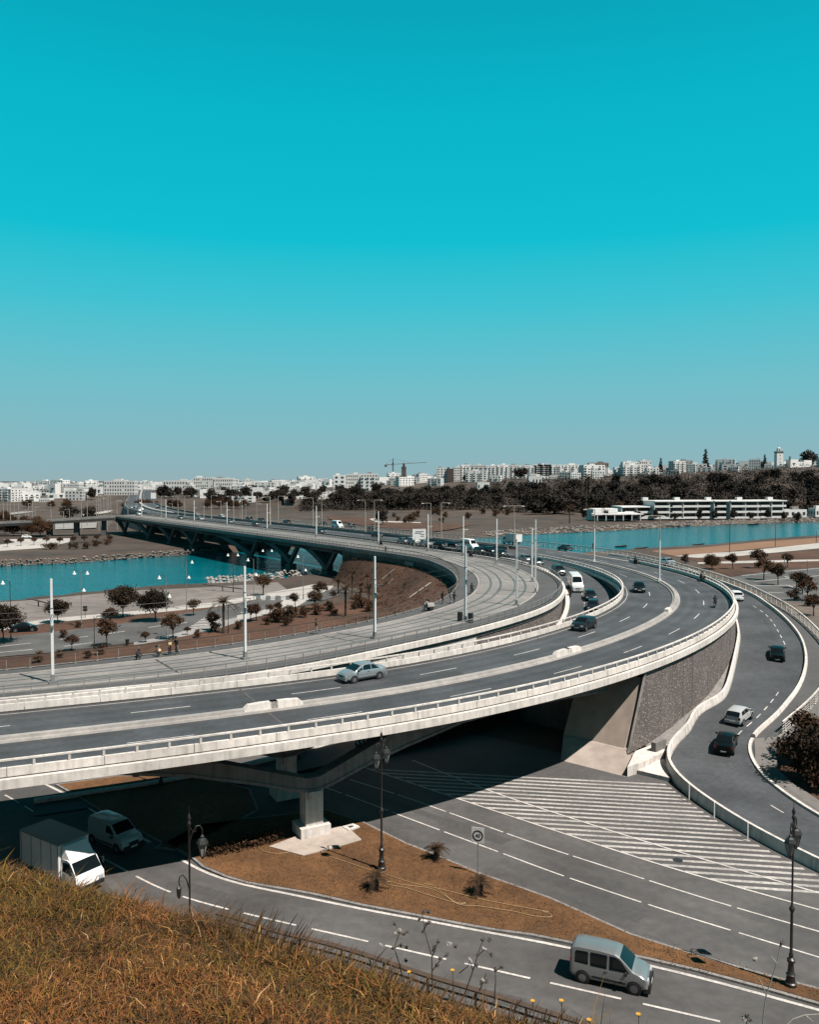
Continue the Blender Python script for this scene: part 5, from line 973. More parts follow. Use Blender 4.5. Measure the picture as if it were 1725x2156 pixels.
def bike(lab, loc, rz, col, scooter=True):
    t = thing('scooter' if scooter else 'bicycle', lab, 'scooter' if scooter else 'bicycle', loc, rz)
    for x in (-.62,.62): b = MB(); disc(b, (x,0,.27 if scooter else .33), .27 if scooter else .33, .1 if scooter else .04, 16); w = b.build('wheel', RUBBER, t)
    if scooter:
        b = MB(); b.add([(-.85,-.14,.5),(-.85,.14,.5),(-.1,.16,.35),(-.1,-.16,.35),(-.8,-.12,.78),(-.8,.12,.78),(-.05,.12,.74),(-.05,-.12,.74)], [(3,2,1,0),(4,5,6,7),(0,1,5,4),(1,2,6,5),(2,3,7,6),(3,0,4,7)]); b.box((.15,0,.32), (.6,.3,.08)); b.build('body', cloth(col), t)
        b = MB(); b.box((.44,0,.68), (.08,.34,.6)); b.build('leg_shield', cloth(col), t); b = MB(); b.box((-.45,0,.8), (.7,.26,.08)); b.build('seat', PLAST, t); b = MB(); b.box((-.92,0,.5), (.02,.16,.14)); b.build('number_plate', PLATE, t); b = MB(); b.box((-.88,0,.68), (.05,.18,.08)); b.build('tail_light', REDL, t)
    else:
        b = MB(); b.tube([(-.62,0,.33),(-.15,0,.85),(.45,0,.8),(.62,0,.33)], .022, 6); b.tube([(-.15,0,.85),(-.05,0,.3),(.45,0,.78)], .02, 6); b.tube([(-.62,0,.33),(-.05,0,.3)], .018, 6); b.build('frame', DARKM, t); b = MB(); b.box((-.2,0,.92), (.26,.14,.06)); b.build('saddle', PLAST, t)
    b = MB(); b.tube([(.6,0,.3),(.45,0,.95)], .025, 6); b.tube([(.42,-.32,1.0),(.46,0,.95),(.42,.32,1.0)], .018, 6); b.build('handlebar', DARKM, t)
    return t
def rider(lab, lab2, r, x, y, z, rz, c, sh, helmet=(.03,.03,.03), scooter=True):
    p = W1(r, x, y, z); t = bike(lab, (p[0],p[1],p[2]+.012), rz, c, scooter); person(lab2, (p[0],p[1],p[2]+.06), rz, 'ride', sh, (.03,.03,.035), helmet=helmet)
p = W1('b3', 1103, 342, ZD); rider('black scooter seen from behind on the outer viaduct lanes', 'rider in black on the scooter on the outer viaduct lanes', 'b3', 1103, 338, ZD, vh(p), (.02,.02,.022), (.03,.03,.035))
p = W1('a3', 628, 785, ZD); rider('dark scooter near the median lamp at the top of the bend', 'rider in dark clothes near the median lamp', 'a3', 628, 785, ZD, vh(p), (.02,.02,.02), (.025,.025,.025))
p = W1('a2', 1250, 745, 8.4); rider('dark scooter riding on the tram strip at the railing gap', 'rider in black at the railing gap', 'a2', 1250, 745, 8.4, vh(p)+pi, (.02,.02,.02), (.02,.02,.02))
p = W1('b3', 236, 270, zS); rider('scooter squeezed beside the white van on the slip road', 'rider beside the white van on the slip road', 'b3', 237, 275, zS, vh(p)+pi, (.03,.03,.03), (.03,.03,.03))
p = W1('b2', 1254, 338, ZT); rider('bicycle on the dark footway inside the tram bend', 'cyclist in black on the footway inside the tram bend', 'b2', 1254, 336, ZT, vh(p), (.02,.02,.02), (.02,.02,.02), None, False)
p = W1('a2', 712, 672, 8.4); rider('distant scooter beside a mast on the bridge', 'rider in black beside a mast on the bridge', 'a2', 712, 675, 8.4, vh(p), (.02,.02,.02), (.02,.02,.02))
# cargo tricycle and push cart
p = W1('b3', 1030, 182, ZD); hd = vh(p); t = thing('cargo_tricycle', 'loaded cargo tricycle by the outer parapet at the top of the bend', 'tricycle', (p[0],p[1],ZD+.012), hd)
for x, y in ((-.7,-.5),(-.7,.5),(.9,0)): b = MB(); disc(b, (x,y,.3), .3, .1, 14); b.build('wheel', RUBBER, t)
b = MB(); b.box((-.6,0,.75), (1.5,1.1,.5)); b.build('cargo_bed', cloth((.09,.06,.05)), t); b = MB(); b.box((-.6,0,1.15), (1.3,1.0,.35), taper=.85); b.build('load', cloth((.22,.19,.17)), t)
b = MB(); b.tube([(.9,0,.3),(.75,0,1.1)], .04, 6); b.tube([(.7,-.4,1.15),(.75,0,1.1),(.7,.4,1.15)], .025, 6); b.box((.2,0,.6), (1.0,.2,.15)); b.build('frame', DARKM, t)
person('rider in dark clothes on the cargo tricycle', (p[0]+.35*cos(hd),p[1]+.35*sin(hd),ZD+.1), hd, 'ride', (.05,.045,.04), (.04,.035,.03))
p = W1('b2', 1005, 436, ZT); t = thing('push_cart', 'white loaded push cart on the footway by the fence', 'cart', p, .5)
b = MB(); b.box((0,0,.5), (1.3,.75,.12)); b.tube([(-.6,-.3,.55),(-1.1,-.3,.95),(-1.1,.3,.95),(-.6,.3,.55)], .025, 6); b.build('frame', DARKM, t); b = MB(); b.box((0,0,.78), (1.1,.7,.45), taper=.85); b.build('load', cloth((.5,.47,.44)), t)
for y in (-.42,.42): b = MB(); disc(b, (0,y,.3), .3, .06, 14); b.build('wheel', RUBBER, t)
# ---------------------------------------------------------------- promenade on the near bank
def sheetz(name, poly, z, m): b = MB(); b.sheet([tuple(p[:2]) for p in poly], z); return struct(b.build(name, m, fix=False))
wedge = W('b1', -.5, [(-300,275),(0,243),(200,230),(500,200),(800,172),(1100,160),(1500,136),(1660,122)])
sheetz('quay', wedge+W('b1', 0, [(1725,160),(1300,232),(850,282),(300,333),(0,375),(-300,410)]), .0, mat('quay_stone', (.235,.20,.18), .92, .25, .35, .2, 3, big=.18))
sheetz('promenade_path', W('b1', .03, [(-300,408),(0,372),(300,328),(850,278),(1300,228),(1725,152),(1900,118),(1900,140),(1725,180),(1300,256),(850,300),(300,352),(0,400),(-300,440)]), .03, PATHM)
sheetz('verge', W('b1', .01, [(-300,440),(0,400),(300,350),(850,300),(1300,256),(1725,180),(1725,195),(1200,285),(600,380),(0,445),(-300,480)]), .01, EARTH)
pr_ = sheetz('promenade_road', W('b1', .02, [(-300,475),(0,440),(600,376),(1200,280),(1500,225),(1725,180),(2000,140),(2150,150),(1900,230),(1725,270),(1450,330),(1200,395),(1000,442),(600,498),(300,530),(0,556),(-300,590)]), .02, ASPL)
sheetz('curved_path', W('b2', .05, [(-60,355),(150,322),(330,283),(430,288),(405,312),(320,345),(240,395),(170,430),(0,466),(-150,490),(-150,465),(0,436),(120,385),(150,350)]), .05, PATHM)
sheetz('pavement', W('b1', .04, [(800,470),(1000,430),(1250,360),(1500,300),(1725,255),(1725,275),(1500,325),(1280,395),(1000,455),(800,488)]), .04, PAVE)
sheetz('planted_bank', W('b1', .0, [(-300,600),(0,560),(300,533),(600,500),(1000,450),(1200,400),(1450,335),(1725,272)])+[(-4,190),(-2,150),(-8,118),(-40,84),(-75,66),(-110,90)], -.01, EARTH)
for k in range(8):
    q = W('b1', .045, [(1108+k*4,348-k*5+30),(1300+k*20,372-k*12)]); 
    a0 = W1('b1', 1115+k*24, 345-k*1.5, .045); a1 = W1('b1', 1150+k*24, 322-k*2, .045)
for k in range(7):
    y0_ = 325+k*9; a0 = W1('b1', 1215-k*14, y0_, .03); a1 = W1('b1', 1325-k*4, y0_+4, .03); b = MB(); b.strip([(a0[0],a0[1]+.3,.03),(a1[0],a1[1]+.3,.03)], [(a0[0],a0[1]-.3,.03),(a1[0],a1[1]-.3,.03)]); b.build('crossing_stripe', WHITE, pr_, fix=False)
for pts in ([(0,495),(350,455),(600,425)], [(600,425),(900,380),(1100,345)], [(1000,372),(1400,300),(1700,240)], [(0,530),(330,500),(560,470)]):
    C = spl(W('b1', .03, pts), 1); dashes(pr_, C, 4.5, 4.5, .3, .012)
sheetz('low_land', W('a1', .0, [(-100,640),(420,632),(415,655),(250,690),(-100,715)]), .02, PATHM)
bbm = MB(); bbm.add([(-.3,-.7,0),(.3,-.7,0),(.3,.7,0),(-.3,.7,0),(-.12,-.7,.85),(.12,-.7,.85),(.12,.7,.85),(-.12,.7,.85)], [(3,2,1,0),(4,5,6,7),(0,1,5,4),(1,2,6,5),(2,3,7,6),(3,0,4,7)])
bw, bgm = bbm.mesh('barrier_block', PAINTW), bbm.mesh('barrier_block', CONG)
words = ['first','second','third','fourth','fifth','sixth','seventh','eighth','ninth','tenth']
for k, x in enumerate((1545,1577,1605,1633,1662,1695,1725,1752)):
    p = W1('b1', x, 216, .02); o = link('barrier_block', bw if k % 2 else bgm); o.location = p; o.rotation_euler = (0,0,1.4); o.scale = (.9,.66,1.1); tag(o, '%s traffic barrier block, %s from the left in the quayside row' % ('white' if k % 2 else 'grey', words[k]), 'barrier', 'barrier blocks on the quay')
for k, (r, x, y, lb) in enumerate((('b1',510,322,'small dark information board on the pale promenade path'),)):
    p = W1(r, x, y, .03); t = thing('notice_board', lb, 'notice board', p); b = MB(); b.tube([(0,0,0),(0,0,1.4)], .05, 6); b.build('post', DARKM, t); b = MB(); b.box((0,0,1.7), (.8,.08,1.0)); b.build('panel', DARKM, t)
p = W1('b1', 762, 488, .02); t = thing('litter_bin', 'dark litter bin at the promenade roadside', 'bin', p); b = MB(); b.lathe([(.22,.1),(.32,.9)], n=12); b.build('bucket', DARKM, t); b = MB(); b.lathe([(.34,.88),(.34,.96)], n=12); b.build('rim', PLAST, t)
# slipway beams on the quay
for r, x0, y0_, x1, y1_, lb in (('b1',165,205,295,238,'long dark beam ramp at the water by the left mast'),('b1',1215,122,1450,150,'long dark beam ramp at the water behind the date palm')):
    p, q = W1(r, x0, y0_, 1.4), W1(r, x1, y1_, .9); t = thing('beam_ramp', lb, 'ramp'); b = MB(); b.tube([p, q], .16, 6); b.build('beam', COND, t); b = MB(); mm = [(p[i]+q[i])/2 for i in range(3)]; b.tube([mm, (mm[0],mm[1],-.3)], .12, 6); b.build('support', COND, t)
# ---------------------------------------------------------------- right bank: sand, paths, car park
sheetz('beach', W('a3', -.3, [(715,712),(1000,694),(1400,655),(1725,632),(2000,612)])+W('a3', .0, [(2000,650),(1725,664),(1400,690),(1100,718),(860,738)]), .0, SAND)
sheetz('shore_path', W('a3', .03, [(860,738),(1100,718),(1250,710),(1500,684),(1725,660),(2000,640),(2000,675),(1725,692),(1500,714),(1250,737),(1000,748)]), .03, PATHM)
sheetz('lawn', W('a3', .01, [(900,745),(1300,735),(1725,700),(2000,690),(2000,775),(1725,762),(1300,772),(1000,770)]), .01, EARTH)
sheetz('park_path', W('a3', .04, [(1000,775),(1300,766),(1725,758),(2000,756),(2000,764),(1725,768),(1300,780),(1000,785)]), .04, PATHM)
sheetz('park_lawn', W('a3', .0, [(1000,785),(1300,780),(1725,768),(2000,764),(2000,825),(1725,805),(1400,830),(1200,860)]), .02, EARTH)
pk = sheetz('car_park', W('b3', .02, [(1180,160),(1400,125),(1725,100),(2000,90),(2000,420),(1725,420),(1500,300)]), .02, ASPL)
for k, (x0, y0_, x1, y1_) in enumerate(((1260,150,1725,105),(1340,185,1725,150),(1330,210,1725,205),(1420,250,1725,262),(1520,155,1560,165),(1600,150,1640,160),(1530,205,1570,218),(1610,205,1655,218),(1690,205,1740,218),(1560,170,1600,182))):
    C = spl(W('b3', .03, [(x0,y0_),(x1,y1_)]), 2); line(pk, C, .45, .02, 'bay_line')
sheetz('rough_ground', W('b3', .03, [(1500,300),(1725,330),(2000,340),(2000,800),(1725,560),(1600,430)]), .04, mat('rough_ground', (.20,.155,.125), .95, 0, .5, .4, 4, col2=(.10,.075,.06), big=.2))
# ---------------------------------------------------------------- rocks (nobody could count them)
def rocks(name, label, path, width, n, r0, r1, zf, seed, m=ROCK):
    rg = np.random.default_rng(seed); P_ = spl([(x, y, 0) for x, y in path], 1.0); nn = normals(P_); b = MB()
    ico = [(0,0,1),(.9,0,.3),(.28,.85,.35),(-.72,.53,.3),(-.72,-.53,.35),(.28,-.85,.3),(0,0,-.6)]; fs = [(0,1,2),(0,2,3),(0,3,4),(0,4,5),(0,5,1),(6,2,1),(6,3,2),(6,4,3),(6,5,4),(6,1,5)]
    for _ in range(n):
        i = rg.integers(0, len(P_)); o = rg.random()*width; x, y = P_[i,:2]+nn[i]*o; r = rg.uniform(r0, r1)*rg.uniform(.6,1); a = rg.uniform(0, 6.3); z = zf(o)
        b.add([(x+r*(p[0]*cos(a)-p[1]*sin(a))*rg.uniform(.7,1.3), y+r*(p[0]*sin(a)+p[1]*cos(a))*rg.uniform(.7,1.3), z+r*.8*p[2]*rg.uniform(.6,1.2)) for p in ico], fs)
    o = b.build(name, m); tag(o, label, 'rocks', kind='stuff'); return o
rocks('rock_bank', 'pale riprap stones along the far left river bank', [(-215,214),(-160,253),(-134,271),(-115,280),(-95,301),(-75,318)], 7, 1100, .35, .9, lambda o: -2.2+o*.36, 1)
rocks('rock_bank', 'heap of pale rocks on the quay under the bridge', [(-52,217),(-40,222),(-32,231),(-20,238)], -5, 420, .35, 1.0, lambda o: -1.9-o*.4, 2)
rocks('rock_bank', 'grey riprap stones below the hotel along the far right shore', [(40,405),(72,432),(102,450),(148,484),(201,521),(271,552),(340,590)], -9, 1500, .5, 1.3, lambda o: -2.1-o*.28, 3)
rocks('rock_bank', 'dark stones along the near quay edge', [(-100,177),(-91,185.5),(-78,200.5),(-69,209.5),(-42,221.5)], 1.4, 420, .2, .5, lambda o: -1.9+o*.6, 4)
# ---------------------------------------------------------------- boats
BH = [mat('boat_dark', (.05,.045,.045), .6, .1, 3), mat('boat_blue', (.03,.11,.14), .6, .1, 3), mat('boat_white', (.5,.48,.46), .6, .1, 3)]
def boat_meshes(m):
    b = MB(); vs = []; st = [(-2.6,.55,.45),(-1.8,.8,.5),(-.4,.9,.5),(1.2,.75,.6),(2.2,.35,.78),(2.75,.03,.95)]
    for x, w, h in st: vs += [(x,-w,h),(x,-w*.62,-.15),(x,w*.62,-.15),(x,w,h),(x,w*.86,h-.02),(x,w*.55,.08),(x,-w*.55,.08),(x,-w*.86,h-.02)]
    b.add(vs, [(i*8+j, i*8+(j+1)%8, (i+1)*8+(j+1)%8, (i+1)*8+j) for i in range(5) for j in range(8)]+[list(range(8)), list(range(47,39,-1))]); h_ = b.mesh('hull', m)
    b = MB()
    for x in (-1.5,-.2,1.0): b.box((x,0,.36), (.28,1.35,.05))
    s_ = b.mesh('thwarts', mat('boat_wood', (.2,.13,.08), .8, .2, 4)); b = MB(); b.tube([(-2.3,.3,.5),(.6,-.4,.62)], .03, 5); o_ = b.mesh('oar', mat('boat_wood', (.2,.13,.08))); return h_, s_, o_
BM = [boat_meshes(m) for m in BH]
bts = [(538,683,0,.2,'small rowing boat nearest the bridge railing on the right water'),(660,694,0,.1,'dark rowing boat close to the near shore'),(1003,672,1,.15,'rowing boat at the edge of the sandy spit'),(1412,643,0,.05,'dark rowing boat off the sandy beach, farthest right'),(100,600,1,.4,'leftmost moored boat below the grey rocks'),(205,592,0,.5,'dark moored boat, second from the left of the row'),(292,588,1,.2,'third moored boat from the left of the row'),(352,586,0,.3,'dark moored boat left of the white lamp'),(430,583,0,.2,'long dark moored boat just right of the white lamp'),(635,576,0,.1,'dark moored boat below the low white building'),(705,572,2,.3,'pale moored boat left of the tall bend lamp'),(790,568,0,.1,'moored boat right of the tall bend lamp'),(857,566,0,.2,'dark moored boat below the hotel terrace'),(915,562,1,.1,'blue moored boat below the hotel terrace'),(945,556,2,.2,'white moored boat touching the hotel rocks'),(1330,552,0,.2,'dark boat below the right half of the hotel')]
for x, y, k, rz, lb in bts:
    p = W1('a3', x, y, -1.95); sc_ = 1.0 if y > 620 else 1.5; t = thing('boat', lb, 'boat', (p[0],p[1],-2.0), rz, 'rowing boats on the right-hand water'); t.scale = (sc_,)*3
    for nm, me in zip(('hull','thwarts','oar'), BM[k]): link(nm, me, t)
# ---------------------------------------------------------------- trees, palms, bushes
def leafmat(n, c, c2): 
    m = mat(n, c, .85, 0, 3.0, col2=c2, rand=.3, spec=.15); return m
LF = leafmat('leaf_dark', (.060,.038,.022), (.026,.018,.012)); LB = leafmat('leaf_brown', (.115,.058,.030), (.05,.028,.016)); LO = leafmat('leaf_far', (.052,.039,.030), (.027,.022,.019)); LP = leafmat('leaf_palm', (.085,.050,.026), (.04,.025,.015))
def leaves(rg, centers, n, spread, size):
    c = centers[rg.integers(0, len(centers), n)]+rg.normal(0, 1, (n,3))*spread; u = rg.normal(0,1,(n,3)); u /= np.linalg.norm(u,axis=1,keepdims=True); w = np.cross(u, rg.normal(0,1,(n,3))); w /= np.linalg.norm(w,axis=1,keepdims=True)
    s = size*rg.uniform(.6,1.3,(n,1)); v = np.stack([c-u*s, c+w*s*.55, c+u*s, c-w*s*.55], 1).reshape(-1,3); return v
def quadmesh(name, v, m):
    n = len(v)//4; me = bpy.data.meshes.new(name); me.vertices.add(len(v)); me.vertices.foreach_set('co', v.astype(np.float32).ravel()); me.loops.add(4*n); me.loops.foreach_set('vertex_index', np.arange(4*n, dtype=np.int32)); me.polygons.add(n); me.polygons.foreach_set('loop_start', np.arange(0,4*n,4,dtype=np.int32)); me.update(calc_edges=True); me.materials.append(m); return me
def tree_proto(seed, h, cr, th, nl, ls, m, clumps=26, flat=.75, lean=0):
    rg = np.random.default_rng(seed); d = rg.normal(0,1,(clumps,3)); d /= np.linalg.norm(d,axis=1,keepdims=True); d *= rg.uniform(.35,1,(clumps,1))**.6; ch = (h-th)/2
    cen = d*np.array([cr*.82, cr*.82, ch*flat])+np.array([lean,0,th+ch]); v = leaves(rg, cen, nl, np.array([cr,cr,ch])*.19, ls); cm = quadmesh('crown', v, m)
    b = MB(); b.tube([(0,0,0),(lean*.2,0,th*.5),(lean*.6,.02,th),(lean,0,th+ch*.9)], [.05*h/2.2*.5+.06,.035*h/2.2*.6+.05,.07,.03], 8)
    for k in range(6): e = cen[k]; b.tube([(lean*.4,0,th*.8),tuple((e+np.array((lean*.4,0,th*.9)))/2+np.array((0,0,.1))),tuple(e)], [.06,.04,.015], 5)
    return cm, b.mesh('trunk', BARK, True)
def plant_tree(pr, label, loc, rz, sc_, group=None, name='tree', cat='tree'):
    t = thing(name, label, cat, loc, rz, group); t.scale = sc_ if hasattr(sc_, '__len__') else (sc_,)*3; link('crown', pr[0], t); link('trunk', pr[1], t); return t
ROUND = tree_proto(1, 6.2, 2.9, 2.0, 5200, .19, LF, 34); ROUND2 = tree_proto(2, 6.0, 3.1, 1.8, 5200, .19, LF, 30, .7); SMALL = tree_proto(3, 3.6, 1.5, 1.5, 1500, .14, LB, 16); SMALL2 = tree_proto(4, 3.8, 1.6, 1.7, 1700, .14, LB, 14, .7, .3); BIGB = tree_proto(5, 6, 3.4, 1.0, 5000, .2, LB, 34); SHRUB = tree_proto(6, 1.4, .9, .1, 700, .10, LB, 12)
pt = [('b1',735,320,ROUND,1.0,'larger left one of two round dark trees on the promenade'),('b1',930,345,ROUND2,1.0,'right one of two round dark trees beside the promenade lamp'),('b1',345,352,ROUND,.72,'round tree behind the nearest tram mast'),('b1',20,475,ROUND2,1.05,'dark tree cut by the left frame edge'),('b1',640,497,SMALL2,1.15,'brown stunted tree left of the litter bin'),('b1',660,375,SMALL,.95,'brown tree beside the scroll lamp behind the stunted tree'),('b1',1035,450,SMALL,1.2,'brown small tree right of the round trees'),('b1',430,520,SMALL,.7,'small round shrub tree left of the promenade road'),('b1',1158,310,SMALL,.9,'small dark tree on the paved bank'),('b1',1262,400,SMALL2,.85,'thin young tree left of the date palm'),('b1',1500,345,SMALL,.9,'brown tree behind the second tram mast'),('b1',1535,340,SMALL2,.85,'brown tree right of the second tram mast'),('b1',1575,190,SMALL,1.35,'dark tree near the pale rocks at the water'),('b1',1617,308,SMALL,.62,'left small tree below the barrier blocks'),('b1',1672,300,SMALL2,.62,'right small tree below the barrier blocks'),('b1',372,440,SHRUB,1.0,'low shrub on the promenade verge'),('b1',870,470,SMALL,.5,'bare little shrub behind the workers'),('b1',1120,425,SMALL,.4,'tiny tree behind the person in black'),('b2',200,420,SMALL2,.8,'small tree by the curved pale path'),('b2',345,380,SMALL,1.2,'brown tree at the left of the palm grove'),('b2',315,430,SMALL,1.1,'brown tree in front of the palm grove')]
for r, x, y, pr, s_, lb in pt:
    p = W1(r, x, y, .02); plant_tree(pr, lb, (p[0],p[1],0), rnd.uniform(0,6), s_, 'promenade trees')
i = 0
for x, y in ((240,590),(365,560),(465,380),(515,565),(600,545),(1190,440),(1290,405),(1420,390),(1590,365),(1640,345),(1700,330),(1720,370)):
    p = W1('b1', x, y, .0); i += 1; plant_tree(SHRUB, 'low brown shrub on the planted bank beside the tram railing', (p[0],p[1],0), i*1.3, rnd.uniform(.8,1.5), 'shrubs on the planted bank', 'shrub', 'shrub')
for x, y in ((80,500),(150,490),(200,470),(260,470),(330,460),(390,440),(430,470),(560,430),(600,420),(640,440),(420,350),(560,390)):
    p = W1('b2', x, y, zE if x > 300 else .2); i += 1; plant_tree(SHRUB, 'low brown shrub among the palms inside the tram bend', (p[0],p[1],p[2]-.1), i*1.3, rnd.uniform(1.0,2.0), 'shrubs among the palms', 'shrub', 'shrub')
def palm_proto(seed, th, fl, nf, lw=.5, m=LP):
    rg = np.random.default_rng(seed); b = MB()
    for k in range(nf):
        a = 2*pi*k/nf+rg.uniform(-.2,.2); up = rg.uniform(-.15,1.25); L = fl*rg.uniform(.8,1.1); pts = []
        for j in range(7):
            t_ = j/6; r_ = L*t_*cos(up)*(1-.1*t_)+.05; z = th+L*t_*sin(up)-L*.55*t_*t_; pts.append((r_, z))
        for j in range(1, 7):
            (r0, z0), (r1, z1) = pts[j-1], pts[j]
            for s_ in (-1,1):
                for q in (.0,.5):
                    rr, zz = r0+(r1-r0)*q, z0+(z1-z0)*q; wl_ = lw*(1-.55*j/6)*rg.uniform(.8,1.1); fw_ = .25*L/6
                    c = [(rr,0),(rr+(r1-r0)*.28,0),(rr+(r1-r0)*.5+fw_*.8,s_*wl_)]; zq = [zz,zz+(z1-z0)*.28,zz-wl_*.25]
                    b.add([(x*cos(a)-y*sin(a), x*sin(a)+y*cos(a), zv) for (x, y), zv in zip(c, zq)], [(0,1,2)])
        b.tube([(r_*cos(a), r_*sin(a), z) for r_, z in pts], [.03,.028,.024,.02,.016,.012,.006], 4)
    cm = b.mesh('crown', m, fix=False); b = MB(); k = 9
    b.tube([(0,0,th*i/k) for i in range(k+1)], [(.17+.05*(i % 2))*(1.25 if i == 0 else 1) for i in range(k+1)], 8); return cm, b.mesh('trunk', BARK)
PALM = palm_proto(1, 4.6, 2.6, 26); PALM2 = palm_proto(2, 3.0, 2.4, 24); FAN = palm_proto(5, .75, .95, 30, .34)
p = W1('b1', 1338, 415, .02); plant_tree(PALM, 'date palm standing at the promenade roadside', (p[0],p[1],0), .4, 1.15, None, 'palm_tree', 'palm')
for k, (x, y, s_, lb) in enumerate(((500,462,1.1,'tallest palm of the grove in front of the tram bend'),(455,330,.9,'palm at the upper left of the grove by the bridge abutment'),(540,330,1.0,'palm in the middle of the grove near the bridge abutment'),(590,360,.95,'palm right of the middle of the grove'),(630,330,.85,'palm nearest the bridge abutment'),(160,500,.8,'leftmost palm of the grove behind the railing'),(640,410,.9,'palm just left of the third tram mast'),(850,320,.5,'young palm high on the brown bank'),(760,270,.4,'tiny palm near the top of the brown bank'))):
    p = W1('b2', x, y, .3 if x < 600 else zE); plant_tree(PALM if k % 2 == 0 else PALM2, lb, (p[0],p[1],p[2]-.2), k*1.1, s_, 'palms inside the tram bend', 'palm_tree', 'palm')
for r, x, y, lb in (('d2',1045,118,'fan palm shrub beside the road edge above the speed sign'),('d2',680,296,'fan palm shrub left of the coiled hose'),('d2',1303,325,'fan palm shrub below the speed sign')):
    p = W1(r, x, y, .15); plant_tree(FAN, lb, (p[0],p[1],.14), x*.01, 1.05, 'fan palms on the island', 'fan_palm', 'palm')
hg = np.random.default_rng(9); h0, h1 = np.array(W1('c1', 1250, 1040, .15)), np.array(W1('c1', 1640, 955, .15)); cen = np.array([h0+(h1-h0)*t_+np.array((0,.2,.25+.2*t_)) for t_ in np.linspace(0,1,16)])
tag(link('hedge', quadmesh('hedge', leaves(hg, cen, 2600, np.array((.3,.3,.2)), .09), LB)), 'low brown hedge at the shaded left end of the island', 'hedge')
p = W1('c1', 1258, 1040, .15); b = MB()
for k in range(16): a = k*.39; b.add([(p[0]+.05*cos(a+1.5),p[1]+.05*sin(a+1.5),.15),(p[0]-.05*cos(a+1.5),p[1]-.05*sin(a+1.5),.15),(p[0]+.5*cos(a),p[1]+.5*sin(a),.35+.4*(k % 3)/2)], [(0,1,2)])
tag(b.build('agave', leafmat('agave_leaf', (.2,.16,.1), (.12,.09,.05))), 'spiky pale agave at the left end of the hedge', 'plant')
HOSE = mat('hose', (.50,.33,.16), .7, .1, 5)
hs = spl(W('d2', .19, [(390,98),(520,140),(640,182),(760,215),(900,260),(1100,305),(1300,355),(1500,395),(1725,435)])+W('d3', .19, [(60,428),(125,450),(110,466),(0,455)])+W('d2', .19, [(1500,430),(1300,400),(1180,388),(1080,320),(1030,280),(970,266)]), .15, .1); b = MB(); b.tube([tuple(q) for q in hs], .022, 5); tag(b.build('hose', HOSE), 'long yellowish hose snaking across the brown island', 'hose')
hs = spl(W('d2', .19, [(1220,385),(1130,372),(1000,335),(860,290),(760,272),(742,258),(770,250),(830,270),(1000,292),(1090,335),(1170,388),(1215,378)]), .15, .1); b = MB(); b.tube([tuple(q) for q in hs], .022, 5); tag(b.build('hose', HOSE), 'looped yellowish hose in the middle of the island', 'hose')
hs = spl(W('c1', .19, [(1540,950),(1560,1000),(1640,1025),(1730,1018)])+W('c2', .19, [(180,1000),(170,965),(110,955),(130,985)]), .15, .1); b = MB(); b.tube([tuple(q) for q in hs], .022, 5); tag(b.build('hose', HOSE), 'short looped hose by the hedge and pier', 'hose')
pm_ = W('c2', .2, [(478,868),(545,850),(585,868),(520,892)]); t = thing('manhole', 'square manhole frame with dark grate beside the pier', 'manhole'); b = MB(); b.prism([q[:2] for q in pm_], .1, .26); b.build('frame', CONC, t); b = MB(); b.prism([q[:2] for q in inset([q[:2] for q in pm_], .3)], .2, .27); b.build('grate', DARKM, t)
for k, (x, y, pr, s_, lb) in enumerate(((1365,105,SMALL,1.6,'round brown tree by the park path'),(1535,100,SMALL,1.2,'small brown tree right of the round park tree'),(1210,110,SMALL2,1.2,'leaning brown tree left of the park path'),(1085,110,BIGB,.75,'broad brown bush by the bridge railing'),(930,75,SHRUB,2.0,'brown shrub near the bridge railing and beach'),(1395,175,SMALL,1.6,'brown tree at the car park corner'),(1480,205,SMALL2,1.4,'brown tree between parking rows'),(1590,225,SMALL,1.1,'small dark tree in the car park'),(1625,260,SMALL2,1.3,'thin dark tree at the lower car park'),(1655,300,SMALL,1.3,'dark tree near the ramp railing'),(1692,390,SMALL,1.2,'dark tree on the pale rough ground'),(1580,300,SHRUB,1.9,'shrub at the edge of the rough ground'),(1440,105,SHRUB,1.5,'shrub behind the car park'),(1660,330,SHRUB,1.6,'shrub below the ramp railing'))):
    p = W1('b3', x, y, .03); plant_tree(pr, lb, (p[0],p[1],0), k*1.7, s_, 'trees and shrubs of the right-hand park', 'tree' if pr is not SHRUB else 'shrub', 'tree' if pr is not SHRUB else 'shrub')
p = W1('c3', 1690, 650, .1); plant_tree(ROUND2, 'dark tree at the right frame edge casting shade on the footway', (p[0]+.9,p[1]+1.5,0), 1, .85)
p = W1('c3', 1600, 560, .1); plant_tree(SMALL2, 'dark bush between the footway and the ramp railing', (p[0]+2.2,p[1]+2.5,0), 2, 1.3, None, 'bush', 'bush')
for k, (x, y, s_) in enumerate(((1560,520,2.2),(1660,600,2.0),(1715,660,1.8),(1690,470,2.6))):
    p = W1('c3', x, y, .2); plant_tree(SHRUB, 'dry brown shrub in the planting bed at the right frame edge', (p[0]+.8,p[1]+.6,.1), k, s_, 'shrubs of the right planting bed', 'shrub', 'shrub')
sheetz('planting_bed', W('c3', .3, [(1466,420),(1485,510),(1560,590),(1640,640),(1725,690),(2100,890),(2100,300),(1725,150),(1520,370)]), .12, EARTH)
for k, (x, y) in enumerate(((30,590),(80,600),(130,585),(190,600),(240,605),(60,540),(150,555),(215,570),(20,520))):
    p = W1('a1', x, y+15, .3); plant_tree(BIGB, 'broad brown tree of the clump on the far left bank', (p[0],p[1],0), k*1.1, rnd.uniform(1.1,1.5), 'brown trees on the far left bank')
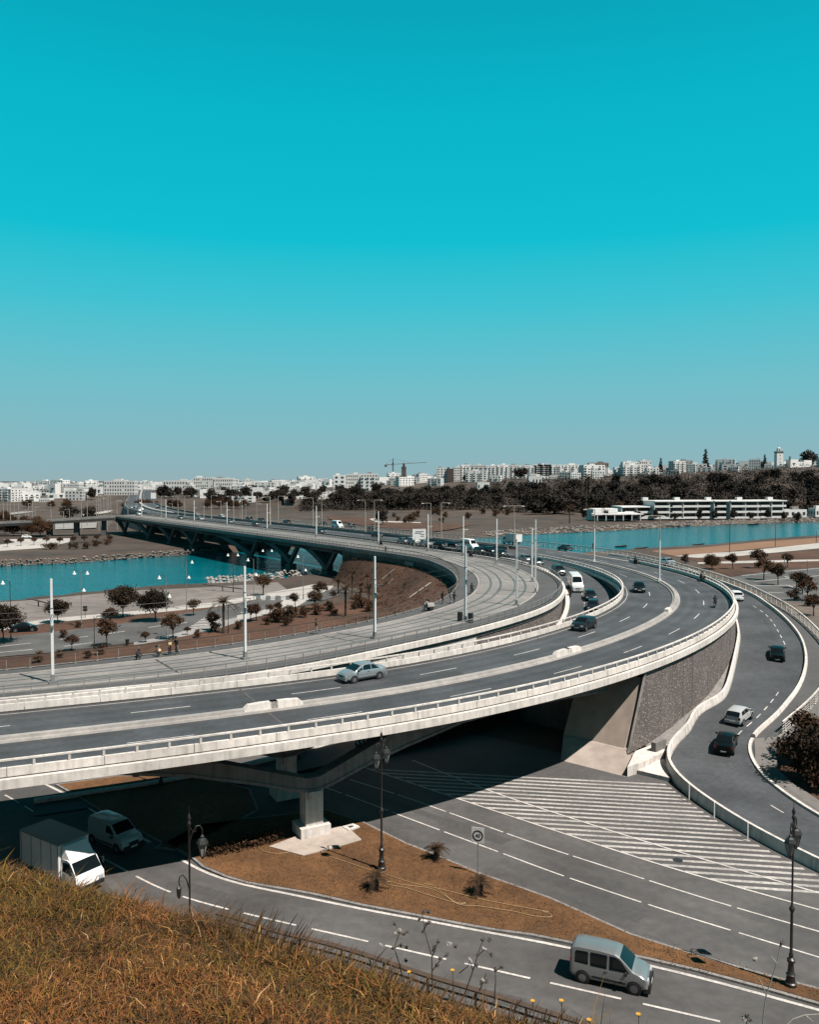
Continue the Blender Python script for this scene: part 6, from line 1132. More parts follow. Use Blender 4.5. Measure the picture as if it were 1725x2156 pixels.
for k, (x, y) in enumerate(((45,680),(125,672),(203,668),(278,665),(357,668),(440,662),(505,655),(580,650),(657,655))):
    p = W1('a1', x, y, .3); plant_tree(SMALL, 'small clipped tree in the row on the far left bank', (p[0],p[1],0), k*1.1, .9, 'row of small trees on the far bank')
for k, (x, y, w) in enumerate(((300,698,2.6),(455,696,1.4),(525,692,2.2),(580,680,1.8),(640,672,1.6),(415,694,1.0))):
    p = W1('a1', x, y, .0); plant_tree(SHRUB, 'dark shrub above the rocks on the far left bank', (p[0],p[1],0), k, (w*1.6,w,1.8), 'shrubs above the far rocks', 'shrub', 'shrub')
# far woods: each tree its own object, few shared meshes
FT = [tree_proto(20+k, rnd.uniform(9,13), rnd.uniform(4.5,6.5), rnd.uniform(1.2,2.5), 900, .75, LO, 22, rnd.uniform(.7,1)) for k in range(7)]
def conifer():
    rg = np.random.default_rng(41); zz = np.linspace(.12, 1, 26); cen = []
    for z in zz:
        for a in rg.uniform(0, 6.3, max(1, int(7*(1.05-z)))): r = 4.6*(1.02-z)*rg.uniform(.4,1); cen.append((r*cos(a), r*sin(a), 20*z))
    b = MB(); b.tube([(0,0,0),(0,0,20)], [.35,.05], 7); return quadmesh('crown', leaves(rg, np.array(cen), 1500, np.array((.55,.55,.3)), .6), LO), b.mesh('trunk', BARK)
CYP = tree_proto(40, 14, 1.8, .8, 900, .5, LO, 26, 1.0); PINE = conifer()
rg = np.random.default_rng(5); cnt = 0; pos = []
def far_tree(x, y, s_=1.0, lab='dark leafy tree in the wooded belt beyond the river', grp='trees of the far wooded belt', pr=None):
    plant_tree(pr or FT[rg.integers(0,7)], lab, (x,y,hz1(x,y)-.2), rg.uniform(0,6.3), (s_*rg.uniform(.85,1.2),s_*rg.uniform(.85,1.2),s_*rg.uniform(.8,1.15)), grp)
while cnt < 178:
    u = rg.uniform(-.12,.54); Y = rg.uniform(600,870) if rg.random() < .7 else rg.uniform(600,690); x = u*Y
    if u < .14 and Y < 650+(.14-u)*150: continue
    if river_d(np.array([x]), np.array([Y]))[0] < 30: continue
    if .20 < u < .48 and Y < 610: continue
    if any((x-a)**2+(Y-b_)**2 < 100 for a, b_ in pos): continue
    pos.append((x,Y)); far_tree(x, Y, 1.2); cnt += 1
cnt = 0
while cnt < 52:
    u = rg.uniform(-.30,-.02); Y = rg.uniform(760,940) if u > -.24 else rg.uniform(880,980); x = u*Y
    if any((x-a)**2+(Y-b_)**2 < 150 for a, b_ in pos): continue
    pos.append((x,Y)); far_tree(x, Y, 1.1, 'dark tree of the left part of the wooded belt', 'trees left of the wooded belt'); cnt += 1
cnt = 0
while cnt < 26:
    u = rg.uniform(-.55,.5); Y = rg.uniform(1060,1350); x = u*Y
    if any((x-a)**2+(Y-b_)**2 < 300 for a, b_ in pos): continue
    pos.append((x,Y)); far_tree(x, Y, .8, 'dark tree among the white houses of the far town', 'trees among the town houses'); cnt += 1
wg = np.random.default_rng(21); wc = []
while len(wc) < 5200:
    u = wg.uniform(-.13,.56); Y = wg.uniform(610,1010) if u > .1 else wg.uniform(665,900); x = u*Y
    if river_d(np.array([x]), np.array([Y]))[0] < 40 or (.2 < u < .48 and Y < 605): continue
    if Y > 850 and wg.random() < (Y-850)/200: continue
    wc.append((x, Y, hz1(x, Y)+wg.uniform(.5, 7.5)*wg.random()**.5))
tag(link('woodland', quadmesh('woodland', leaves(wg, np.array(wc), 90000, np.array((2.6,2.6,1.2)), .85), LO)), 'dark thicket filling the slope between the trees of the wooded belt', 'woodland', kind='stuff')
for k, (r, x, y, Y, pr, s_, lb) in enumerate((('a3',1045,215,1120,PINE,1.45,'tall dark conifer rising above the far skyline'),('a3',778,200,1150,PINE,1.05,'slim conifer left of the tall skyline conifer'),('a3',1665,165,1250,FT[1],2.4,'large round tree on the skyline at the right'),('a3',1400,205,1180,PINE,1.0,'conifer left of the white minaret'),('a3',1550,200,1200,PINE,.9,'conifer right of the white minaret'),('a3',340,290,800,CYP,1.5,'dark cypress beside the flagpole'),('a2',1550,240,1080,FT[2],1.7,'round tree in front of the long apartment blocks'),('a1',475,330,900,FT[3],1.2,'round tree among the white houses at the left'),('a1',545,330,900,FT[4],1.3,'dark tree left of the large white building'),('a1',410,440,560,FT[5],1.1,'lone dark tree on the field beyond the far bank'),('a1',540,470,540,FT[1],.9,'dark tree by the poles on the far field'),('a2',720,515,480,FT[0],.8,'lone tree on the brown field right of the bridge'))):
    p = WY(r, x, y, Y); plant_tree(pr, lb, (p[0],Y,hz1(p[0],Y)-.3), k, s_, None)
for k in range(26):
    u = rg.uniform(.14,.5); Y = rg.uniform(470,590)+60*u; x = u*Y
    if k < 16: Y = rg.uniform(585,620); x = rg.uniform(.2,.49)*Y
    if river_d(np.array([x]), np.array([Y]))[0] < 22: continue
    plant_tree(PALM, 'palm standing by the waterside hotel', (x,Y,hz1(x,Y)), k, rg.uniform(1.4,2.2), 'palms around the hotel', 'palm_tree', 'palm')
for k in range(13):
    x = 112+k*12+rg.uniform(-3,3); Y = 528+k*1.6+rg.uniform(-4,2); plant_tree(FT[k % 7], 'dark garden tree in front of the waterside hotel', (x,Y,hz1(x,Y)), k, (.42,.42,rg.uniform(.5,.8)), 'garden trees of the hotel')
for k in range(16):
    p = W1('a2', rg.uniform(780,1500), rg.uniform(490,545), .0); plant_tree(SHRUB, 'dark scrub bush on the brown field beyond the bridge', (p[0],p[1],hz1(p[0],p[1])), k, rg.uniform(2.2,4), 'scrub on the brown field', 'shrub', 'shrub')
for k in range(22):
    p = W1('a1', rg.uniform(1040,1725), rg.uniform(390,450), .0); plant_tree(BIGB, 'reddish brown bush on the field right of the straight road', (p[0],min(p[1],720),hz1(p[0],min(p[1],720))), k, rg.uniform(.9,1.6), 'bushes beyond the bridge lamps', 'shrub', 'shrub')
sheetz('brown_field', W('a2', .0, [(380,485),(700,480),(1100,490),(1725,500),(1725,545),(1300,545),(1150,580),(1000,600),(600,560),(400,520)]), .35, EARTH)
sheetz('far_yard', W('a1', .0, [(330,548),(580,540),(575,572),(330,582)]), .3, PAVE); sheetz('far_path', W('a1', .0, [(500,503),(640,484),(722,452),(716,438),(690,445),(620,474),(490,494)]), .5, PATHM); sheetz('far_yard', W('a1', .0, [(-40,495),(170,470),(300,450),(300,456),(170,482),(-40,510)]), .5, PAVE)
sheetz('field_path', W('a2', .0, [(640,520),(760,500),(1000,490),(1000,494),(780,508),(700,530),(950,540),(950,545),(680,538)]), .4, PATHM)
cg = np.random.default_rng(12); bc = []; kkE = len(E_)
for _ in range(900):
    i = cg.integers(0, len(E_)); o = cg.random()*24; nn_ = normals(E_)[i]; oF = float(np.interp(i, [0,kkE*.4,kkE*.68,kkE], [1,1,.55,.14])); fz = np.interp(i, [0,20,45,len(E_)], [.35,.55,1,1]); bc.append((E_[i,0]-nn_[0]*o*oF, E_[i,1]-nn_[1]*o*oF, np.interp(o, [.2,3,9,16,21,26], [6.2,5.6,3.4,1.2,.05,-.2])*fz+.12))
tag(link('ground_cover', quadmesh('ground_cover', leaves(cg, np.array(bc), 15000, np.array((.5,.5,.1)), .13), LB)), 'brown ground cover over the bank inside the tram bend', 'ground cover', kind='stuff')
ip = []; il_ = inset(ISLp, .4)
def inpoly(x, y, P_):
    c = False
    for (x0, y0_), (x1, y1_) in zip(P_, P_[1:]+P_[:1]):
        if (y0_ > y) != (y1_ > y) and x < x0+(y-y0_)/(y1_-y0_)*(x1-x0): c = not c
    return c
lox, hix, loy, hiy = min(p[0] for p in il_), max(p[0] for p in il_), min(p[1] for p in il_), max(p[1] for p in il_)
while len(ip) < 1500:
    x, y = cg.uniform(lox, hix), cg.uniform(loy, hiy)
    if inpoly(x, y, il_): ip.append((x, y, .16))
tag(link('island_grass', quadmesh('island_grass', leaves(cg, np.array(ip), 26000, np.array((.35,.35,.012)), .045), mat('island_blade', (.25,.115,.04), .9, 0, 1.2, col2=(.10,.05,.02)))), 'short dry grass on the brown island', 'grass', kind='stuff')
# ---------------------------------------------------------------- far town
WALLS = mat('town_wall', (.92,.89,.86), .9, .06, .3, rand=.2); WIND = mat('town_window', (.055,.06,.068), .4, .1, 1); BROWNW = mat('town_brown', (.12,.085,.07), .9, .1, .3); ROOFT = mat('roof_clutter', (.35,.33,.32), .9, .2, .5)
def block_meshes(w, d, h, fl, cols, seed=0, inset_=.12, balc=False, wm=WALLS):
    rg = random.Random(seed); b = MB(); b.box((0,0,h/2), (w,d,h)); t_ = .25
    for c, s_ in (((0,-d/2+t_/2,h+.4),(w,t_,.8)),((0,d/2-t_/2,h+.4),(w,t_,.8)),((-w/2+t_/2,0,h+.4),(t_,d-2*t_,.8)),((w/2-t_/2,0,h+.4),(t_,d-2*t_,.8))): b.box(c, s_)
    wl_ = b.mesh('wall', wm); b = MB(); fh = h/fl; cw = w/cols
    for i in range(fl):
        for j in range(cols):
            if rg.random() < .12: continue
            b.box((-w/2+cw*(j+.5), -d/2-.02, fh*(i+.55)), (cw*.45,.1,fh*.48))
        for j in range(max(1, int(d/cw))):
            for s_ in (-1,1): b.box((s_*(w/2+.02), -d/2+d*(j+.5)/max(1,int(d/cw)), fh*(i+.55)), (.1,cw*.4,fh*.45))
    wn = b.mesh('windows', WIND); b = MB(); b.box((rg.uniform(-.3,.3)*w, rg.uniform(-.2,.2)*d, h+1.3), (w*.22+1,d*.25+1,2.6))
    rf = b.mesh('roof_hut', ROOFT if rg.random() < .5 else wm); parts = [('wall',wl_),('windows',wn),('roof_hut',rf)]
    if balc:
        b = MB()
        for i in range(1, fl):
            for j in range(0, cols, 2): b.box((-w/2+cw*(j+.5), -d/2-.55, fh*(i+.12)), (cw*.8,1.1,fh*.3))
        parts.append(('balconies', b.mesh('balconies', wm)))
    return parts
def place_block(parts, label, loc, rz=0, group=None, cat='house', name='house', sc_=None):
    t = thing(name, label, cat, loc, rz, group)
    if sc_: t.scale = sc_
    for nm, me in parts:
        o = link(nm, me, t)
        if nm in ('windows','balconies'): o['kind'] = 'stuff'
    return t
HB = [block_meshes(rnd.uniform(10,22), rnd.uniform(9,14), f*3.1, f, c, 100+i, balc=(i % 3 == 0)) for i, (f, c) in enumerate([(2,4),(2,5),(3,5),(3,6),(4,6),(4,5),(5,6),(1,4),(2,6),(3,4),(1,6),(2,3)])]
cnt = 0; hp = []
while cnt < 290:
    u = rg.uniform(-.54,.54); Y = rg.uniform(820,1700) if u < -.12 else rg.uniform(1020,1600); x = u*Y
    if -.36 < u < -.27 and Y < 1300: continue
    if any((x-a)**2+(Y-b_)**2 < 170 for a, b_ in hp): continue
    hp.append((x,Y)); left = u < -.1
    place_block(HB[rg.integers(0,12)], 'white flat-roofed house in the far town left of the bridge line' if left else 'white flat-roofed house on the far hillside beyond the trees', (x,Y,hz1(x,Y)-.3), rg.uniform(-.5,.5), 'houses of the far left town' if left else 'houses of the far hillside', sc_=(rg.uniform(.8,1.4),1,rg.uniform(.8,1.1))); cnt += 1
bf = MB(); rgf = random.Random(4)
for _ in range(1500):
    u = rgf.uniform(-.56,.56); Y = rgf.uniform(900,2300) if u < -.1 else rgf.uniform(1150,2000); x = u*Y
    if -.37 < u < -.26 and Y < 1350: continue
    h_ = rgf.choice((3.5,6,6.5,9.5,12)); bf.box((x,Y,hz1(x,Y)+h_/2-.5), (rgf.uniform(7,16),9,h_), rgf.uniform(-.5,.5))
    if rgf.random() < .6: bf.box((x,Y-4.8,hz1(x,Y)+h_*.5), (rgf.uniform(2,6),1.5,1.2), 0, 1)
tag(bf.build('far_houses', [WALLS, WIND], fix=False), 'dense mass of tiny white houses along the far horizon', 'houses', kind='stuff')
def named(r, x0, x1, top, Y, fl, cols, label, cat='building', wm=WALLS, balc=False, d=14, base=None):
    p, q = WY(r, x0, top, Y), WY(r, x1, top, Y); w = q[0]-p[0]; xc = (p[0]+q[0])/2; g = hz1(xc, Y)-.5; h = p[2]-g
    return place_block(block_meshes(w, d, h, fl, cols, int(x0), balc=balc, wm=wm), label, (xc,Y,g), 0, None, cat, 'apartment_block' if fl > 4 else 'building')
aps = [(1188,1248,'leftmost'),(1252,1330,'second from the left'),(1334,1400,'third from the left'),(1404,1480,'fourth from the left'),(1484,1560,'fifth from the left'),(1564,1640,'sixth from the left'),(1644,1725,'seventh from the left')]
for k, (x0, x1, w) in enumerate(aps): named('a2', x0, x1, 196+(k % 3)*2, 1150, 7, 6, 'long white apartment block on the skyline, %s of the row' % w, balc=True)
for x0, x1, w in ((5,70,'third from the right'),(74,150,'second from the right'),(154,300,'rightmost')): named('a3', x0+(6 if x0 == 5 else 0), x1, 196, 1150, 7, 7, 'long white apartment block on the skyline, %s of the row' % w, balc=True)
named('a2', 1045, 1103, 215, 1120, 6, 3, 'tall plain white block left of the brown block'); named('a2', 1106, 1144, 220, 1115, 7, 3, 'dark brown block beside the white apartment row', wm=BROWNW)
named('a2', 1146, 1184, 208, 1140, 6, 4, 'pale block between the brown block and the apartment row')
named('a2', 430, 500, 258, 1000, 4, 2, 'blank white building left end of the middle group'); named('a2', 505, 590, 252, 1010, 5, 7, 'white building with many windows in the middle group'); named('a2', 594, 692, 250, 1000, 5, 6, 'white building with balconies right end of the middle group', balc=True)
named('a1', 635, 815, 292, 1000, 4, 12, 'large white building with window rows in the left town'); named('a1', 1165, 1280, 272, 1050, 5, 9, 'white apartment block above the trees, left of two'); named('a1', 1285, 1400, 276, 1050, 4, 9, 'white apartment block above the trees, right of two'); named('a1', 985, 1130, 290, 1060, 3, 9, 'long low white building above the trees')
named('a3', 545, 640, 178, 1250, 4, 8, 'pale block with window rows on the right skyline'); named('a3', 645, 715, 172, 1260, 4, 6, 'white block right of the pale block on the skyline'); named('a3', 345, 460, 184, 1230, 3, 9, 'brownish block on the skyline right of the apartment row', wm=mat('town_tan', (.26,.2,.17), .9, .1, .3))
named('a3', 865, 960, 170, 1250, 4, 7, 'grey building on the skyline left of the tall conifer', wm=mat('town_grey', (.4,.38,.37), .9, .1, .3)); named('a2', 1285, 1357, 302, 820, 2, 4, 'small white house standing in the wooded belt', 'house'); named('a2', 1590, 1668, 265, 900, 1, 4, 'low white house at the upper edge of the woods', 'house')
b = MB(); p0, p1 = WY('a2', 0, 335, 930), WY('a2', 370, 325, 930); b.box(((p0[0]+p1[0])/2, 930, p0[2]-4), (p1[0]-p0[0],1.2,8)); tag(b.build('boundary_wall', WALLS), 'long white wall along the foot of the left trees', 'wall')
p0, p1 = WY('a1', 1480, 352, 925), WY('a1', 1725, 335, 925); b = MB(); b.box(((p0[0]+p1[0])/2, 925, p0[2]-3), (p1[0]-p0[0],1.2,7)); tag(b.build('boundary_wall', WALLS), 'white wall behind the bridge lamps at the edge of the woods', 'wall')
rgb = random.Random(3); b = MB()
for _ in range(420):
    p = WY('a2', rgb.uniform(150,460), rgb.uniform(325,372), 840); y = rgb.uniform(760,880); x = p[0]*y/840; b.box((x,y,hz1(x,y)+6.5), (rgb.uniform(1,2.4),1,rgb.uniform(.8,1.8)))
b2 = MB(); q = [WY('a2', x, 350, Y_) for x, Y_ in ((130,760),(470,760),(470,890),(130,890))]; b2.prism([(p[0],p[1]) for p in q], lambda x, y: hz1(x, y)-1, lambda x, y: hz1(x, y)+5.8); struct(b2.build('cemetery_mound', mat('pale_slope', (.30,.26,.23), .95, .2, .2)))
tag(b.build('gravestones', WALLS), 'countless pale gravestones on the slope above the trees', 'gravestones', kind='stuff')
# minarets, crane, flagpoles
def minaret(label, r, x0, x1, base, top, Y, m, trim):
    p, q, tq = WY(r, x0, base, Y), WY(r, x1, base, Y), WY(r, (x0+x1)/2, top, Y); w = q[0]-p[0]; xc = (p[0]+q[0])/2; g = hz1(xc, Y)-1; H_ = tq[2]-g
    t = thing('minaret', label, 'minaret', (xc,Y,g)); b = MB(); b.box((0,0,H_*.39), (w,w,H_*.78)); sh = b.build('shaft', m, t)
    b = MB(); b.box((0,0,H_*.75), (w*1.06,w*1.06,H_*.07)); b.build('tile_band', trim, t); b = MB()
    for k in range(5): b.box((-w/2+w*(k+.5)/5, -w/2, H_*.80), (w*.12,w*.12,H_*.03)); b.box((-w/2+w*(k+.5)/5, w/2, H_*.80), (w*.12,w*.12,H_*.03))
    b.build('battlement', m, t); b = MB(); b.box((0,0,H_*.845), (w*.5,w*.5,H_*.13)); b.build('lantern_tower', m, t); b = MB(); b.lathe([(w*.26,H_*.91),(w*.28,H_*.93),(w*.16,H_*.965),(w*.02,H_*.985),(w*.015,H_)], n=12); b.build('dome', m, t)
    for z in (.3,.45,.6): b = MB(); b.box((0,-w/2-.03,H_*z), (w*.13,.1,H_*.05)); b.build('window', WIND, t)
    for s_ in (-1,1): b = MB(); b.box((0,s_*(w*.25+.02),H_*.84), (w*.2,.08,H_*.07)); b.build('arch_opening', WIND, t)
minaret('white minaret with dark tile band on the right skyline', 'a3', 1464, 1502, 213, 85, 1150, WALLS, mat('tile_band', (.12,.2,.2), .6, .2, 1)); minaret('dark square minaret on the skyline beside the crane', 'a2', 834, 862, 285, 178, 1150, mat('minaret_dark', (.13,.105,.095), .9, .15, .4), BROWNW)
p, q = WY('a2', 783, 260, 1300), WY('a2', 783, 155, 1300); g = hz1(p[0],1300); H_ = q[2]-g; j0, j1 = WY('a2', 735, 175, 1300)[0]-p[0], WY('a2', 985, 163, 1300)[0]-p[0]; DKS = mat('crane_steel', (.10,.11,.115), .7, .1, 1)
t = thing('tower_crane', 'tower crane with long jib above the far town', 'crane', (p[0],1300,g)); b = MB()
for sx_ in (-.8,.8):
    for sy_ in (-.8,.8): b.tube([(sx_,sy_,0),(sx_,sy_,H_-6)], .35, 4)
for k in range(int(H_/3)): b.tube([(-.8,-.8,k*3),(.8,-.8,k*3+3)], .2, 4); b.tube([(.8,.8,k*3),(-.8,.8,k*3+3)], .2, 4)
b.build('tower', DKS, t); b = MB(); b.tube([(0,0,H_-9),(j1,0,H_-6)], .4, 4); b.tube([(0,0,H_),(j1*.6,0,H_-7)], .12, 4); b.build('jib', DKS, t); b = MB(); b.tube([(0,0,H_-9),(j0,0,H_-10)], .5, 4); b.box((j0*.9,0,H_-11.5), (4,2,3)); b.tube([(0,0,H_),(j0,0,H_-10)], .12, 4); b.build('counter_jib', DKS, t); b = MB(); b.tube([(0,0,H_-9),(0,0,H_)], .5, 4); b.box((0,-1.5,H_-10), (2,2,2.5)); b.build('cab_and_apex', DKS, t)
for r, x, y0_, top, Y, lb in (('a3',333,415,285,590,'tall thin flagpole in front of the woods'),('a3',1190,718,540,330,'thin pole on the sand spit by the beach'),('a3',1463,685,550,350,'thin pole in the water off the beach'),('a3',1708,660,590,370,'thin pole at the right frame edge by the beach'),('a3',1517,845,735,205,'pale lamp pole in the car park'),('a3',1655,850,765,200,'second pale lamp pole in the car park'),('a3',1328,735,700,300,'short dark post by the shore path')):
    p = W1(r, x, y0_, 0) if 'wood' not in lb else WY(r, x, y0_, Y); q = WY(r, x, top, p[1]); t = thing('pole', lb, 'pole', (p[0],p[1],hz1(p[0],p[1]))); b = MB(); b.tube([(0,0,0),(0,0,q[2]-hz1(p[0],p[1]))], [.13,.07], 6); b.build('shaft', GREYM if 'pale' in lb or 'flag' in lb else DARKM, t); b = MB(); b.lathe([(.22,0),(.22,.3),(.12,.4)], n=8); b.build('foot', CONG, t)
b = MB(); b.tube([(0,0,0),(0,0,9.5)], [.16,.1], 6); fpm = b.mesh('shaft', mat('pole_pale', (.42,.39,.36), .6, .1, 2)); b = MB(); b.box((0,.9,9.2), (.16,1.8,.12)); b.box((0,1.7,9.1), (.3,.6,.14)); fph = b.mesh('lamp_arm', YEL)
for k, (x, y0_, top) in enumerate([(20,505,390),(62,500,370),(85,500,360),(112,495,390),(152,510,405),(195,512,375),(210,500,440),(305,512,425),(415,505,455),(487,505,395),(522,500,400),(577,500,395),(590,498,370),(603,500,360),(622,498,370),(640,495,385),(650,495,375),(663,490,360),(700,490,400),(765,485,390),(1030,490,420),(1322,478,405),(1470,470,425),(1435,470,430),(1535,470,420),(170,500,420),(45,495,400),(380,480,470)]):
    p = WY('a1', x, y0_, 430+(k*37) % 110); g = hz1(p[0],p[1]); q = WY('a1', x, top, p[1]); t = thing('light_pole', 'thin pale pole on the field beyond the far bank', 'pole', (p[0],p[1],g-.1), k, 'thin poles on the far fields'); t.scale = (1.3,1.3,max(.5, (q[2]-g)/9.5)); link('shaft', fpm, t); link('lamp_arm', fph, t)
# ---------------------------------------------------------------- waterside hotel
HW = mat('hotel_white', (.95,.92,.89), .8, .06, .3); HD = mat('hotel_glazing', (.07,.065,.065), .6, .2, .5)  # white walls and dark glazing of the window bands
h0, h1 = np.array((137,541.)), np.array((250,556.)); hdv = (h1-h0)/np.linalg.norm(h1-h0); hang = atan2(hdv[1], hdv[0]); Lh = np.linalg.norm(h1-h0); nb = 11
t = thing('hotel', 'long white three-storey waterside hotel with stepped balconies', 'hotel', (h0[0],h0[1],.6), hang); x = 0
for k in range(nb):
    w = Lh/nb; off_ = [0,0,-3,-3,-1,0,-2,-4,-4,-1,0][k]; fl = 3 if k > 1 else 2; xc = w*(k+.5); hh = fl*3.7
    b = MB(); b.box((xc,9+off_,hh/2), (w-.02,14,hh)); bay = b.build('bay', HW, t); b = MB(); b.box((xc,7+off_,hh+.35), (w+.2,18.5,.7)); b.build('roof', HW, bay)
    for f in range(fl):
        z = f*3.7; b = MB(); b.box((xc,1.93+off_,z+2.1), (w*.9,.2,2.3)); b.build('window_band', HD, bay)
        b = MB(); b.box((xc,.2+off_,z+.15), (w,3.6,.3)); b.build('balcony_floor', HW, bay); b = MB(); b.box((xc,-1.5+off_,z+.8), (w*(.98 if k % 3 else .6),.2,1.1)); b.build('balcony_front', HW, bay)
        b = MB(); b.box((xc-w/2+.1,.2+off_,z+1.9), (.3,3.6,3.6)); b.build('balcony_fin', HW, bay)
for k in range(5): b = MB(); b.box((20+k*22,9,12.6), (3.5,3,2.2)); b.build('roof_hut', HW, t)
t = thing('restaurant', 'low white building with flat canopy left of the hotel', 'building', (116,522,.5), hang)
b = MB(); b.box((14,9,2.3), (30,12,4.6)); b.build('wall', HW, t); b = MB(); b.box((8,8,5.8), (16,10,3)); b.build('upper_storey', HW, t); b = MB(); b.box((14,-1,4.0), (32,7,.5)); b.build('canopy', HW, t); b = MB(); b.box((16,1.9,2), (30,.2,2.6)); b.build('window_band', HD, t)
for k in range(6): b = MB(); b.box((0+k*5.6,-4.2,1.9), (.4,.4,3.7)); b.build('canopy_post', HW, t)
for k, (x, w, h_) in enumerate(((262,16,4.5),(284,12,5),(300,14,4),(318,12,6))):
    place_block(block_meshes(w, 9, h_, 1, 4, 700+k), 'small white waterside building right of the hotel, %s in the row' % words[k], (x,572+k*6,.5), .12, None, 'house')
# ---------------------------------------------------------------- foreground grass and weeds
rg = np.random.default_rng(8); NG = 270000
gx = rg.uniform(-4.7,2.4,NG*2); gy = rg.uniform(1.5,8.2,NG*2); bx = np.interp(gx, BRX, BRY); ok = (gy < bx+.9) & (np.abs(gx) < gy*.62+.4); gx, gy = gx[ok][:NG], gy[ok][:NG]; n = len(gx); bx = np.interp(gx, BRX, BRY)
gz = hill_z(gx, gy); pat = np.sin(gx*1.7+gy*.9)+.7*np.sin(gx*3.9-gy*2.8+2)+.5*np.sin(gy*6+gx*5)+rg.normal(0,.6,n)
hgt = rg.gamma(3,.006,n)+.010; edge = np.abs(gy-bx) < .35; hgt *= 1+.9*edge*rg.random(n)*(pat > -.3); hgt *= 1+.5*(np.sin(gx*6)*np.sin(gy*7) > .4)
ga = rg.uniform(0,2*pi,n); lean = rg.uniform(.5,2.6,n)*hgt; wdt = rg.uniform(.0013,.0032,n)*(1+hgt*4); dx, dy = np.cos(ga), np.sin(ga); ra = rg.uniform(0,2*pi,n); sx_, sy_ = np.cos(ra)*wdt, np.sin(ra)*wdt
v = np.stack([np.stack([gx-sx_, gy-sy_, gz-.01],1), np.stack([gx+sx_, gy+sy_, gz-.01],1), np.stack([gx+dx*lean*.4+sx_*.8, gy+dy*lean*.4+sy_*.8, gz+hgt*.65],1), np.stack([gx+dx*lean*.4-sx_*.8, gy+dy*lean*.4-sy_*.8, gz+hgt*.65],1), np.stack([gx+dx*lean, gy+dy*lean, gz+hgt*rg.uniform(.6,1.0,n)],1)],1).reshape(-1,3)
base = (np.arange(n)*5)[:,None]; lv = np.concatenate([base+np.array([0,1,2,3]), base+np.array([3,2,4])],1).ravel()
me = bpy.data.meshes.new('grass'); me.vertices.add(len(v)); me.vertices.foreach_set('co', v.astype(np.float32).ravel()); me.loops.add(len(lv)); me.loops.foreach_set('vertex_index', lv.astype(np.int32)); me.polygons.add(2*n); ls = np.stack([np.arange(n)*7, np.arange(n)*7+4],1).ravel(); me.polygons.foreach_set('loop_start', ls.astype(np.int32))
cols = [('straw',(.46,.225,.065)),('rust_straw',(.29,.104,.026)),('brown_blade',(.13,.050,.015)),('olive_blade',(.185,.108,.014)),('dark_blade',(.055,.036,.010)),('pale_straw',(.62,.38,.19))]
for nm, c in cols: me.materials.append(mat('grass_'+nm, c, .8, 0, spec=.2))
olive = np.clip(.24+.5*(gx < -1.9)*(gy > 3.9)+.45*(np.abs(gy-bx) < .7)*(gx > -1.2)+.12*pat, .03, .8); q = rg.random(n); straw = np.clip(.13+.10*np.sin(gx*2.2+1)*np.cos(gy*1.9)+.1*((gx > -.2) & (gy < 3.4)), .04, .4)
ci = np.where(q < olive, np.where(rg.random(n) < .5, 3, 4), np.where(rg.random(n) < straw, np.where(rg.random(n) < .25, 5, 0), np.where(rg.random(n) < .55, 1, 2))); pt2 = np.sin(gx*2.7+gy*1.1)+np.sin(gx*1.3-gy*3.3+1)+.8*np.sin(gx*6.1+gy*4.2)+rg.normal(0,.5,n); ci = np.where((pt2 > .9) & (rg.random(n) < .55), np.where(rg.random(n) < .5, 2, 4), ci); me.polygons.foreach_set('material_index', np.repeat(ci,2).astype(np.int32)); me.update(calc_edges=True)
tag(link('grass', me), 'dry brown and olive grass covering the near hill', 'grass', kind='stuff')
# tall grass stalks on the brow, one tuft each
STK = mat('stalk', (.20,.11,.045), .8, .2, 9); STD = mat('stalk_dark', (.075,.04,.02), .8, .2, 9)
def tuft(px0, px1, nst, hmin, hmax, label, seed, m=STK):
    r_ = random.Random(seed); b = MB()
    for _ in range(nst):
        xD = r_.uniform(px0, px1); Y = None; u = (xD-CX)/F; y = 5.0
        for _i in range(12): y = float(np.interp(u*y, BRX, BRY))+r_.uniform(-.25,.15) if _i == 0 else y
        x = u*y; z = float(hill_z(np.array([x]), np.array([y]))[0]); h = r_.uniform(hmin, hmax); a = r_.uniform(-.25,1.0); le = h*r_.uniform(.15,.6)
        pts = [(x+le*t_*t_*cos(a), y+le*t_*t_*sin(a)*.5, z+h*t_-.02) for t_ in (0,.35,.7,1)]; b.tube(pts, [.0022,.002,.0016,.0006], 4)
        if r_.random() < .4: e = pts[2]; b.tube([e, pts[3]], [.004,.001], 4)
    tag(b.build('grass_tuft', m), label, 'grass', kind='stuff')
for a_ in ((-10,120,50,.06,.17,'tall grass at the left frame edge of the hill brow',1),(200,440,90,.05,.13,'grass tuft below the box truck on the hill brow',2),(440,560,60,.10,.26,'tall grass tuft on the brow beside the near lamp post',3),(520,620,60,.10,.26,'tallest dark grass stalks on the hill brow',4),(620,800,110,.07,.2,'grass tuft on the brow at the start of the roadside railing',5),(800,950,110,.06,.17,'grass tuft among the dried weeds',6),(940,1080,100,.06,.16,'grass tuft right of the dried weeds',7),(1060,1230,110,.06,.18,'grass tuft with yellow flowers at the bottom edge',8)): tuft(*a_[:6], a_[6], STD if a_[6] in (4,8) else STK)
SEED = mat('seed_head', (.10,.085,.075), .9, .3, 30); SEEDP = mat('seed_pale', (.42,.38,.34), .9, .3, 30)
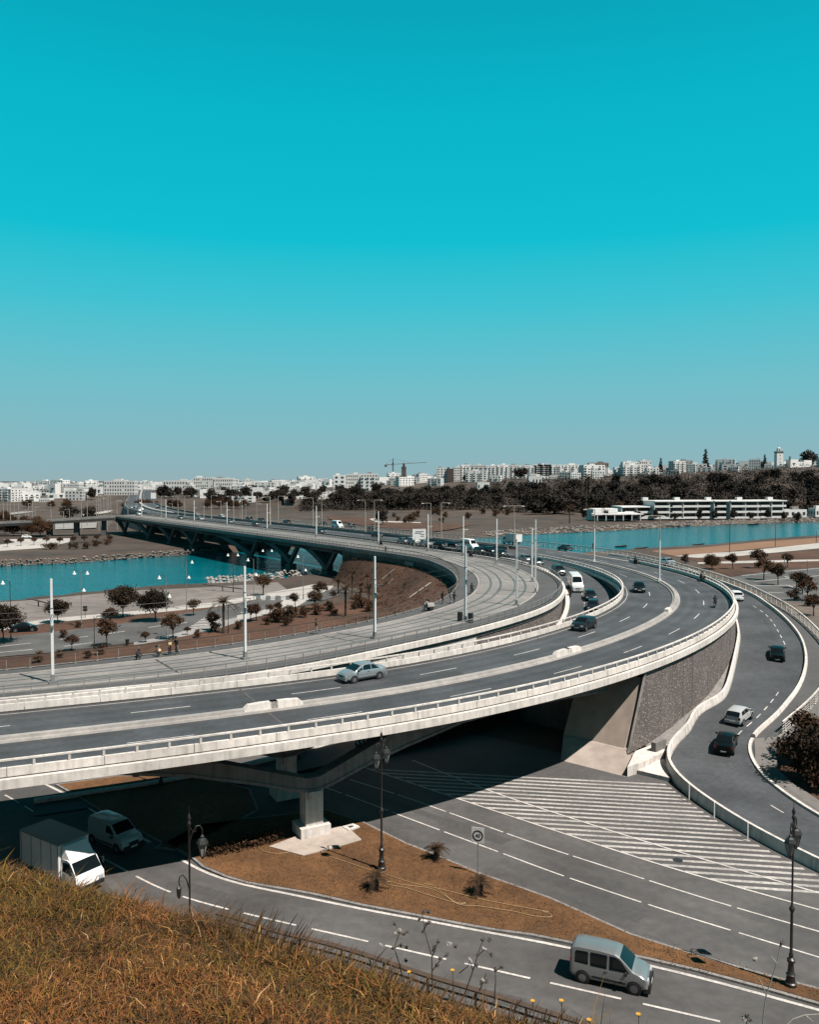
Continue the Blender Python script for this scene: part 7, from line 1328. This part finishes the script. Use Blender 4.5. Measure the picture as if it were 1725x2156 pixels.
def weed(label, Y, stems, heads, seed, m=STD):
    r_ = random.Random(seed); t = thing('dried_weed', label, 'plant', WY(*stems[0][0], Y)); o0 = Vector(t.location)
    for st in stems:
        b = MB(); pts = [Vector(WY(*p, Y))-o0 for p in st]; k = len(pts); b.tube(spl([tuple(p) for p in pts], .02).tolist() if False else pts, [.0035-.002*i/(k-1) for i in range(k)], 5); b.build('stem', m, t)
    for r0, x, y in heads:
        c = Vector(WY(r0, x, y, Y))-o0; b = MB()
        for _ in range(9):
            d = Vector((r_.uniform(-1,1),r_.uniform(-1,1),r_.uniform(-.7,1))).normalized()*.013; e = d.orthogonal().normalized()*.006; b.add([c-e, c+e, c+d+e*.6, c+d-e*.6], [(0,1,2,3)])
        b.lathe([(.002,-.009),(.007,-.003),(.006,.004),(.001,.008)], tuple(c), 6); b.build('seed_head', SEED if r_.random() < .7 else SEEDP, t)
weed('tall dried weed with seed heads in the middle of the brow', 4.3, [[('d2',1020,900),('d2',1015,700),('d2',975,560),('d2',957,445)],[('d2',1015,790),('d2',1060,730),('d2',1100,690)],[('d2',1020,700),('d2',1040,640),('d2',1055,605)],[('d2',970,540),('d2',985,505),('d2',1000,498)]], [('d2',965,432),('d2',940,478),('d2',1000,500),('d2',980,510),('d2',965,550),('d2',1055,610),('d2',1030,645),('d2',1028,665),('d2',1105,692),('d2',1065,710),('d2',1050,755),('d2',1000,435)], 1)
weed('dried weed with pale heads left of the tall one', 4.4, [[('d2',860,900),('d2',820,740),('d2',790,650),('d2',825,555),('d2',795,505)],[('d2',790,650),('d2',830,630),('d2',865,645)],[('d2',815,560),('d2',850,565),('d2',870,553)],[('d2',650,780),('d2',700,700),('d2',745,648)]], [('d2',793,505),('d2',822,545),('d2',802,565),('d2',850,566),('d2',870,553),('d2',830,630),('d2',865,642),('d2',785,650),('d2',860,725),('d2',712,632)], 2)
weed('dried weed leaning right with several heads', 4.1, [[('d2',1210,930),('d2',1260,790),('d2',1290,690),('d2',1320,605)],[('d2',1285,700),('d2',1330,660),('d2',1370,690)],[('d2',1260,780),('d2',1245,725)],[('d2',1180,800),('d2',1230,760),('d2',1245,730)]], [('d2',1322,602),('d2',1358,605),('d2',1330,655),('d2',1370,690),('d2',1290,690),('d2',1245,722),('d2',1285,755),('d2',1120,622),('d2',1157,640)], 3)
weed('small dried weed at the right of the group', 4.0, [[('d2',1390,960),('d2',1397,860),('d2',1395,780)],[('d2',1395,790),('d2',1415,775),('d2',1433,765)],[('d2',1300,905),('d2',1322,860),('d2',1340,800)]], [('d2',1435,762),('d2',1395,780),('d2',1325,845),('d2',1310,860),('d2',1340,850)], 4)
weed('bare pale twig rising at the lower right in front of the road', 3.6, [[('d3',1385,1180),('d3',1395,1040),('d3',1410,930),('d3',1450,810),('d3',1485,690),('d3',1492,620)],[('d3',1410,930),('d3',1385,870),('d3',1365,830)],[('d3',1470,740),('d3',1440,700)],[('d3',1490,650),('d3',1520,590)]], [('d3',1345,720),('d3',1500,620)], 5, SEEDP)
weed('bare branching twig at the lower right corner', 3.5, [[('d3',1500,1140),('d3',1570,1075),('d3',1640,1050),('d3',1725,1045)],[('d3',1640,1050),('d3',1690,1090)],[('d3',1290,1130),('d3',1295,1060)]], [('d3',1290,1055),('d3',1310,1080),('d3',1275,1075)], 6, SEEDP)
YF = mat('flower_yellow', (.85,.42,.03), .7, .1, 20)
for k, (r0, x, y, Y, lb) in enumerate((('d3',185,968,3.7,'largest yellow flower left of the silver car'),('d3',645,1050,3.5,'yellow flower below the silver car'),('d3',350,1083,3.6,'low yellow flower at the bottom edge'),('d2',880,796,4.3,'small yellow flower among the dried weeds'),('d2',1140,786,4.2,'yellow flower beside the tall dried weed'),('d2',1620,970,3.8,'pale yellow flower right of the weeds'))):
    c = WY(r0, x, y, Y); g = float(hill_z(np.array([c[0]]), np.array([c[1]]))[0]); t = thing('yellow_flower', lb, 'flower', (c[0],c[1],g)); h = max(.03, c[2]-g); b = MB(); b.tube([(0,0,-.02),(.005,0,h*.5),(0,0,h)], .0018, 4); b.build('stem', STK, t); b = MB()
    for j in range(9): a = j*.7; b.add([(0,0,h),(.009*cos(a-.3),.009*sin(a-.3),h+.004),(.013*cos(a),.013*sin(a),h+.006),(.009*cos(a+.3),.009*sin(a+.3),h+.004)], [(0,1,2,3)])
    b.lathe([(.004,h-.004),(.006,h),(.003,h+.005)], n=7); b.build('petals', YF, t)
